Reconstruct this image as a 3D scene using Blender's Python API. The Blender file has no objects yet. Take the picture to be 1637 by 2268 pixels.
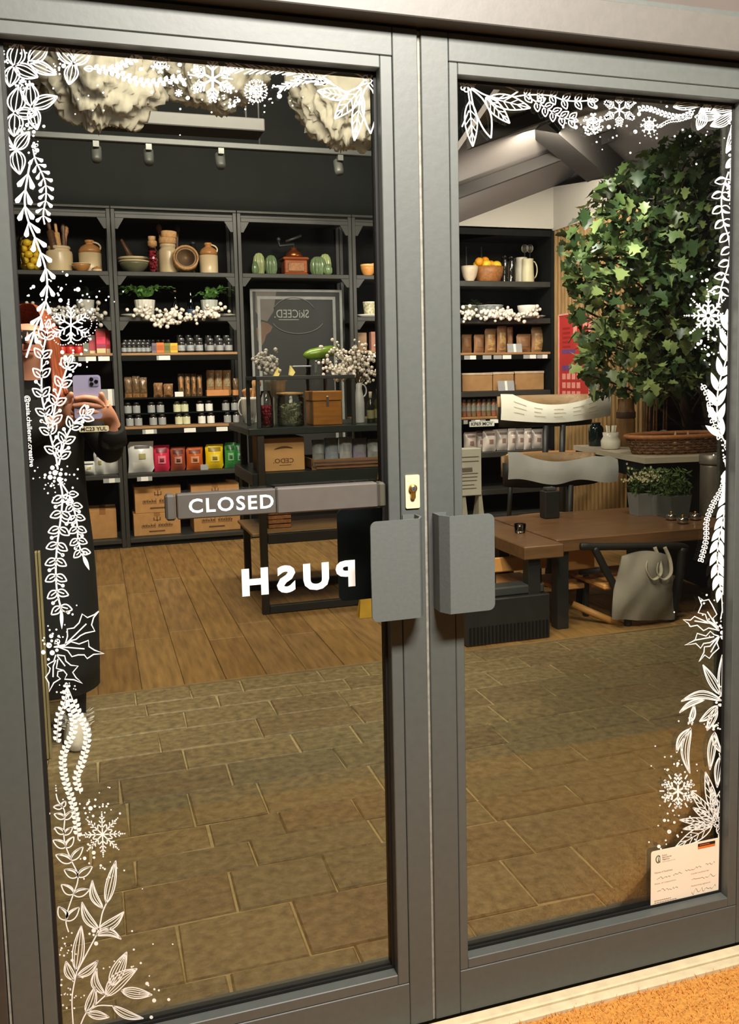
import bpy, math, random
from mathutils import Vector, Matrix, noise

SC = bpy.context.scene
COL = SC.collection
RND = random.Random(11)
PI = math.pi

# ---------------------------------------------------------------- camera
F_PX, YAW, PITCH, ROLL = 2011.2, 0.3154, -0.1003, -0.0199
EYE = Vector((-0.6333, -1.7204, 1.3926))
PPX, PPY = 818.5 + 50.0, 1134.0 - 99.8
FW = Vector((math.sin(YAW) * math.cos(PITCH), math.cos(YAW) * math.cos(PITCH), math.sin(PITCH)))
_r = Vector((math.cos(YAW), -math.sin(YAW), 0.0))
_u = _r.cross(FW)
RT = _r * math.cos(ROLL) + _u * math.sin(ROLL)
UP = _u * math.cos(ROLL) - _r * math.sin(ROLL)
cd = bpy.data.cameras.new('camera')
cam = bpy.data.objects.new('camera', cd)
COL.objects.link(cam)
cam.matrix_world = Matrix(((RT.x, UP.x, -FW.x, EYE.x), (RT.y, UP.y, -FW.y, EYE.y), (RT.z, UP.z, -FW.z, EYE.z), (0, 0, 0, 1)))
cd.sensor_fit = 'AUTO'
cd.sensor_width = 36.0
cd.lens = F_PX / 2268.0 * 36.0
cd.shift_x = -50.0 / 2268.0
cd.shift_y = -99.8 / 2268.0
cd.clip_start = 0.02
SC.camera = cam
if hasattr(SC, 'cycles'):
    SC.cycles.transparent_max_bounces = 40


def ray(x, y):
    return FW + RT * ((x - PPX) / F_PX) - UP * ((y - PPY) / F_PX)


def at(x, y, Y):
    """the point of the place that shows at pixel (x, y) of the photograph at depth Y"""
    d = ray(x, y)
    return EYE + d * ((Y - EYE.y) / d.y)


def atz(x, y, z):
    d = ray(x, y)
    return EYE + d * ((z - EYE.z) / d.z)


def atx(x, y, X):
    d = ray(x, y)
    return EYE + d * ((X - EYE.x) / d.x)


# ---------------------------------------------------------------- world, lamps, exposure
SC.view_settings.view_transform = 'Standard'
SC.view_settings.look = 'None'
SC.view_settings.gamma = 1.0
SC.view_settings.exposure = 0.0
SC.view_settings.use_curve_mapping = False
w = bpy.data.worlds.new('evening')
SC.world = w
w.use_nodes = True
w.node_tree.nodes['Background'].inputs[0].default_value = (1.0, 0.88, 0.74, 1)
w.node_tree.nodes['Background'].inputs[1].default_value = 0.035


def lamp(name, kind, loc, aim, power, size=0.5, colour=(1, 0.86, 0.68), size_y=None, spot=None, blend=0.5):
    d = bpy.data.lights.new(name, kind)
    d.energy = power
    d.color = colour
    if kind == 'AREA':
        d.size = size
        if size_y:
            d.shape = 'RECTANGLE'
            d.size_y = size_y
    else:
        d.shadow_soft_size = size
    if kind == 'SPOT':
        d.spot_size = spot or 1.2
        d.spot_blend = blend
    o = bpy.data.objects.new(name, d)
    COL.objects.link(o)
    o.location = loc
    v = Vector(aim) - Vector(loc)
    o.rotation_euler = v.to_track_quat('-Z', 'Y').to_euler()
    return o


# side of the camera: the lit lobby in front of the doors
lamp('lobby_panel', 'AREA', (0.1, -1.55, 2.85), (0.05, 0, 1.35), 165, 0.9, (1, 0.94, 0.86), 0.3)
lamp('lobby_downlight', 'SPOT', (0.45, -0.75, 2.75), (0.42, 0, 2.07), 7, 0.06, (1, 0.72, 0.42), spot=1.3, blend=0.9)
lamp('mat_downlight', 'SPOT', (0.9, -0.9, 2.7), (0.8, -0.4, 0), 14, 0.08, (1, 0.82, 0.6), spot=0.8, blend=0.8)
# side of the shop behind the glass
lamp('shelf_spots', 'AREA', (0.2, 3.7, 3.25), (0.3, 6.3, 2.35), 195, 1.8, (1, 0.88, 0.72), 0.25)
lamp('alcove_spots', 'AREA', (2.9, 4.5, 3.1), (3.1, 6.2, 1.7), 40, 0.8, (1, 0.86, 0.7), 0.25)
lamp('added_gable_fill', 'AREA', (2.1, 4.9, 2.1), (3.0, 6.1, 3.0), 16, 0.6, (1, 0.92, 0.84), 0.4)  # added fill in mid-air to lift the gable and sloping ceiling
lamp('added_cloud_fill', 'AREA', (0.0, 1.2, 2.2), (0.0, 2.8, 2.9), 1.7, 1.6, (1, 0.97, 0.92), 0.3)  # added upward fill so the paper shades catch light from the front
lamp('added_sheet_fill', 'SPOT', (1.5, 2.3, 2.5), (2.65, 4.6, 1.12), 210, 0.08, (1, 0.93, 0.82), spot=0.36, blend=0.4)  # added beam that brightens the sheet on the far chair
lamp('added_tree_fill', 'SPOT', (1.9, 2.5, 3.0), (2.85, 3.8, 2.1), 260, 0.12, (1, 0.95, 0.84), spot=0.8, blend=0.9)  # added from the left to bring up the dark leaves
lamp('added_case_fill', 'SPOT', (0.42, 1.0, 2.5), (0.65, 3.6, 1.12), 130, 0.06, (1, 0.9, 0.76), spot=0.4, blend=0.7)  # added to lighten the display case and the shelf below it
lamp('added_chair_fill', 'SPOT', (1.0, 0.6, 2.35), (1.8, 2.8, 0.26), 130, 0.06, (1, 0.84, 0.62), spot=0.5, blend=0.8)  # added helper lighting the seats under the tables, no lamp hangs here
lamp('floor_downlights', 'AREA', (0.2, 1.3, 3.1), (0.2, 1.9, 0), 82, 1.4, (1, 0.84, 0.6), 1.0)
lamp('person_light', 'SPOT', (-0.35, 0.7, 2.6), (-0.76, 1.75, 1.4), 110, 0.1, (1, 0.88, 0.76), spot=0.9, blend=0.7)
lamp('table_downlight', 'SPOT', (2.3, 2.2, 2.9), (2.2, 3.2, 0.5), 80, 0.15, (1, 0.85, 0.66), spot=1.3, blend=0.8)


# ---------------------------------------------------------------- materials
def lin(c):
    return tuple((v / 255 / 12.92) if v / 255 <= 0.04045 else ((v / 255 + 0.055) / 1.055) ** 2.4 for v in c)


MATS = {}


def mat(name, rgb, rough=0.55, metal=0.0, var=0.12, scale=14.0, bump=0.0, emit=0.0, stretch=None, spec=None, sss=0.0, detail=4.0):
    if name in MATS:
        return MATS[name]
    m = bpy.data.materials.new(name)
    MATS[name] = m
    m.use_nodes = True
    nt = m.node_tree
    b = nt.nodes['Principled BSDF']
    c = lin(rgb)
    tc = nt.nodes.new('ShaderNodeTexCoord')
    mp = nt.nodes.new('ShaderNodeMapping')
    if stretch:
        mp.inputs['Scale'].default_value = stretch
    nz = nt.nodes.new('ShaderNodeTexNoise')
    nz.inputs['Scale'].default_value = scale
    nz.inputs['Detail'].default_value = detail
    nt.links.new(tc.outputs['Object'], mp.inputs[0])
    nt.links.new(mp.outputs[0], nz.inputs['Vector'])
    rp = nt.nodes.new('ShaderNodeValToRGB')
    rp.color_ramp.elements[0].position = 0.3
    rp.color_ramp.elements[1].position = 0.7
    rp.color_ramp.elements[0].color = tuple(v * (1 - var) for v in c) + (1,)
    rp.color_ramp.elements[1].color = tuple(min(1, v * (1 + var)) for v in c) + (1,)
    nt.links.new(nz.outputs['Fac'], rp.inputs[0])
    nt.links.new(rp.outputs[0], b.inputs['Base Color'])
    b.inputs['Roughness'].default_value = rough
    b.inputs['Metallic'].default_value = metal
    if spec is not None:
        b.inputs['Specular IOR Level'].default_value = spec
    if emit:
        nt.links.new(rp.outputs[0], b.inputs['Emission Color'])
        b.inputs['Emission Strength'].default_value = emit
    if bump:
        bp = nt.nodes.new('ShaderNodeBump')
        bp.inputs['Strength'].default_value = bump
        bp.inputs['Distance'].default_value = 0.01
        nt.links.new(nz.outputs['Fac'], bp.inputs['Height'])
        nt.links.new(bp.outputs[0], b.inputs['Normal'])
    return m


def glass_mat(name, tint=(1, 1, 1), reflect=0.5, rough=0.02):
    if name in MATS:
        return MATS[name]
    m = bpy.data.materials.new(name)
    MATS[name] = m
    m.use_nodes = True
    nt = m.node_tree
    nt.nodes.remove(nt.nodes['Principled BSDF'])
    out = nt.nodes['Material Output']
    tr = nt.nodes.new('ShaderNodeBsdfTransparent')
    tr.inputs[0].default_value = tint + (1,)
    gl = nt.nodes.new('ShaderNodeBsdfGlossy')
    gl.inputs['Roughness'].default_value = rough
    fr = nt.nodes.new('ShaderNodeFresnel')
    fr.inputs['IOR'].default_value = 1.45
    mu = nt.nodes.new('ShaderNodeMath')
    mu.operation = 'MULTIPLY'
    mu.inputs[1].default_value = reflect
    mx = nt.nodes.new('ShaderNodeMixShader')
    nt.links.new(fr.outputs[0], mu.inputs[0])
    nt.links.new(mu.outputs[0], mx.inputs[0])
    nt.links.new(tr.outputs[0], mx.inputs[1])
    nt.links.new(gl.outputs[0], mx.inputs[2])
    nt.links.new(mx.outputs[0], out.inputs[0])
    return m


def wood_mat(name, rgb, var=0.3, along='y', rough=0.5, scale=6.0, bump=0.08):
    s = {'x': (1, 9, 9), 'y': (9, 1, 9), 'z': (9, 9, 1)}[along]
    return mat(name, rgb, rough, 0, var, scale, bump, stretch=s, detail=6)


BLACK = mat('black_steel', (34, 35, 35), 0.5, 0.0, 0.15)
BLACKW = mat('black_painted_board', (16, 18, 18), 0.75, 0, 0.15, spec=0.15)
SHELFB = mat('charcoal_shelf', (46, 46, 44), 0.5, 0, 0.12)
FRAME = mat('grey_powder_coat', (78, 81, 77), 0.5, 0.0, 0.05, 60, 0.03)
FRAME2 = mat('grey_bead', (80, 83, 79), 0.48, 0.0, 0.05, 60)
HANDLEM = mat('handle_powder_coat', (92, 96, 93), 0.5, 0.0, 0.04, 120, 0.04)
DARKH = mat('dark_slate_coat', (38, 46, 52), 0.4, 0.0, 0.08)
GASKET = mat('gasket_rubber', (18, 16, 14), 0.6)
SEAL = mat('pale_brush_seal', (136, 132, 120), 0.8, 0, 0.2, 90)
WHITEINK = mat('white_vinyl', (252, 250, 244), 0.7, 0, 0.015, 30)
PANE = glass_mat('door_glass', (0.93, 0.95, 0.93), 0.9)
CLEAR = glass_mat('jar_glass', (0.97, 0.98, 0.97), 1.6, 0.03)
GREENGLASS = glass_mat('green_glass', (0.55, 0.75, 0.5), 2.5, 0.03)
CREAM = mat('cream_stoneware', (222, 198, 158), 0.3, 0, 0.1, 6)
TANGLAZE = mat('tan_glaze', (186, 130, 76), 0.3, 0, 0.15, 8)
WOODL = wood_mat('pale_wood', (196, 150, 98))
WOODM = wood_mat('mid_wood', (150, 98, 54))
WOODD = wood_mat('dark_wood', (84, 54, 32))
CORK = mat('cork', (206, 160, 108), 0.8, 0, 0.2, 60)
WHITEC = mat('white_ceramic', (226, 222, 212), 0.3, 0, 0.04)
BERRYW = mat('white_berry', (222, 214, 204), 0.45, 0, 0.1, 20)
BERRYS = mat('silver_berry', (176, 172, 166), 0.35, 0, 0.12, 20)
LEAFG = mat('leaf_green', (60, 88, 42), 0.45, 0, 0.3, 5)
FERN = mat('fern_green', (92, 138, 66), 0.5, 0, 0.25, 8)
KRAFT = mat('kraft_card', (176, 130, 78), 0.75, 0, 0.1, 20)
KRAFTD = mat('kraft_paper', (150, 108, 66), 0.7, 0, 0.16, 25, 0.1)
LABELW = mat('white_label', (226, 226, 222), 0.6, 0, 0.03)
LABELG = mat('grey_label', (150, 152, 154), 0.6, 0, 0.05)
INK = mat('black_ink', (30, 28, 26), 0.7, 0, 0.05)
GREYINK = mat('grey_ink', (120, 112, 104), 0.7, 0, 0.05)
SKIN = mat('skin', (226, 160, 132), 0.5, 0, 0.08, 9)
COATM = mat('black_coat', (14, 14, 15), 0.8, 0, 0.2, 30)
PLASTICW = mat('clear_film', (206, 204, 200), 0.25, 0, 0.12, 12, 0.3)


# ---------------------------------------------------------------- mesh builder
class MB:
    def __init__(self):
        self.v, self.f, self.s = [], [], []

    def add(self, vs, fs, smooth=False, M=None):
        n = len(self.v)
        self.v += [tuple(M @ Vector(p)) if M is not None else tuple(p) for p in vs]
        self.f += [tuple(i + n for i in q) for q in fs]
        self.s += [smooth] * len(fs)
        return self

    def box(self, x0, x1, y0, y1, z0, z1, M=None):
        vs = [(x, y, z) for z in (z0, z1) for y in (y0, y1) for x in (x0, x1)]
        return self.add(vs, [(0, 2, 3, 1), (4, 5, 7, 6), (0, 1, 5, 4), (2, 6, 7, 3), (0, 4, 6, 2), (1, 3, 7, 5)], False, M)

    def cbox(self, x0, x1, y0, y1, z0, z1, c=0.004, M=None):
        """box with chamfered edges"""
        c = min(c, (x1 - x0) / 2.2, (y1 - y0) / 2.2, (z1 - z0) / 2.2)
        a = [(x0 + c, y0), (x1 - c, y0), (x1, y0 + c), (x1, y1 - c), (x1 - c, y1), (x0 + c, y1), (x0, y1 - c), (x0, y0 + c)]
        b = [(x0 + c, y0 + c), (x1 - c, y0 + c), (x1 - c, y0 + c), (x1 - c, y1 - c), (x1 - c, y1 - c), (x0 + c, y1 - c), (x0 + c, y1 - c), (x0 + c, y0 + c)]
        vs = [p + (z0,) for p in b] + [p + (z0 + c,) for p in a] + [p + (z1 - c,) for p in a] + [p + (z1,) for p in b]
        fs = [(7, 5, 3, 1), (25, 27, 29, 31)]
        for k in range(3):
            for i in range(8):
                j = (i + 1) % 8
                fs.append((k * 8 + i, k * 8 + j, k * 8 + 8 + j, k * 8 + 8 + i))
        return self.add(vs, fs, False, M)

    def lathe(self, prof, n=20, c=(0, 0, 0), M=None, smooth=True, sx=1.0, sy=1.0, rib=0.0, ribs=0):
        vs, fs = [], []
        for (r, z) in prof:
            for i in range(n):
                a = 2 * PI * i / n
                q = r * (1 + rib * math.cos(ribs * a)) if ribs else r
                vs.append((c[0] + q * math.cos(a) * sx, c[1] + q * math.sin(a) * sy, c[2] + z))
        for k in range(len(prof) - 1):
            for i in range(n):
                j = (i + 1) % n
                fs.append((k * n + i, k * n + j, (k + 1) * n + j, (k + 1) * n + i))
        if prof[0][0] > 1e-4:
            fs.append(tuple(reversed(range(n))))
        if prof[-1][0] > 1e-4:
            fs.append(tuple(range((len(prof) - 1) * n, len(prof) * n)))
        return self.add(vs, fs, smooth, M)

    def tube(self, pts, r, n=8, M=None, smooth=True, flat=1.0):
        pts = [Vector(p) for p in pts]
        rs = r if isinstance(r, (list, tuple)) else [r] * len(pts)
        vs, fs = [], []
        ref = None
        for k, p in enumerate(pts):
            d = (pts[min(k + 1, len(pts) - 1)] - pts[max(k - 1, 0)])
            d = d.normalized() if d.length > 1e-9 else Vector((0, 0, 1))
            if ref is None:
                ref = Vector((0, 0, 1)) if abs(d.z) < 0.9 else Vector((1, 0, 0))
            a = (ref - d * ref.dot(d)).normalized()
            ref = a
            b = d.cross(a)
            for i in range(n):
                t = 2 * PI * i / n
                vs.append(p + a * (rs[k] * math.cos(t)) + b * (rs[k] * flat * math.sin(t)))
        for k in range(len(pts) - 1):
            for i in range(n):
                j = (i + 1) % n
                fs.append((k * n + i, k * n + j, (k + 1) * n + j, (k + 1) * n + i))
        fs.append(tuple(reversed(range(n))))
        fs.append(tuple(range((len(pts) - 1) * n, len(pts) * n)))
        return self.add(vs, fs, smooth, M)

    def ball(self, c, r, n=8, m=5, M=None, sx=1, sy=1, sz=1):
        pr = [(max(1e-5, r * math.sin(PI * k / m)), -r * math.cos(PI * k / m) * sz) for k in range(m + 1)]
        return self.lathe(pr, n, c, M, True, sx, sy)

    def prism(self, poly, y0, y1, M=None, smooth=False):
        """outline in x, z pushed from y0 to y1"""
        n = len(poly)
        vs = [(x, y0, z) for x, z in poly] + [(x, y1, z) for x, z in poly]
        fs = [tuple(range(n)), tuple(reversed(range(n, 2 * n)))]
        fs += [(i, i + n, (i + 1) % n + n, (i + 1) % n) for i in range(n)]
        return self.add(vs, fs, smooth, M)

    def build(self, name, m, parent=None, world=True):
        me = bpy.data.meshes.new(name)
        off = parent_loc(parent) if (parent is not None and world) else None
        vs = [tuple(Vector(p) - off) for p in self.v] if off is not None else self.v
        me.from_pydata(vs, [], self.f)
        me.polygons.foreach_set('use_smooth', self.s)
        me.update()
        for q in (m if isinstance(m, (list, tuple)) else [m]):
            me.materials.append(q)
        o = bpy.data.objects.new(name, me)
        COL.objects.link(o)
        if parent is not None:
            o.parent = parent
        return o


def parent_loc(p):
    v = Vector((0, 0, 0))
    while p is not None:
        v += p.location
        p = p.parent
    return v


def tag(o, label=None, cat=None, group=None, kind=None):
    if label:
        o['label'] = label
    if cat:
        o['category'] = cat
    if group:
        o['group'] = group
    if kind:
        o['kind'] = kind
    return o


def thing(name, label, cat, loc=(0, 0, 0), rz=0.0, group=None, kind=None):
    o = bpy.data.objects.new(name, None)
    COL.objects.link(o)
    o.location = loc
    o.rotation_euler = (0, 0, rz)
    o.empty_display_size = 0.05
    return tag(o, label, cat, group, kind)


def dup(root, loc, label=None, rz=None, group=None):
    def cp(o, par):
        c = o.copy()
        COL.objects.link(c)
        c.parent = par
        for ch in o.children:
            cp(ch, c)
        return c
    r = cp(root, None)
    r.location = loc
    if rz is not None:
        r.rotation_euler = (0, 0, rz)
    if label:
        r['label'] = label
    if group:
        r['group'] = group
    return r


def rounded(x0, x1, z0, z1, r, n=5, corners=(1, 1, 1, 1)):
    out = []
    for (cx, cz, a0, on) in ((x1 - r, z0 + r, -90, corners[0]), (x1 - r, z1 - r, 0, corners[1]), (x0 + r, z1 - r, 90, corners[2]), (x0 + r, z0 + r, 180, corners[3])):
        if on:
            out += [(cx + r * math.cos(math.radians(a0 + 90 * k / n)), cz + r * math.sin(math.radians(a0 + 90 * k / n))) for k in range(n + 1)]
        else:
            out.append((x1 if cx > (x0 + x1) / 2 else x0, z1 if cz > (z0 + z1) / 2 else z0))
    return out


def text_mesh(body, offset=0.0, spacing=1.0):
    cu = bpy.data.curves.new('lettering', 'FONT')
    cu.body = body
    cu.offset = offset
    cu.space_character = spacing
    cu.resolution_u = 3
    o = bpy.data.objects.new('lettering', cu)
    COL.objects.link(o)
    dg = bpy.context.evaluated_depsgraph_get()
    me = bpy.data.meshes.new_from_object(o.evaluated_get(dg))
    vs = [tuple(v.co) for v in me.vertices]
    fs = [tuple(p.vertices) for p in me.polygons]
    bpy.data.objects.remove(o)
    bpy.data.curves.remove(cu)
    bpy.data.meshes.remove(me)
    return vs, fs


def lettering(mb, body, x0, x1, z0, z1, fn, mirror=False, offset=0.0, spacing=1.0):
    """flat letters fitted to the box; fn(u, v) -> point of the place"""
    vs, fs = text_mesh(body, offset, spacing)
    ax, bx = min(v[0] for v in vs), max(v[0] for v in vs)
    az, bz = min(v[1] for v in vs), max(v[1] for v in vs)
    out = []
    for v in vs:
        t = (v[0] - ax) / (bx - ax)
        if mirror:
            t = 1 - t
        out.append(fn(x0 + (x1 - x0) * t, z0 + (z1 - z0) * (v[1] - az) / (bz - az)))
    return mb.add(out, fs)


def front(y):
    return lambda u, v: (u, y, v)

# ---------------------------------------------------------------- the setting
def structure(name, label=None, loc=(0, 0, 0)):
    return thing(name, label, None, loc, kind='structure')


def struct_mesh(name, mb, m, label=None):
    o = mb.build(name, m)
    return tag(o, label, kind='structure')


# floors ------------------------------------------------------------
MORTAR = mat('sandy_mortar', (170, 152, 112), 0.9, 0, 0.2, 40)
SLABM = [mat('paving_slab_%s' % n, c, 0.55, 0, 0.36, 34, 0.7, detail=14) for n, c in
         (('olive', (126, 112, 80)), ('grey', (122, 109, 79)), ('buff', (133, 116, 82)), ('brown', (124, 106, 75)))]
fl = structure('floor', 'olive brown stone paving just inside the doors, oak planks beyond')
mb = MB()
mb.box(-2.6, 5.4, 0.06, 2.42, -0.06, -0.0055)
mb.box(-2.6, 5.4, 2.42, 6.7, -0.06, -0.012)
mb.build('screed', MORTAR, fl)
rs = random.Random(5)
y = 0.08
row = 0
while y < 2.40:
    h = rs.choice((0.15, 0.19, 0.24, 0.21))
    if y + h > 2.34:
        h = 2.41 - y
    x = -1.75 - rs.random() * 0.3
    while x < 3.4:
        wd = rs.uniform(0.2, 0.42)
        g = 0.0022
        mb = MB()
        z = rs.uniform(-0.002, 0.002)
        j = [rs.uniform(-0.004, 0.004) for _ in range(8)]
        x0, x1, y0, y1 = x + g, x + wd - g, y + g, y + h - g
        c = 0.005
        vs = [(x0 + j[0], y0 + j[1], -0.03), (x1 + j[2], y0 + j[3], -0.03), (x1 + j[4], y1 + j[5], -0.03), (x0 + j[6], y1 + j[7], -0.03)]
        vs += [(a, b, z - c) for a, b, _ in vs[:4]]
        vs += [(vs[0][0] + c, vs[0][1] + c, z), (vs[1][0] - c, vs[1][1] + c, z), (vs[2][0] - c, vs[2][1] - c, z), (vs[3][0] + c, vs[3][1] - c, z)]
        fs = [(0, 1, 5, 4), (1, 2, 6, 5), (2, 3, 7, 6), (3, 0, 4, 7), (4, 5, 9, 8), (5, 6, 10, 9), (6, 7, 11, 10), (7, 4, 8, 11), (8, 9, 10, 11)]
        mb.add(vs, fs)
        mb.build('paving_slab', rs.choice(SLABM[2:] if y > 1.62 and x < 1.2 else SLABM), fl)  # back rows lean warmer: the mat's reflected brightness put into slab colour
        x += wd
    y += h
    row += 1
PLANKM = [wood_mat('oak_plank_%s' % n, c, 0.3, 'y', 0.5, 4, 0.05) for n, c in
          (('honey', (150, 116, 68)), ('tan', (144, 110, 63)), ('brown', (136, 102, 58)), ('umber', (140, 108, 66)))]
x = -2.2
while x < 5.2:
    y = 2.425 - rs.random() * 0.02
    first = True
    while y < 6.6:
        ln = rs.uniform(0.5, 1.5) if first else rs.uniform(1.1, 1.7)
        first = False
        y1 = min(y + ln, 6.62)
        mb = MB()
        z = rs.uniform(-0.001, 0.001)
        mb.cbox(x + 0.001, x + 0.189, max(y, 2.425) + 0.001, y1 - 0.001, -0.02, z, 0.002)
        mb.build('floor_plank', rs.choice(PLANKM), fl)
        y = y1
    x += 0.19
mb = MB()
mb.box(-2.2, 5.2, 2.409, 2.425, -0.02, 0.003)
tag(mb.build('trim_floor', mat('tan_edge_strip', (140, 118, 80), 0.6)), None, kind='structure')

# threshold and door mat in front of the doors -----------------------
mb = MB()
mb.cbox(-1.6, 1.8, -0.03, -0.002, -0.03, 0.004, 0.003)
mb.cbox(-1.6, 1.8, -0.056, -0.032, -0.03, 0.0, 0.003)
struct_mesh('trim_threshold', mb, mat('cream_threshold', (214, 196, 158), 0.6, 0, 0.1, 30, 0.1), 'cream threshold strip along the foot of the doors')
mb = MB()
mb.box(-1.7, 1.9, -3.6, 0.0, -0.08, -0.03)
mb.build('lobby_floor', mat('lobby_screed', (120, 104, 84), 0.8), fl)
dm = thing('doormat', 'orange brown coir doormat with bristly pile in front of the doors', 'doormat', (0.3, -0.6, -0.03))
COIR = mat('coir', (206, 140, 60), 0.9, 0, 0.28, 160, 0.6)
mb = MB()
mb.cbox(-1.5, 1.75, -1.15, -0.0565, -0.03, -0.008, 0.003)
mb.build('mat_base', COIR, dm)
mb = MB()
rf = random.Random(3)
for k in range(9000):
    x = rf.uniform(-0.05, 1.2)
    y = -0.058 - rf.random() ** 1.2 * 0.62
    a = rf.uniform(0, 2 * PI)
    t = rf.uniform(0.004, 0.011)
    h = rf.uniform(0.006, 0.013)
    mb.add([(x - 0.0016, y, -0.009), (x + 0.0016, y, -0.009), (x + math.cos(a) * t, y + math.sin(a) * t, -0.008 + h)], [(0, 1, 2)])
tag(mb.build('coir_fibres', [mat('coir_fibre', (216, 150, 70), 0.9, 0, 0.35, 300)], dm), None, kind='stuff')

# doors --------------------------------------------------------------
ZT, ZB, ZTOP = 1.98, 0.1274, 2.058


def leaf(name, s, label):
    """s=-1 the leaf to the left of the meeting gap, s=1 the one to the right"""
    d = structure(name, label, (s * 0.42, 0, 0))
    groove = 0.055 if s < 0 else 0.061

    def rail(n, xa, xb, z0, z1, m=FRAME, y0=0.0, y1=0.07, c=0.0015):
        mb = MB()
        mb.cbox(min(s * xa, s * xb), max(s * xa, s * xb), y0, y1, z0, z1, c)
        return mb.build(n, m, d)
    rail('meeting_stile', 0.0035, groove - 0.0004, 0.006, ZTOP)
    rail('hanging_stile', 0.7815, 0.833, 0.006, ZTOP)
    rail('top_rail', groove + 0.0004, 0.7805, ZT + 0.0238, ZTOP)
    rail('bottom_rail', groove + 0.0004, 0.7805, 0.006, ZB - 0.0238)
    for y0, y1, dn in ((0.0008, 0.03, ''), (0.046, 0.069, '')):
        rail('glazing_bead', groove + 0.0008, 0.0803, ZB - 0.023, ZT + 0.023, FRAME2, y0, y1)
        rail('glazing_bead', 0.7563, 0.7803, ZB - 0.023, ZT + 0.023, FRAME2, y0, y1)
        rail('glazing_bead', 0.0806, 0.756, ZT, ZT + 0.023, FRAME2, y0, y1)
        rail('glazing_bead', 0.0806, 0.756, ZB - 0.023, ZB, FRAME2, y0, y1)
    mb = MB()
    for xa, xb, z0, z1 in ((0.0803, 0.086, ZB, ZT), (0.7503, 0.756, ZB, ZT), (0.086, 0.7503, ZT - 0.006, ZT), (0.086, 0.7503, ZB, ZB + 0.006)):
        mb.box(min(s * xa, s * xb), max(s * xa, s * xb), 0.026, 0.05, z0, z1)
    mb.build('gasket', GASKET, d)
    mb = MB()
    mb.box(min(s * 0.078, s * 0.759), max(s * 0.078, s * 0.759), 0.03, 0.038, ZB - 0.004, ZT + 0.004)
    mb.build('glass_pane', PANE, d)
    return d


d1 = leaf('door_1', -1, 'grey framed glass door leaf with the closed sign and lock')
d2 = leaf('door_2', 1, 'grey framed glass door leaf with the white inspection card')
mb = MB()
mb.box(-0.0034, 0.0034, 0.006, 0.03, 0.004, 2.056)
mb.build('meeting_seal', SEAL, d1)


def pull(d, s, px0, px1, name='door_handle', m=HANDLEM, back=False):
    """folded sheet metal pull: flange on the stile, angled fold, broad flat plate"""
    h = bpy.data.objects.new(name, None)
    COL.objects.link(h)
    h.parent = d
    h.location = Vector((s * 0.09, -0.06, 1.01)) - d.location
    z0, z1 = 0.9135, 1.112
    yf, yb = (-0.06, -0.001) if not back else (0.132, 0.072)
    t = 0.004
    mb = MB()
    pl = rounded(min(px0, px1), max(px0, px1), z0, z1, 0.013, 6, (1, 1, 0, 0) if s > 0 else (0, 0, 1, 1))
    mb.prism(pl, min(yf, yf + (t if not back else -t)), max(yf, yf + (t if not back else -t)))
    mb.build('plate', m, h)
    mb = MB()
    i = px0
    ym = yf + (yb - yf) * 0.42
    prof = [(i, yf), (i - s * 0.013, ym), (i - s * 0.013, yb), (i + s * 0.014, yb)]
    for a, b in zip(prof, prof[1:]):
        dx, dy = b[0] - a[0], b[1] - a[1]
        q = math.hypot(dx, dy)
        nx, ny = -dy / q * t / 2, dx / q * t / 2
        vs = [(a[0] + nx, a[1] + ny), (b[0] + nx, b[1] + ny), (b[0] - nx, b[1] - ny), (a[0] - nx, a[1] - ny)]
        mb.add([p + (z0,) for p in vs] + [p + (z1,) for p in vs], [(3, 2, 1, 0), (4, 5, 6, 7), (0, 1, 5, 4), (1, 2, 6, 5), (2, 3, 7, 6), (3, 0, 4, 7)])
    mb.build('bracket', m, h)
    return h


pull(d1, -1, -0.0385, -0.138)
pull(d2, 1, 0.0275, 0.1235)
pull(d1, -1, -0.045, -0.155, 'outer_door_handle', DARKH, True)
# lock plate
lk = bpy.data.objects.new('lock_plate', None)
COL.objects.link(lk)
lk.parent = d1
lk.location = Vector((-0.03, 0, 1.158)) - d1.location
mb = MB()
mb.prism(rounded(-0.0455, -0.0152, 1.1245, 1.1925, 0.003, 3), -0.0035, -0.0002)
mb.build('escutcheon', mat('satin_nickel_cream', (232, 216, 176), 0.35, 0.2, 0.05), lk)
BR = mat('brass', (196, 150, 62), 0.3, 0.9, 0.1)
mb = MB()
mb.lathe([(0.0085, 0), (0.0085, 0.006), (0.0075, 0.007), (0, 0.007)], 20, M=Matrix.Translation((-0.0305, -0.003, 1.1655)) @ Matrix.Rotation(PI / 2, 4, 'X'))
mb.prism(rounded(-0.0355, -0.0255, 1.143, 1.164, 0.0049, 5), -0.0085, -0.003)
mb.build('cylinder', BR, lk)
mb = MB()
mb.lathe([(0.0058, 0), (0.0058, 0.0016), (0.0045, 0.0022), (0, 0.0022)], 18, M=Matrix.Translation((-0.0305, -0.0098, 1.1655)) @ Matrix.Rotation(PI / 2, 4, 'X'))
mb.build('plug', mat('nickel', (190, 186, 176), 0.25, 0.9), lk)
mb = MB()
mb.box(-0.0312, -0.0298, -0.0122, -0.0119, 1.1615, 1.1695)
mb.build('keyway', INK, lk)

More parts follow.
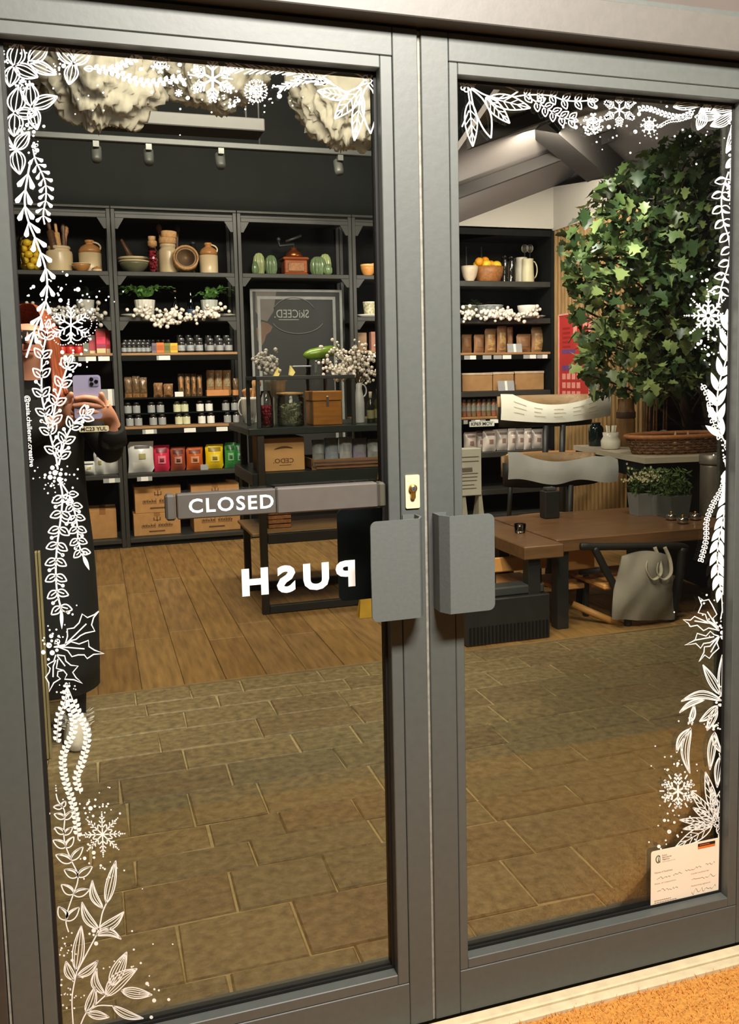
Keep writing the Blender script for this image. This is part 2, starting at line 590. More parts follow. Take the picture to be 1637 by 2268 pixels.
# frame around the doors -----------------------------------------------
mb = MB()
mb.cbox(-1.7, 1.9, -0.042, 0.09, 2.064, 2.1365, 0.002)
struct_mesh('trim_head', mb, mat('grey_head_coat', (86, 82, 77), 0.5, 0.0, 0.05, 60, 0.03), 'grey metal head of the door frame')
mb = MB()
mb.cbox(-1.7, 1.9, -0.03, 0.09, 2.1365, 2.152, 0.003)
struct_mesh('trim_head_cap', mb, FRAME2, 'narrow grey capping strip above the door frame')
for n, x0, x1 in (('trim_jamb_left', -0.96, -0.8395), ('trim_jamb_right', 0.8395, 0.96)):
    mb = MB()
    mb.cbox(x0, x1, -0.012, 0.09, 0.0, 2.064, 0.002)
    struct_mesh(n, mb, mat('jamb_coat', (60, 56, 52), 0.5, 0.1, 0.06, 40))
    mb = MB()
    xs = (-0.838, -0.8345) if x0 < 0 else (0.8345, 0.838)
    mb.box(xs[0], xs[1], -0.001, 0.03, 0.0, 2.06)
    struct_mesh(n.replace('jamb', 'jamb_seal'), mb, SEAL)
LOBBYW = mat('taupe_plaster', (78, 70, 64), 0.85, 0, 0.06, 6, 0.05)
mb = MB()
mb.box(-2.6, 5.4, -0.01, 0.09, 2.152, 4.2)
mb.box(-2.6, -0.96, -0.01, 0.09, 0.0, 2.152)
mb.box(0.96, 5.4, -0.01, 0.09, 0.0, 2.152)
struct_mesh('wall_front', mb, LOBBYW, 'taupe plaster wall over the doors')

# shop shell -----------------------------------------------------------
DARKWALL = mat('charcoal_wall', (30, 32, 31), 0.9, 0, 0.08, 4, spec=0.15)
PALEWALL = mat('pale_plaster', (176, 172, 164), 0.9, 0, 0.03, 4)
PALECEIL = mat('lilac_grey_ceiling', (126, 120, 118), 0.9, 0, 0.04, 3)
mb = MB()
mb.box(-2.6, 5.4, 6.62, 6.72, 0, 4.3)
struct_mesh('wall_back', mb, DARKWALL, 'charcoal wall behind the shelves')
mb = MB()
mb.box(-2.7, -2.6, 0.09, 6.7, 0, 4.3)
struct_mesh('wall_left', mb, DARKWALL)
mb = MB()
mb.box(5.3, 5.4, 0.09, 6.7, 0, 4.3)
struct_mesh('wall_right', mb, DARKWALL)
mb = MB()
mb.box(-2.6, 5.4, 0.09, 6.7, 4.2, 4.3)
struct_mesh('ceiling', mb, mat('dark_ceiling', (44, 44, 43), 0.9), 'dark ceiling over the shelving')
# pale gable over the alcove, with the sloping ceiling that leans on it
mb = MB()
gz = lambda x: 2.77 + (x - 2.62) * 0.375
mb.prism([(1.95, 2.735), (3.56, 2.735), (3.56, gz(3.56)), (1.95, gz(1.95))], 6.09, 6.19)
mb.add([(3.56, 6.09, 2.735), (3.56, 5.25, 2.735), (3.56, 5.25, 3.02), (3.56, 6.09, gz(3.56)), (3.62, 6.09, 2.735), (3.62, 5.25, 2.735), (3.62, 5.25, 3.02), (3.62, 6.09, gz(3.56))],
       [(0, 1, 2, 3), (7, 6, 5, 4), (1, 5, 6, 2), (2, 6, 7, 3), (0, 4, 5, 1)])
struct_mesh('wall_gable', mb, PALEWALL, 'pale plaster gable wall above the alcove shelves')
mb = MB()
RISE = 0.3


def slope_quad(x0, za0, x1, za1):
    vs = [(x0, 6.1, za0), (x1, 6.1, za1), (x1, 2.6, za1 + 3.5 * RISE), (x0, 2.6, za0 + 3.5 * RISE)]
    vs += [(a, b, c + 0.06) for a, b, c in vs]
    mb.add(vs, [(0, 1, 2, 3), (7, 6, 5, 4), (0, 4, 5, 1), (1, 5, 6, 2), (2, 6, 7, 3), (3, 7, 4, 0)])


slope_quad(1.95, gz(1.95), 3.7, gz(3.7))
slope_quad(3.7, gz(3.7), 5.29, 2.9)
struct_mesh('ceiling_slope', mb, PALECEIL, 'lilac grey sloping ceiling beyond the right door')


def beam(name, a, b, wy, h, m, label):
    a, b = Vector(a), Vector(b)
    mb = MB()
    vs = [(p.x, p.y + dy, p.z + dz) for p in (a, b) for dy, dz in ((-wy / 2, 0), (wy / 2, 0), (wy / 2, h), (-wy / 2, h))]
    mb.add(vs, [(0, 1, 2, 3), (7, 6, 5, 4), (0, 4, 5, 1), (1, 5, 6, 2), (2, 6, 7, 3), (3, 7, 4, 0)])
    return struct_mesh(name, mb, m, label)


DBEAM = mat('dark_beam', (38, 35, 34), 0.85, 0, 0.1, 5)
beam('trim_beam_1', (1.95, 5.2, gz(1.95) + 0.17), (3.6, 5.2, gz(3.6) + 0.17), 0.2, 0.09, DBEAM, 'dark rafter across the sloping ceiling')
beam('trim_beam_2', (1.95, 4.3, gz(1.95) + 0.44), (3.5, 4.3, gz(3.5) + 0.44), 0.12, 0.09, DBEAM, 'thin dark rafter nearer the doors')
beam('trim_beam_3', at(1190, 285, 4.6), at(1365, 432, 5.6), 0.3, 0.26, DBEAM, 'broad dark tie beam running down to the tree')

# slatted oak wall beside the alcove: every slat its own piece
SLATM = wood_mat('oak_slat', (150, 120, 78), 0.2, 'z', 0.5, 6)
sw = structure('wall_slatted', 'wall of narrow vertical oak slats beside the alcove', (3.6, 5.6, 0))
mb = MB()
mb.box(3.59, 3.65, 4.6, 6.1, 0, 2.735)
mb.build('backing', mat('slat_backing', (40, 34, 28), 0.8), sw)
y = 6.07
while y > 4.62:
    mb = MB()
    mb.cbox(3.555, 3.59, y - 0.034, y, 0.02, 2.73, 0.002)
    mb.build('slat', SLATM, sw)
    y -= 0.068
mb = MB()
mb.box(3.55, 3.65, 4.6, 6.1, 2.715, 2.74)
mb.build('top_cap', PALEWALL, sw)

# lighting track on the ceiling over the shelves
tr = thing('light_track', 'long grey lighting track hung over the black shelving', 'light track', (0.5, 5.0, 3.0))
mb = MB()
mb.cbox(-1.6, 1.95, 4.97, 5.03, 3.03, 3.07, 0.004)
mb.build('rail', mat('track_grey', (38, 40, 38), 0.6, 0.1), tr)
for px in (-1.2, 0.6):
    mb = MB()
    mb.tube([(px, 5.0, 3.07), (px, 5.0, 4.2)], 0.008, 6)
    mb.build('hanger', BLACK, tr)
for k, px in enumerate((-0.53, -0.18, 0.32, 1.2)):
    mb = MB()
    mb.box(px - 0.02, px + 0.02, 4.98, 5.02, 2.99, 3.03)
    mb.lathe([(0.028, 0), (0.036, 0.02), (0.036, 0.11), (0.02, 0.12), (0, 0.12)], 14, M=Matrix.Translation((px, 5.02, 2.9)) @ Matrix.Rotation(math.radians(-24), 4, 'X'))
    mb.build('spot_head', mat('spot_grey', (64, 66, 62), 0.5, 0.2), tr)
mb = MB()
for Y, z0 in ((4.4, 3.02),):
    a, b = at(225, 282, Y), at(580, 305, Y)
    mb.cbox(a.x, b.x, Y - 0.12, Y + 0.12, 2.98, 3.06, 0.006)
    for q in (a.x + 0.1, b.x - 0.1):
        mb.tube([(q, Y, 3.06), (q, Y, 4.2)], 0.006, 6)
o = mb.build('light_raft', mat('raft_grey', (20, 19, 17), 0.8))
tag(o, 'pale grey ceiling raft hung in front of the lighting track', 'ceiling panel')

# ---------------------------------------------------------------- black shelving units
YS, YB = 6.1, 6.56
LV = {1: 2.281, 2: 1.915, 3: 1.62, 4: 1.012, 5: 0.618, 6: 0.075}
WEDGE = wood_mat('shelf_edge_wood', (150, 112, 74), 0.2, 'x', 0.5, 8)


def shelf(u, x0, x1, z, n='shelf', th=0.036, wood=False, labels=(), yf=YS):
    mb = MB()
    if wood:
        mb.cbox(x0, x1, yf, YB, z - 0.022, z, 0.003)
        o = mb.build(n, WEDGE, u)
        mb = MB()
        mb.cbox(x0, x1, yf - 0.012, yf + 0.03, z - 0.066, z - 0.0225, 0.002)
        mb.build('edge_rail', BLACKW, o)
    else:
        mb.cbox(x0, x1, yf, YB, z - th, z, 0.003)
        o = mb.build(n, SHELFB, u)
    for (a, b, w) in labels:
        mb = MB()
        yl = yf - (0.0165 if wood else 0.004)
        mb.box(a, b, yl, yl + 0.0035, z - 0.062, z - 0.026)
        mb.build('price_label', LABELW if w else LABELG, o)
    return o


def unit(x0, x1, levels, label, wood=(), labels={}, rack=None):
    u = thing('shelving_unit', label, 'shelving', ((x0 + x1) / 2, YS + 0.23, 0), group='black shelving units along the back')
    pw = 0.032
    for xa, xb in ((x0, x0 + pw), (x1 - pw, x1)):
        for ya in (YS, YB - 0.03):
            mb = MB()
            mb.cbox(xa, xb, ya, ya + 0.03, 0, 2.778, 0.003)
            mb.build('post', SHELFB, u)
    mb = MB()
    mb.cbox(x0 + pw, x1 - pw, YS, YS + 0.03, 2.706, 2.74, 0.003)
    mb.cbox(x0, x1, YS - 0.004, YS + 0.034, 2.7785, 2.80, 0.003)
    mb.box(x0 + pw, x1 - pw, YS + 0.01, YB, 2.742, 2.76)
    mb.build('top_rail', SHELFB, u)
    mb = MB()
    mb.box(x0, x1, YB + 0.001, YB + 0.02, 0, 2.778)
    mb.build('back_panel', BLACKW, u)
    for l in levels:
        z = LV[l]
        shelf(u, x0 + pw, x1 - pw, z, wood=l in wood, labels=labels.get(l, ()))
        if l in (1, 2):
            for s, xx in ((1, x0 + pw), (-1, x1 - pw)):
                mb = MB()
                mb.prism([(xx, z - 0.036), (xx + s * 0.075, z - 0.036), (xx + s * 0.02, z - 0.11), (xx, z - 0.11)][::s], YS + 0.004, YS + 0.024)
                mb.build('corner_bracket', SHELFB, u)
    for s, xx in ((1, x0 + pw), (-1, x1 - pw)):
        mb = MB()
        mb.prism([(xx, 2.706), (xx + s * 0.07, 2.706), (xx + s * 0.02, 2.62), (xx, 2.62)][::s], YS + 0.004, YS + 0.024)
        mb.build('corner_bracket', SHELFB, u)
    mb = MB()
    mb.cbox(x0 + pw, x1 - pw, YS + 0.02, YS + 0.04, 0.0, 0.05, 0.002)
    mb.build('plinth', BLACKW, u)
    if rack:
        mb = MB()
        mb.cbox(x0 + pw, x1 - pw, YS + 0.1, YB, rack - 0.012, rack, 0.002)
        mb.build('wire_rack', BLACKW, u)
    return u


def lx(*px):
    """pixel spans along the shelf edge -> x spans"""
    return [(at(a, 800, YS).x, at(b, 800, YS).x, w) for a, b, w in px]


unit(-1.46, -0.434, (1, 2, 3, 4, 5, 6), 'black shelving unit half hidden by the person, lemons and crock on top shelf', (3,), {
    3: lx((115, 140, 0), (140, 150, 1), (150, 167, 0), (174, 190, 0), (190, 213, 1), (218, 243, 1)), 5: lx((215, 228, 0), (228, 241, 1), (241, 253, 0))})
unit(-0.43, 0.584, (1, 2, 3, 4, 5, 6), 'black shelving unit of jars, bottles and bright crisp packets beside the person', (3, 4), {
    3: lx((347, 352, 0), (352, 377, 1)), 4: lx((308, 315, 0), (315, 333, 1), (333, 340, 0), (401, 427, 1), (473, 498, 1)), 5: lx((291, 300, 0), (300, 316, 1), (316, 325, 0))}, rack=1.247)
unit(0.588, 1.588, (1, 6), 'black shelving unit with cactus glasses over the poster', ())
unit(1.592, 2.545, (1, 2, 3, 4, 5, 6), 'black shelving unit with tan bowls, mostly behind the meeting stiles', (3, 4), {3: lx((815, 838, 1))})

# alcove shelves beyond the right leaf: flush boards between dark panels
AL = thing('alcove_shelving', 'dark flush alcove shelving with fruit bowl on top, by the slatted wall', 'shelving', (3.05, 6.33, 0))
for xa, xb in ((2.55, 2.59), (3.535, 3.5615)):
    mb = MB()
    mb.cbox(xa, xb, YS - 0.02, YB, 0, 2.72, 0.003)
    mb.build('side_panel', BLACKW, AL)
mb = MB()
mb.box(2.55, 3.5615, YB + 0.001, YB + 0.02, 0, 2.72)
mb.build('back_panel', BLACKW, AL)
mb = MB()
mb.cbox(2.592, 3.533, YS - 0.02, YB, 2.66, 2.72, 0.003)
mb.build('top_board', BLACKW, AL)
for x in (2.7, 2.86, 3.02):
    mb = MB()
    mb.box(x, x + 0.012, YB - 0.006, YB, 2.3, 2.62)
    mb.build('batten', SHELFB, AL)
A = {1: 2.245, 2: 1.905, 3: 1.588, 4: 1.228, 5: 0.992, 6: 0.655, 7: 0.3, 8: 0.06}
for l, z in A.items():
    lab = {3: lx((1027, 1040, 0), (1040, 1053, 1), (1068, 1087, 0), (1092, 1110, 0), (1112, 1131, 1), (1158, 1172, 0), (1172, 1186, 1), (1188, 1200, 0), (1200, 1211, 1)),
           5: lx((1024, 1033, 0), (1041, 1050, 0), (1050, 1060, 1), (1060, 1073, 0), (1083, 1102, 1))}.get(l, ())
    shelf(AL, 2.592, 3.533, z, wood=l in (3, 5), labels=lab, th=0.05)


# ---------------------------------------------------------------- things on the shelves
def spot(x0, x1, yt, zb, Y):
    a, b = at(x0, yt, Y), at(x1, yt, Y)
    return (a.x + b.x) / 2, b.x - a.x, at((x0 + x1) / 2, yt, Y).z - zb


def P(w, h, pr):
    return [(r * w / 2, z * h) for r, z in pr]


def item(name, label, cat, loc, parts, group=None, rz=0.0):
    if len(parts) == 1:
        o = parts[0][1].build(name, parts[0][2])
        o.location = loc
        o.rotation_euler = (0, 0, rz)
        return tag(o, label, cat, group)
    t = thing(name, label, cat, loc, rz, group)
    for n, mb, m in parts:
        mb.build(n, m, t, world=False)
    return t


def L(pr, n=20, c=(0, 0, 0), **k):
    return MB().lathe(pr, n, c, **k)


def bowl_prof(w, h, t=0.06):
    return P(w, h, [(0.45, 0), (0.5, 0.06), (0.78, 0.35), (0.96, 0.75), (1.0, 1.0), (0.94, 1.0), (0.88, 0.72), (0.7, 0.36), (0.4, 0.12), (0, 0.1)])


def stick(name, label, cat, p0, p1, Y, r0, r1, m, kind='pin', Y1=None):
    a, b = at(*p0, Y), at(*p1, Y1 or Y)
    d = b - a
    mb = MB()
    if kind == 'pin':
        f = [0, 0.02, 0.05, 0.75, 0.79, 0.83, 0.97, 1.0]
        rr = [r0 * 0.7, r0, r0, r0, r0 * 0.4, r1, r1, r1 * 0.5]
    elif kind == 'spoon':
        f = [0, 0.02, 0.6, 0.72, 0.85, 0.95, 1.0]
        rr = [r0, r0, r0, r1, r1 * 1.6, r1 * 1.2, r1 * 0.3]
    else:
        f = [0, 0.5, 0.97, 1.0]
        rr = [r0, (r0 + r1) / 2, r1, r1 * 0.5]
    mb.tube([d * t for t in f], rr, 10, flat=0.45 if kind == 'spoon' else 1)
    o = mb.build(name, m)
    o.location = a
    return tag(o, label, cat)


CROCK = [(0.9, 0), (0.97, 0.02), (1.0, 0.08), (1.0, 0.72), (0.95, 0.8), (0.8, 0.84), (0.8, 0.88), (0.86, 0.9), (0.86, 0.97), (0.8, 1.0), (0.72, 0.98), (0.72, 0.2), (0, 0.18)]
FLAGON_B = [(0.92, 0), (0.98, 0.02), (1.0, 0.06), (1.0, 0.6)]
FLAGON_T = [(1.0, 0.602), (0.96, 0.7), (0.8, 0.79), (0.5, 0.85), (0.34, 0.88), (0.34, 0.91), (0.42, 0.92), (0.42, 0.99), (0.3, 1.0), (0, 0.98)]


def flagon(px, Y, z, label):
    x, w, h = spot(*px, z, Y)
    hd = MB().tube([(w * 0.12 + w * 0.36 * math.sin(t), -w * 0.1, h * (0.93 - 0.3 * (1 - math.cos(t)) / 2 * 1.0)) for t in [PI * k / 8 for k in range(9)]], w * 0.045, 8)
    return item('flagon', label, 'jug', (x, Y, z), [('body', L(P(w, h, FLAGON_B), 24), CREAM), ('shoulder', L(P(w, h, FLAGON_T), 24), TANGLAZE), ('handle', hd, CREAM)])


Z1 = LV[1]
Y1 = 6.3
# shelf 1, unit beside the person: glass jar of lemons
x, w, h = spot(36, 92, 520, Z1, Y1)
lj = item('storage_jar', 'tall glass jar full of lemons at the far end of the top shelf', 'jar', (x, Y1, Z1), [
    ('glass', L(P(w, h, [(0.9, 0), (1, 0.03), (1, 0.8), (0.8, 0.9), (0.75, 1.0)]), 24), CLEAR)])
LEMON = mat('lemon_peel', (236, 196, 44), 0.4, 0, 0.1, 30, 0.1)
k = 0
for lz in range(5):
    for q in range(4):
        a = q * PI / 2 + lz * 0.7
        o = MB().ball((0, 0, 0), w * 0.152, 12, 8, sx=1.2).build('lemon', LEMON)
        o.location = (x + math.cos(a) * w * 0.262, Y1 + math.sin(a) * w * 0.262, Z1 + h * 0.045 + w * 0.16 + lz * min(h * 0.155, w * 0.33))
        o.rotation_euler = (0, 0, a + PI / 2)
        tag(o, 'yellow lemon in the %s layer of the tall glass jar' % ('bottom', 'second', 'middle', 'fourth', 'top')[lz], 'fruit', 'lemons in the glass jar, %s layer' % ('bottom', 'second', 'middle', 'fourth', 'top')[lz])
x, w, h = spot(100, 160, 546, Z1, Y1)
item('stoneware_crock', 'large cream stoneware crock full of rolling pins on the top shelf', 'crock', (x, Y1, Z1), [('body', L(P(w, h, CROCK), 26), CREAM)])
for i, (p0, p1, r0, r1, m, lb) in enumerate((((126, 580), (106, 490), 0.03, 0.016, WOODD, 'dark brown rolling pin leaning left in the cream crock'), ((135, 585), (122, 494), 0.024, 0.012, WOODL, 'pale wooden rolling pin in the middle of the cream crock'),
                                            ((143, 580), (139, 494), 0.016, 0.012, WOODD, 'thin dark wooden spoon upright in the cream crock'), ((140, 585), (147, 500), 0.014, 0.014, WOODM, 'brown wooden spoon leaning right in the cream crock'),
                                            ((125, 590), (116, 520), 0.022, 0.026, WOODL, 'short pale wooden masher in front in the cream crock'))):
    stick('rolling_pin' if i < 2 else 'wooden_spoon', lb, 'utensil', p0, p1, Y1 - 0.05 + 0.02 * i, r0, r1, m, 'pin' if i in (0, 1) else 'spoon')
flagon((172, 223, 532), Y1, Z1, 'squat two-tone stoneware flagon beside the crock of rolling pins')
x, w, h = spot(160, 200, 586, Z1, 6.2)
item('stoneware_dish', 'low tan stoneware dish in front of the squat flagon', 'dish', (x, 6.2, Z1), [('bowl', L(bowl_prof(w, h), 24), TANGLAZE), ('rim', L([(w / 2 * 1.0, h), (w / 2 * 1.06, h * 1.02), (w / 2 * 1.06, h * 1.12), (w / 2 * 0.98, h * 1.14)], 24), CREAM)])
x, w, h = spot(203, 226, 590, Z1, 6.19)
item('butter_dish', 'small cream lidded dish beside the squat flagon', 'dish', (x, 6.19, Z1), [('base', L(P(w, h, [(0.9, 0), (1, 0.1), (1, 0.45), (0, 0.45)]), 18), CREAM), ('lid', L(P(w, h, [(1.05, 0.46), (1.0, 0.6), (0.6, 0.85), (0.15, 0.9), (0.18, 1.0), (0, 1.02)]), 18), TANGLAZE)])
# shelf 1, next unit
GREENB = mat('sage_glaze', (104, 104, 82), 0.35, 0, 0.12, 8)
for i, (px, Y, lb) in enumerate((((262, 332, 571), 6.412, 'large sage mixing bowl at the back with cream rim'), ((264, 329, 578), 6.2, 'sage green mixing bowl in front of its twin'))):
    x, w, h = spot(*px, Z1, Y)
    item('mixing_bowl', lb, 'bowl', (x, Y, Z1), [('bowl', L(bowl_prof(w, h * 0.86), 28), GREENB), ('rim', L([(w / 2 * 0.97, h * 0.86), (w / 2 * 1.04, h * 0.87), (w / 2 * 1.04, h * 0.98), (w / 2 * 0.97, h)], 28), CREAM)])
stick('pestle', 'twisted brown whisk handle sticking out of the mixing bowls', 'utensil', (292, 575), (268, 530), 6.33, 0.03, 0.012, WOODD, 'taper')
REDB = mat('red_berry', (168, 40, 56), 0.35, 0, 0.25, 20)


def filled_bottle(px, Y, z, label, stopper=True, fill=0.85, m=REDB):
    x, w, h = spot(*px, z, Y)
    hb = h * (0.84 if stopper else 1.0)
    t = thing('cork_bottle', label, 'bottle', (x, Y, z))
    L(P(w, hb, [(0.9, 0), (1, 0.03), (1, 0.8), (0.7, 0.9), (0.66, 1.0)]), 20).build('glass', CLEAR, t, False)
    if stopper:
        L(P(w, h, [(0.62, 0.8), (0.66, 0.84), (0.84, 0.85), (0.86, 0.98), (0.8, 1.0), (0, 1.0)]), 18).build('stopper', CORK, t, False)
    mb = MB()
    r = random.Random(len(label))
    for k in range(130):
        a = r.random() * 2 * PI
        q = w * 0.36 * math.sqrt(r.random())
        mb.ball((math.cos(a) * q, math.sin(a) * q, h * 0.06 + r.random() * hb * (fill - 0.1)), w * 0.1, 6, 4)
    tag(mb.build('berries', m, t, False), None, kind='stuff')
    return t


filled_bottle((325, 349, 534), 6.24, Z1, 'tall glass bottle of red berries with a cork on the top shelf')
x, w, h = spot(326, 346, 523, Z1, 6.42)
item('cork_bottle', 'second corked bottle standing behind the red berry bottle', 'bottle', (x, 6.42, Z1), [('glass', L(P(w, h * 0.9, [(0.9, 0), (1, 0.03), (1, 0.8), (0.7, 0.9), (0.66, 1.0)]), 18), CLEAR), ('stopper', L(P(w, h, [(0.6, 0.86), (0.85, 0.9), (0.85, 0.99), (0, 1.0)]), 18), CORK)])
x, w, h = spot(350, 392, 541, Z1, 6.28)
item('stoneware_crock', 'cream stoneware jar with a pair of cork lids stacked on it', 'crock', (x, 6.28, Z1), [('body', L(P(w, h, CROCK[:9] + [(0.8, 1.0), (0, 1.0)]), 26), CREAM)])
zc = Z1 + h
for i, (r, t, lb) in enumerate(((0.46, 0.05, 'lower cork lid on the cream stoneware jar'), (0.42, 0.055, 'upper cork lid on the cream stoneware jar, a little askew'))):
    o = L([(w * r * 0.94, 0), (w * r, 0.006), (w * r, t - 0.006), (w * r * 0.94, t), (0, t)], 22).build('cork_round', CORK)
    o.location = (x + 0.012 * i, 6.28, zc)
    o.rotation_euler = (0, 0.04 * i, 0)
    tag(o, lb, 'stopper')
    zc += t
for p0, p1, m, lb in (((360, 560), (351, 496), WOODM, 'brown wooden spoon behind the cork lidded jar'), ((392, 560), (393, 498), WOODD, 'dark wooden spatula standing behind the round sieve'), ((362, 565), (358, 510), WOODD, 'short dark spoon behind the cork lidded jar')):
    stick('wooden_spoon', lb, 'utensil', p0, p1, 6.46, 0.012, 0.016, m, 'spoon')
# round sieve leaning on its edge
x, w, h = spot(382, 438, 549, Z1, 6.17)
M = Matrix.Translation((0, 0, w / 2 + 0.012)) @ Matrix.Rotation(math.radians(76), 4, 'X') @ Matrix.Rotation(0, 4, 'Z')
sv = thing('sieve', 'round wooden flour sieve standing on its edge on the top shelf', 'sieve', (x, 6.17, Z1))
L([(w / 2, -0.05), (w / 2, 0.05), (w / 2 - 0.012, 0.05), (w / 2 - 0.012, -0.05), (w / 2, -0.05)], 32, M=M).build('hoop', WOODL, sv, False)
L([(w / 2 - 0.012, 0.03), (w / 2 - 0.03, 0.034), (w / 2 - 0.03, 0.02), (0, 0.02)], 32, M=M).build('mesh', mat('sieve_mesh', (150, 122, 92), 0.6, 0, 0.15, 120), sv, False)
x, w, h = spot(417, 437, 535, Z1, 6.44)
item('dark_bottle', 'dark glass bottle hidden behind the round sieve', 'bottle', (x, 6.44, Z1), [('glass', L(P(w, h, [(0.9, 0), (1, 0.03), (1, 0.7), (0.6, 0.85), (0.6, 0.9)]), 18), mat('dark_bottle_glass', (30, 30, 26), 0.1)), ('cap', L(P(w, h, [(0.66, 0.9), (0.7, 0.98), (0, 1.0)]), 16), BLACK)])
flagon((440, 481, 538), 6.28, Z1, 'taller cream flagon with tan neck at the end of the top shelf')

# shelf 1, over the poster: cactus glasses and coffee grinder
CACT = mat('cactus_green', (156, 166, 116), 0.25, 0, 0.25, 12)
CACTD = mat('cactus_dark_green', (104, 124, 88), 0.25, 0, 0.25, 12)


def cactus(px, Y, label, m, arms=()):
    x, w, h = spot(*px, Z1, Y)
    t = thing('glass_cactus', label, 'ornament', (x, Y, Z1))
    L(P(w, h, [(0.5, 0), (0.8, 0.06), (1, 0.3), (1, 0.6), (0.85, 0.82), (0.5, 0.96), (0, 1.0)]), 48, rib=0.13, ribs=12).build('body', m, t, False)
    for (dx, dz, s) in arms:
        L(P(w * s, h * s, [(0.5, 0), (1, 0.3), (1, 0.6), (0.6, 0.94), (0, 1.0)]), 36, c=(dx * w, -w * 0.45, dz * h), rib=0.08, ribs=9).build('offset', CACTD, t, False)
    return t


cactus((561, 585, 560), 6.34, 'tallest pale green glass cactus by the shelf post', CACT, ((-0.45, 0.0, 0.62),))
cactus((588, 612, 565), 6.26, 'dark green ribbed glass cactus beside the coffee grinder', CACTD)
cactus((708, 732, 562), 6.38, 'pale glass cactus right of the coffee grinder, at the back', CACT)
cactus((688, 720, 568), 6.28, 'broad green glass cactus right of the coffee grinder', CACTD, ((0.55, 0.0, 0.6),))
x, w, h = spot(624, 678, 572, Z1, 6.3)
COPPER = mat('copper', (170, 92, 52), 0.3, 0.85, 0.12, 8)
gr = thing('coffee_grinder', 'wooden coffee grinder with copper hopper and dark crank', 'grinder', (x, 6.3, Z1))
MB().cbox(-w / 2, w / 2, -w / 2.4, w / 2.4, 0, h * 0.12, 0.008).cbox(-w * 0.46, w * 0.46, -w / 2.6, w / 2.6, h * 0.12, h * 0.85, 0.008).cbox(-w * 0.53, w * 0.53, -w / 2.3, w / 2.3, h * 0.85, h * 1.0, 0.01).build('box', wood_mat('red_wood', (146, 76, 40), 0.25, 'x', 0.35), gr, False)
MB().cbox(-w * 0.33, w * 0.33, -w / 2.6 - 0.012, -w / 2.6, h * 0.22, h * 0.68, 0.004).build('drawer', WOODM, gr, False)
L([(w * 0.32, h), (w * 0.36, h * 1.1), (w * 0.3, h * 1.3), (w * 0.12, h * 1.45), (w * 0.14, h * 1.55), (0, h * 1.6)], 24).build('hopper', COPPER, gr, False)
MB().tube([(0, 0, h * 1.5), (0, 0, h * 1.78), (-w * 0.6, -0.02, h * 1.62), (-w * 0.62, -0.02, h * 1.9)], 0.012, 8).ball((-w * 0.62, -0.02, h * 1.98), 0.02, 10, 6).tube([(-w * 0.35, -0.03, h * 1.86), (w * 0.3, -0.03, h * 2.2)], 0.012, 8).build('crank', BLACK, gr, False)
# tan bowls by the meeting stile
BAMB = mat('bamboo_tan', (206, 142, 74), 0.4, 0, 0.1, 9)
for px, Y, lb in (((799, 830, 586), 6.24, 'tan bamboo bowl on the top shelf just left of the door stile'), ((822, 852, 584), 6.36, 'second tan bamboo bowl half hidden by the door stile')):
    x, w, h = spot(*px, Z1, Y)
    item('bamboo_bowl', lb, 'bowl', (x, Y, Z1), [('bowl', L(bowl_prof(w, h * 0.8), 24), BAMB), ('rim', L([(w / 2 * 0.97, h * 0.8), (w / 2 * 1.03, h * 0.81), (w / 2 * 1.03, h * 0.98), (w / 2 * 0.96, h)], 24), mat('pale_bamboo', (226, 176, 112), 0.4))])


# shelf 2 ------------------------------------------------------------
def foliage_blades(mb, c, n, ln, r, rise=0.9, wid=0.03, droop=0.6, pinnate=0, zmax=0.285, ymax=0.2):
    for k in range(n):
        a = r.random() * 2 * PI
        l = ln * r.uniform(0.6, 1.1)
        d = Vector((math.cos(a), math.sin(a) * 0.7, 0))
        pts = []
        for i in range(6):
            t = i / 5
            q = Vector(c) + d * (l * t * 0.9) + Vector((0, 0, l * (rise * t - droop * t * t)))
            q.z = min(q.z, zmax - 0.02 * t)
            q.y = min(q.y, ymax)
            pts.append(q)
        side = Vector((-d.y, d.x, 0.0)).normalized()
        if pinnate:
            for i in range(1, 6):
                for s in (-1, 1):
                    b = pts[i]
                    q = b + side * (s * wid * (1.15 - i / 6)) + d * (wid * 0.4) - Vector((0, 0, wid * 0.2))
                    e = (pts[i] - pts[i - 1]) * 0.42
                    mb.add([b - e, b + e, q + e * 0.3, q - e * 0.3], [(0, 1, 2, 3)])
        else:
            vs = []
            for i, p in enumerate(pts):
                ww = wid * math.sin(PI * min(0.97, 0.12 + 0.85 * i / 5))
                vs += [p - side * ww, p + side * ww]
            mb.add(vs, [(2 * i, 2 * i + 1, 2 * i + 3, 2 * i + 2) for i in range(5)], True)
    return mb


def potted(name, label, px, ytop, Y, z, potm, leafm, n, ln, pinn=1, ribbed=0, wid=0.03, rise=0.9):
    x, w, h = spot(*px, z, Y)
    t = thing(name, label, 'plant', (x, Y, z))
    L(P(w, h, [(0.75, 0), (0.8, 0.03), (1.0, 0.95), (1.0, 1.0), (0.92, 1.0), (0.9, 0.85), (0, 0.85)]), 48 if ribbed else 24, rib=0.04 if ribbed else 0, ribs=ribbed).build('pot', potm, t, False)
    L([(w * 0.44, h * 0.86), (0, h * 0.9)], 16).build('soil', mat('soil', (40, 30, 22), 0.9), t, False)
    foliage_blades(MB(), (0, 0, h * 0.88), n, ln, random.Random(len(label)), rise, wid, 0.65 if rise < 1.2 else 1.2, pinn, 0.3 - h * 0.2).build('foliage', leafm, t, False)
    return t


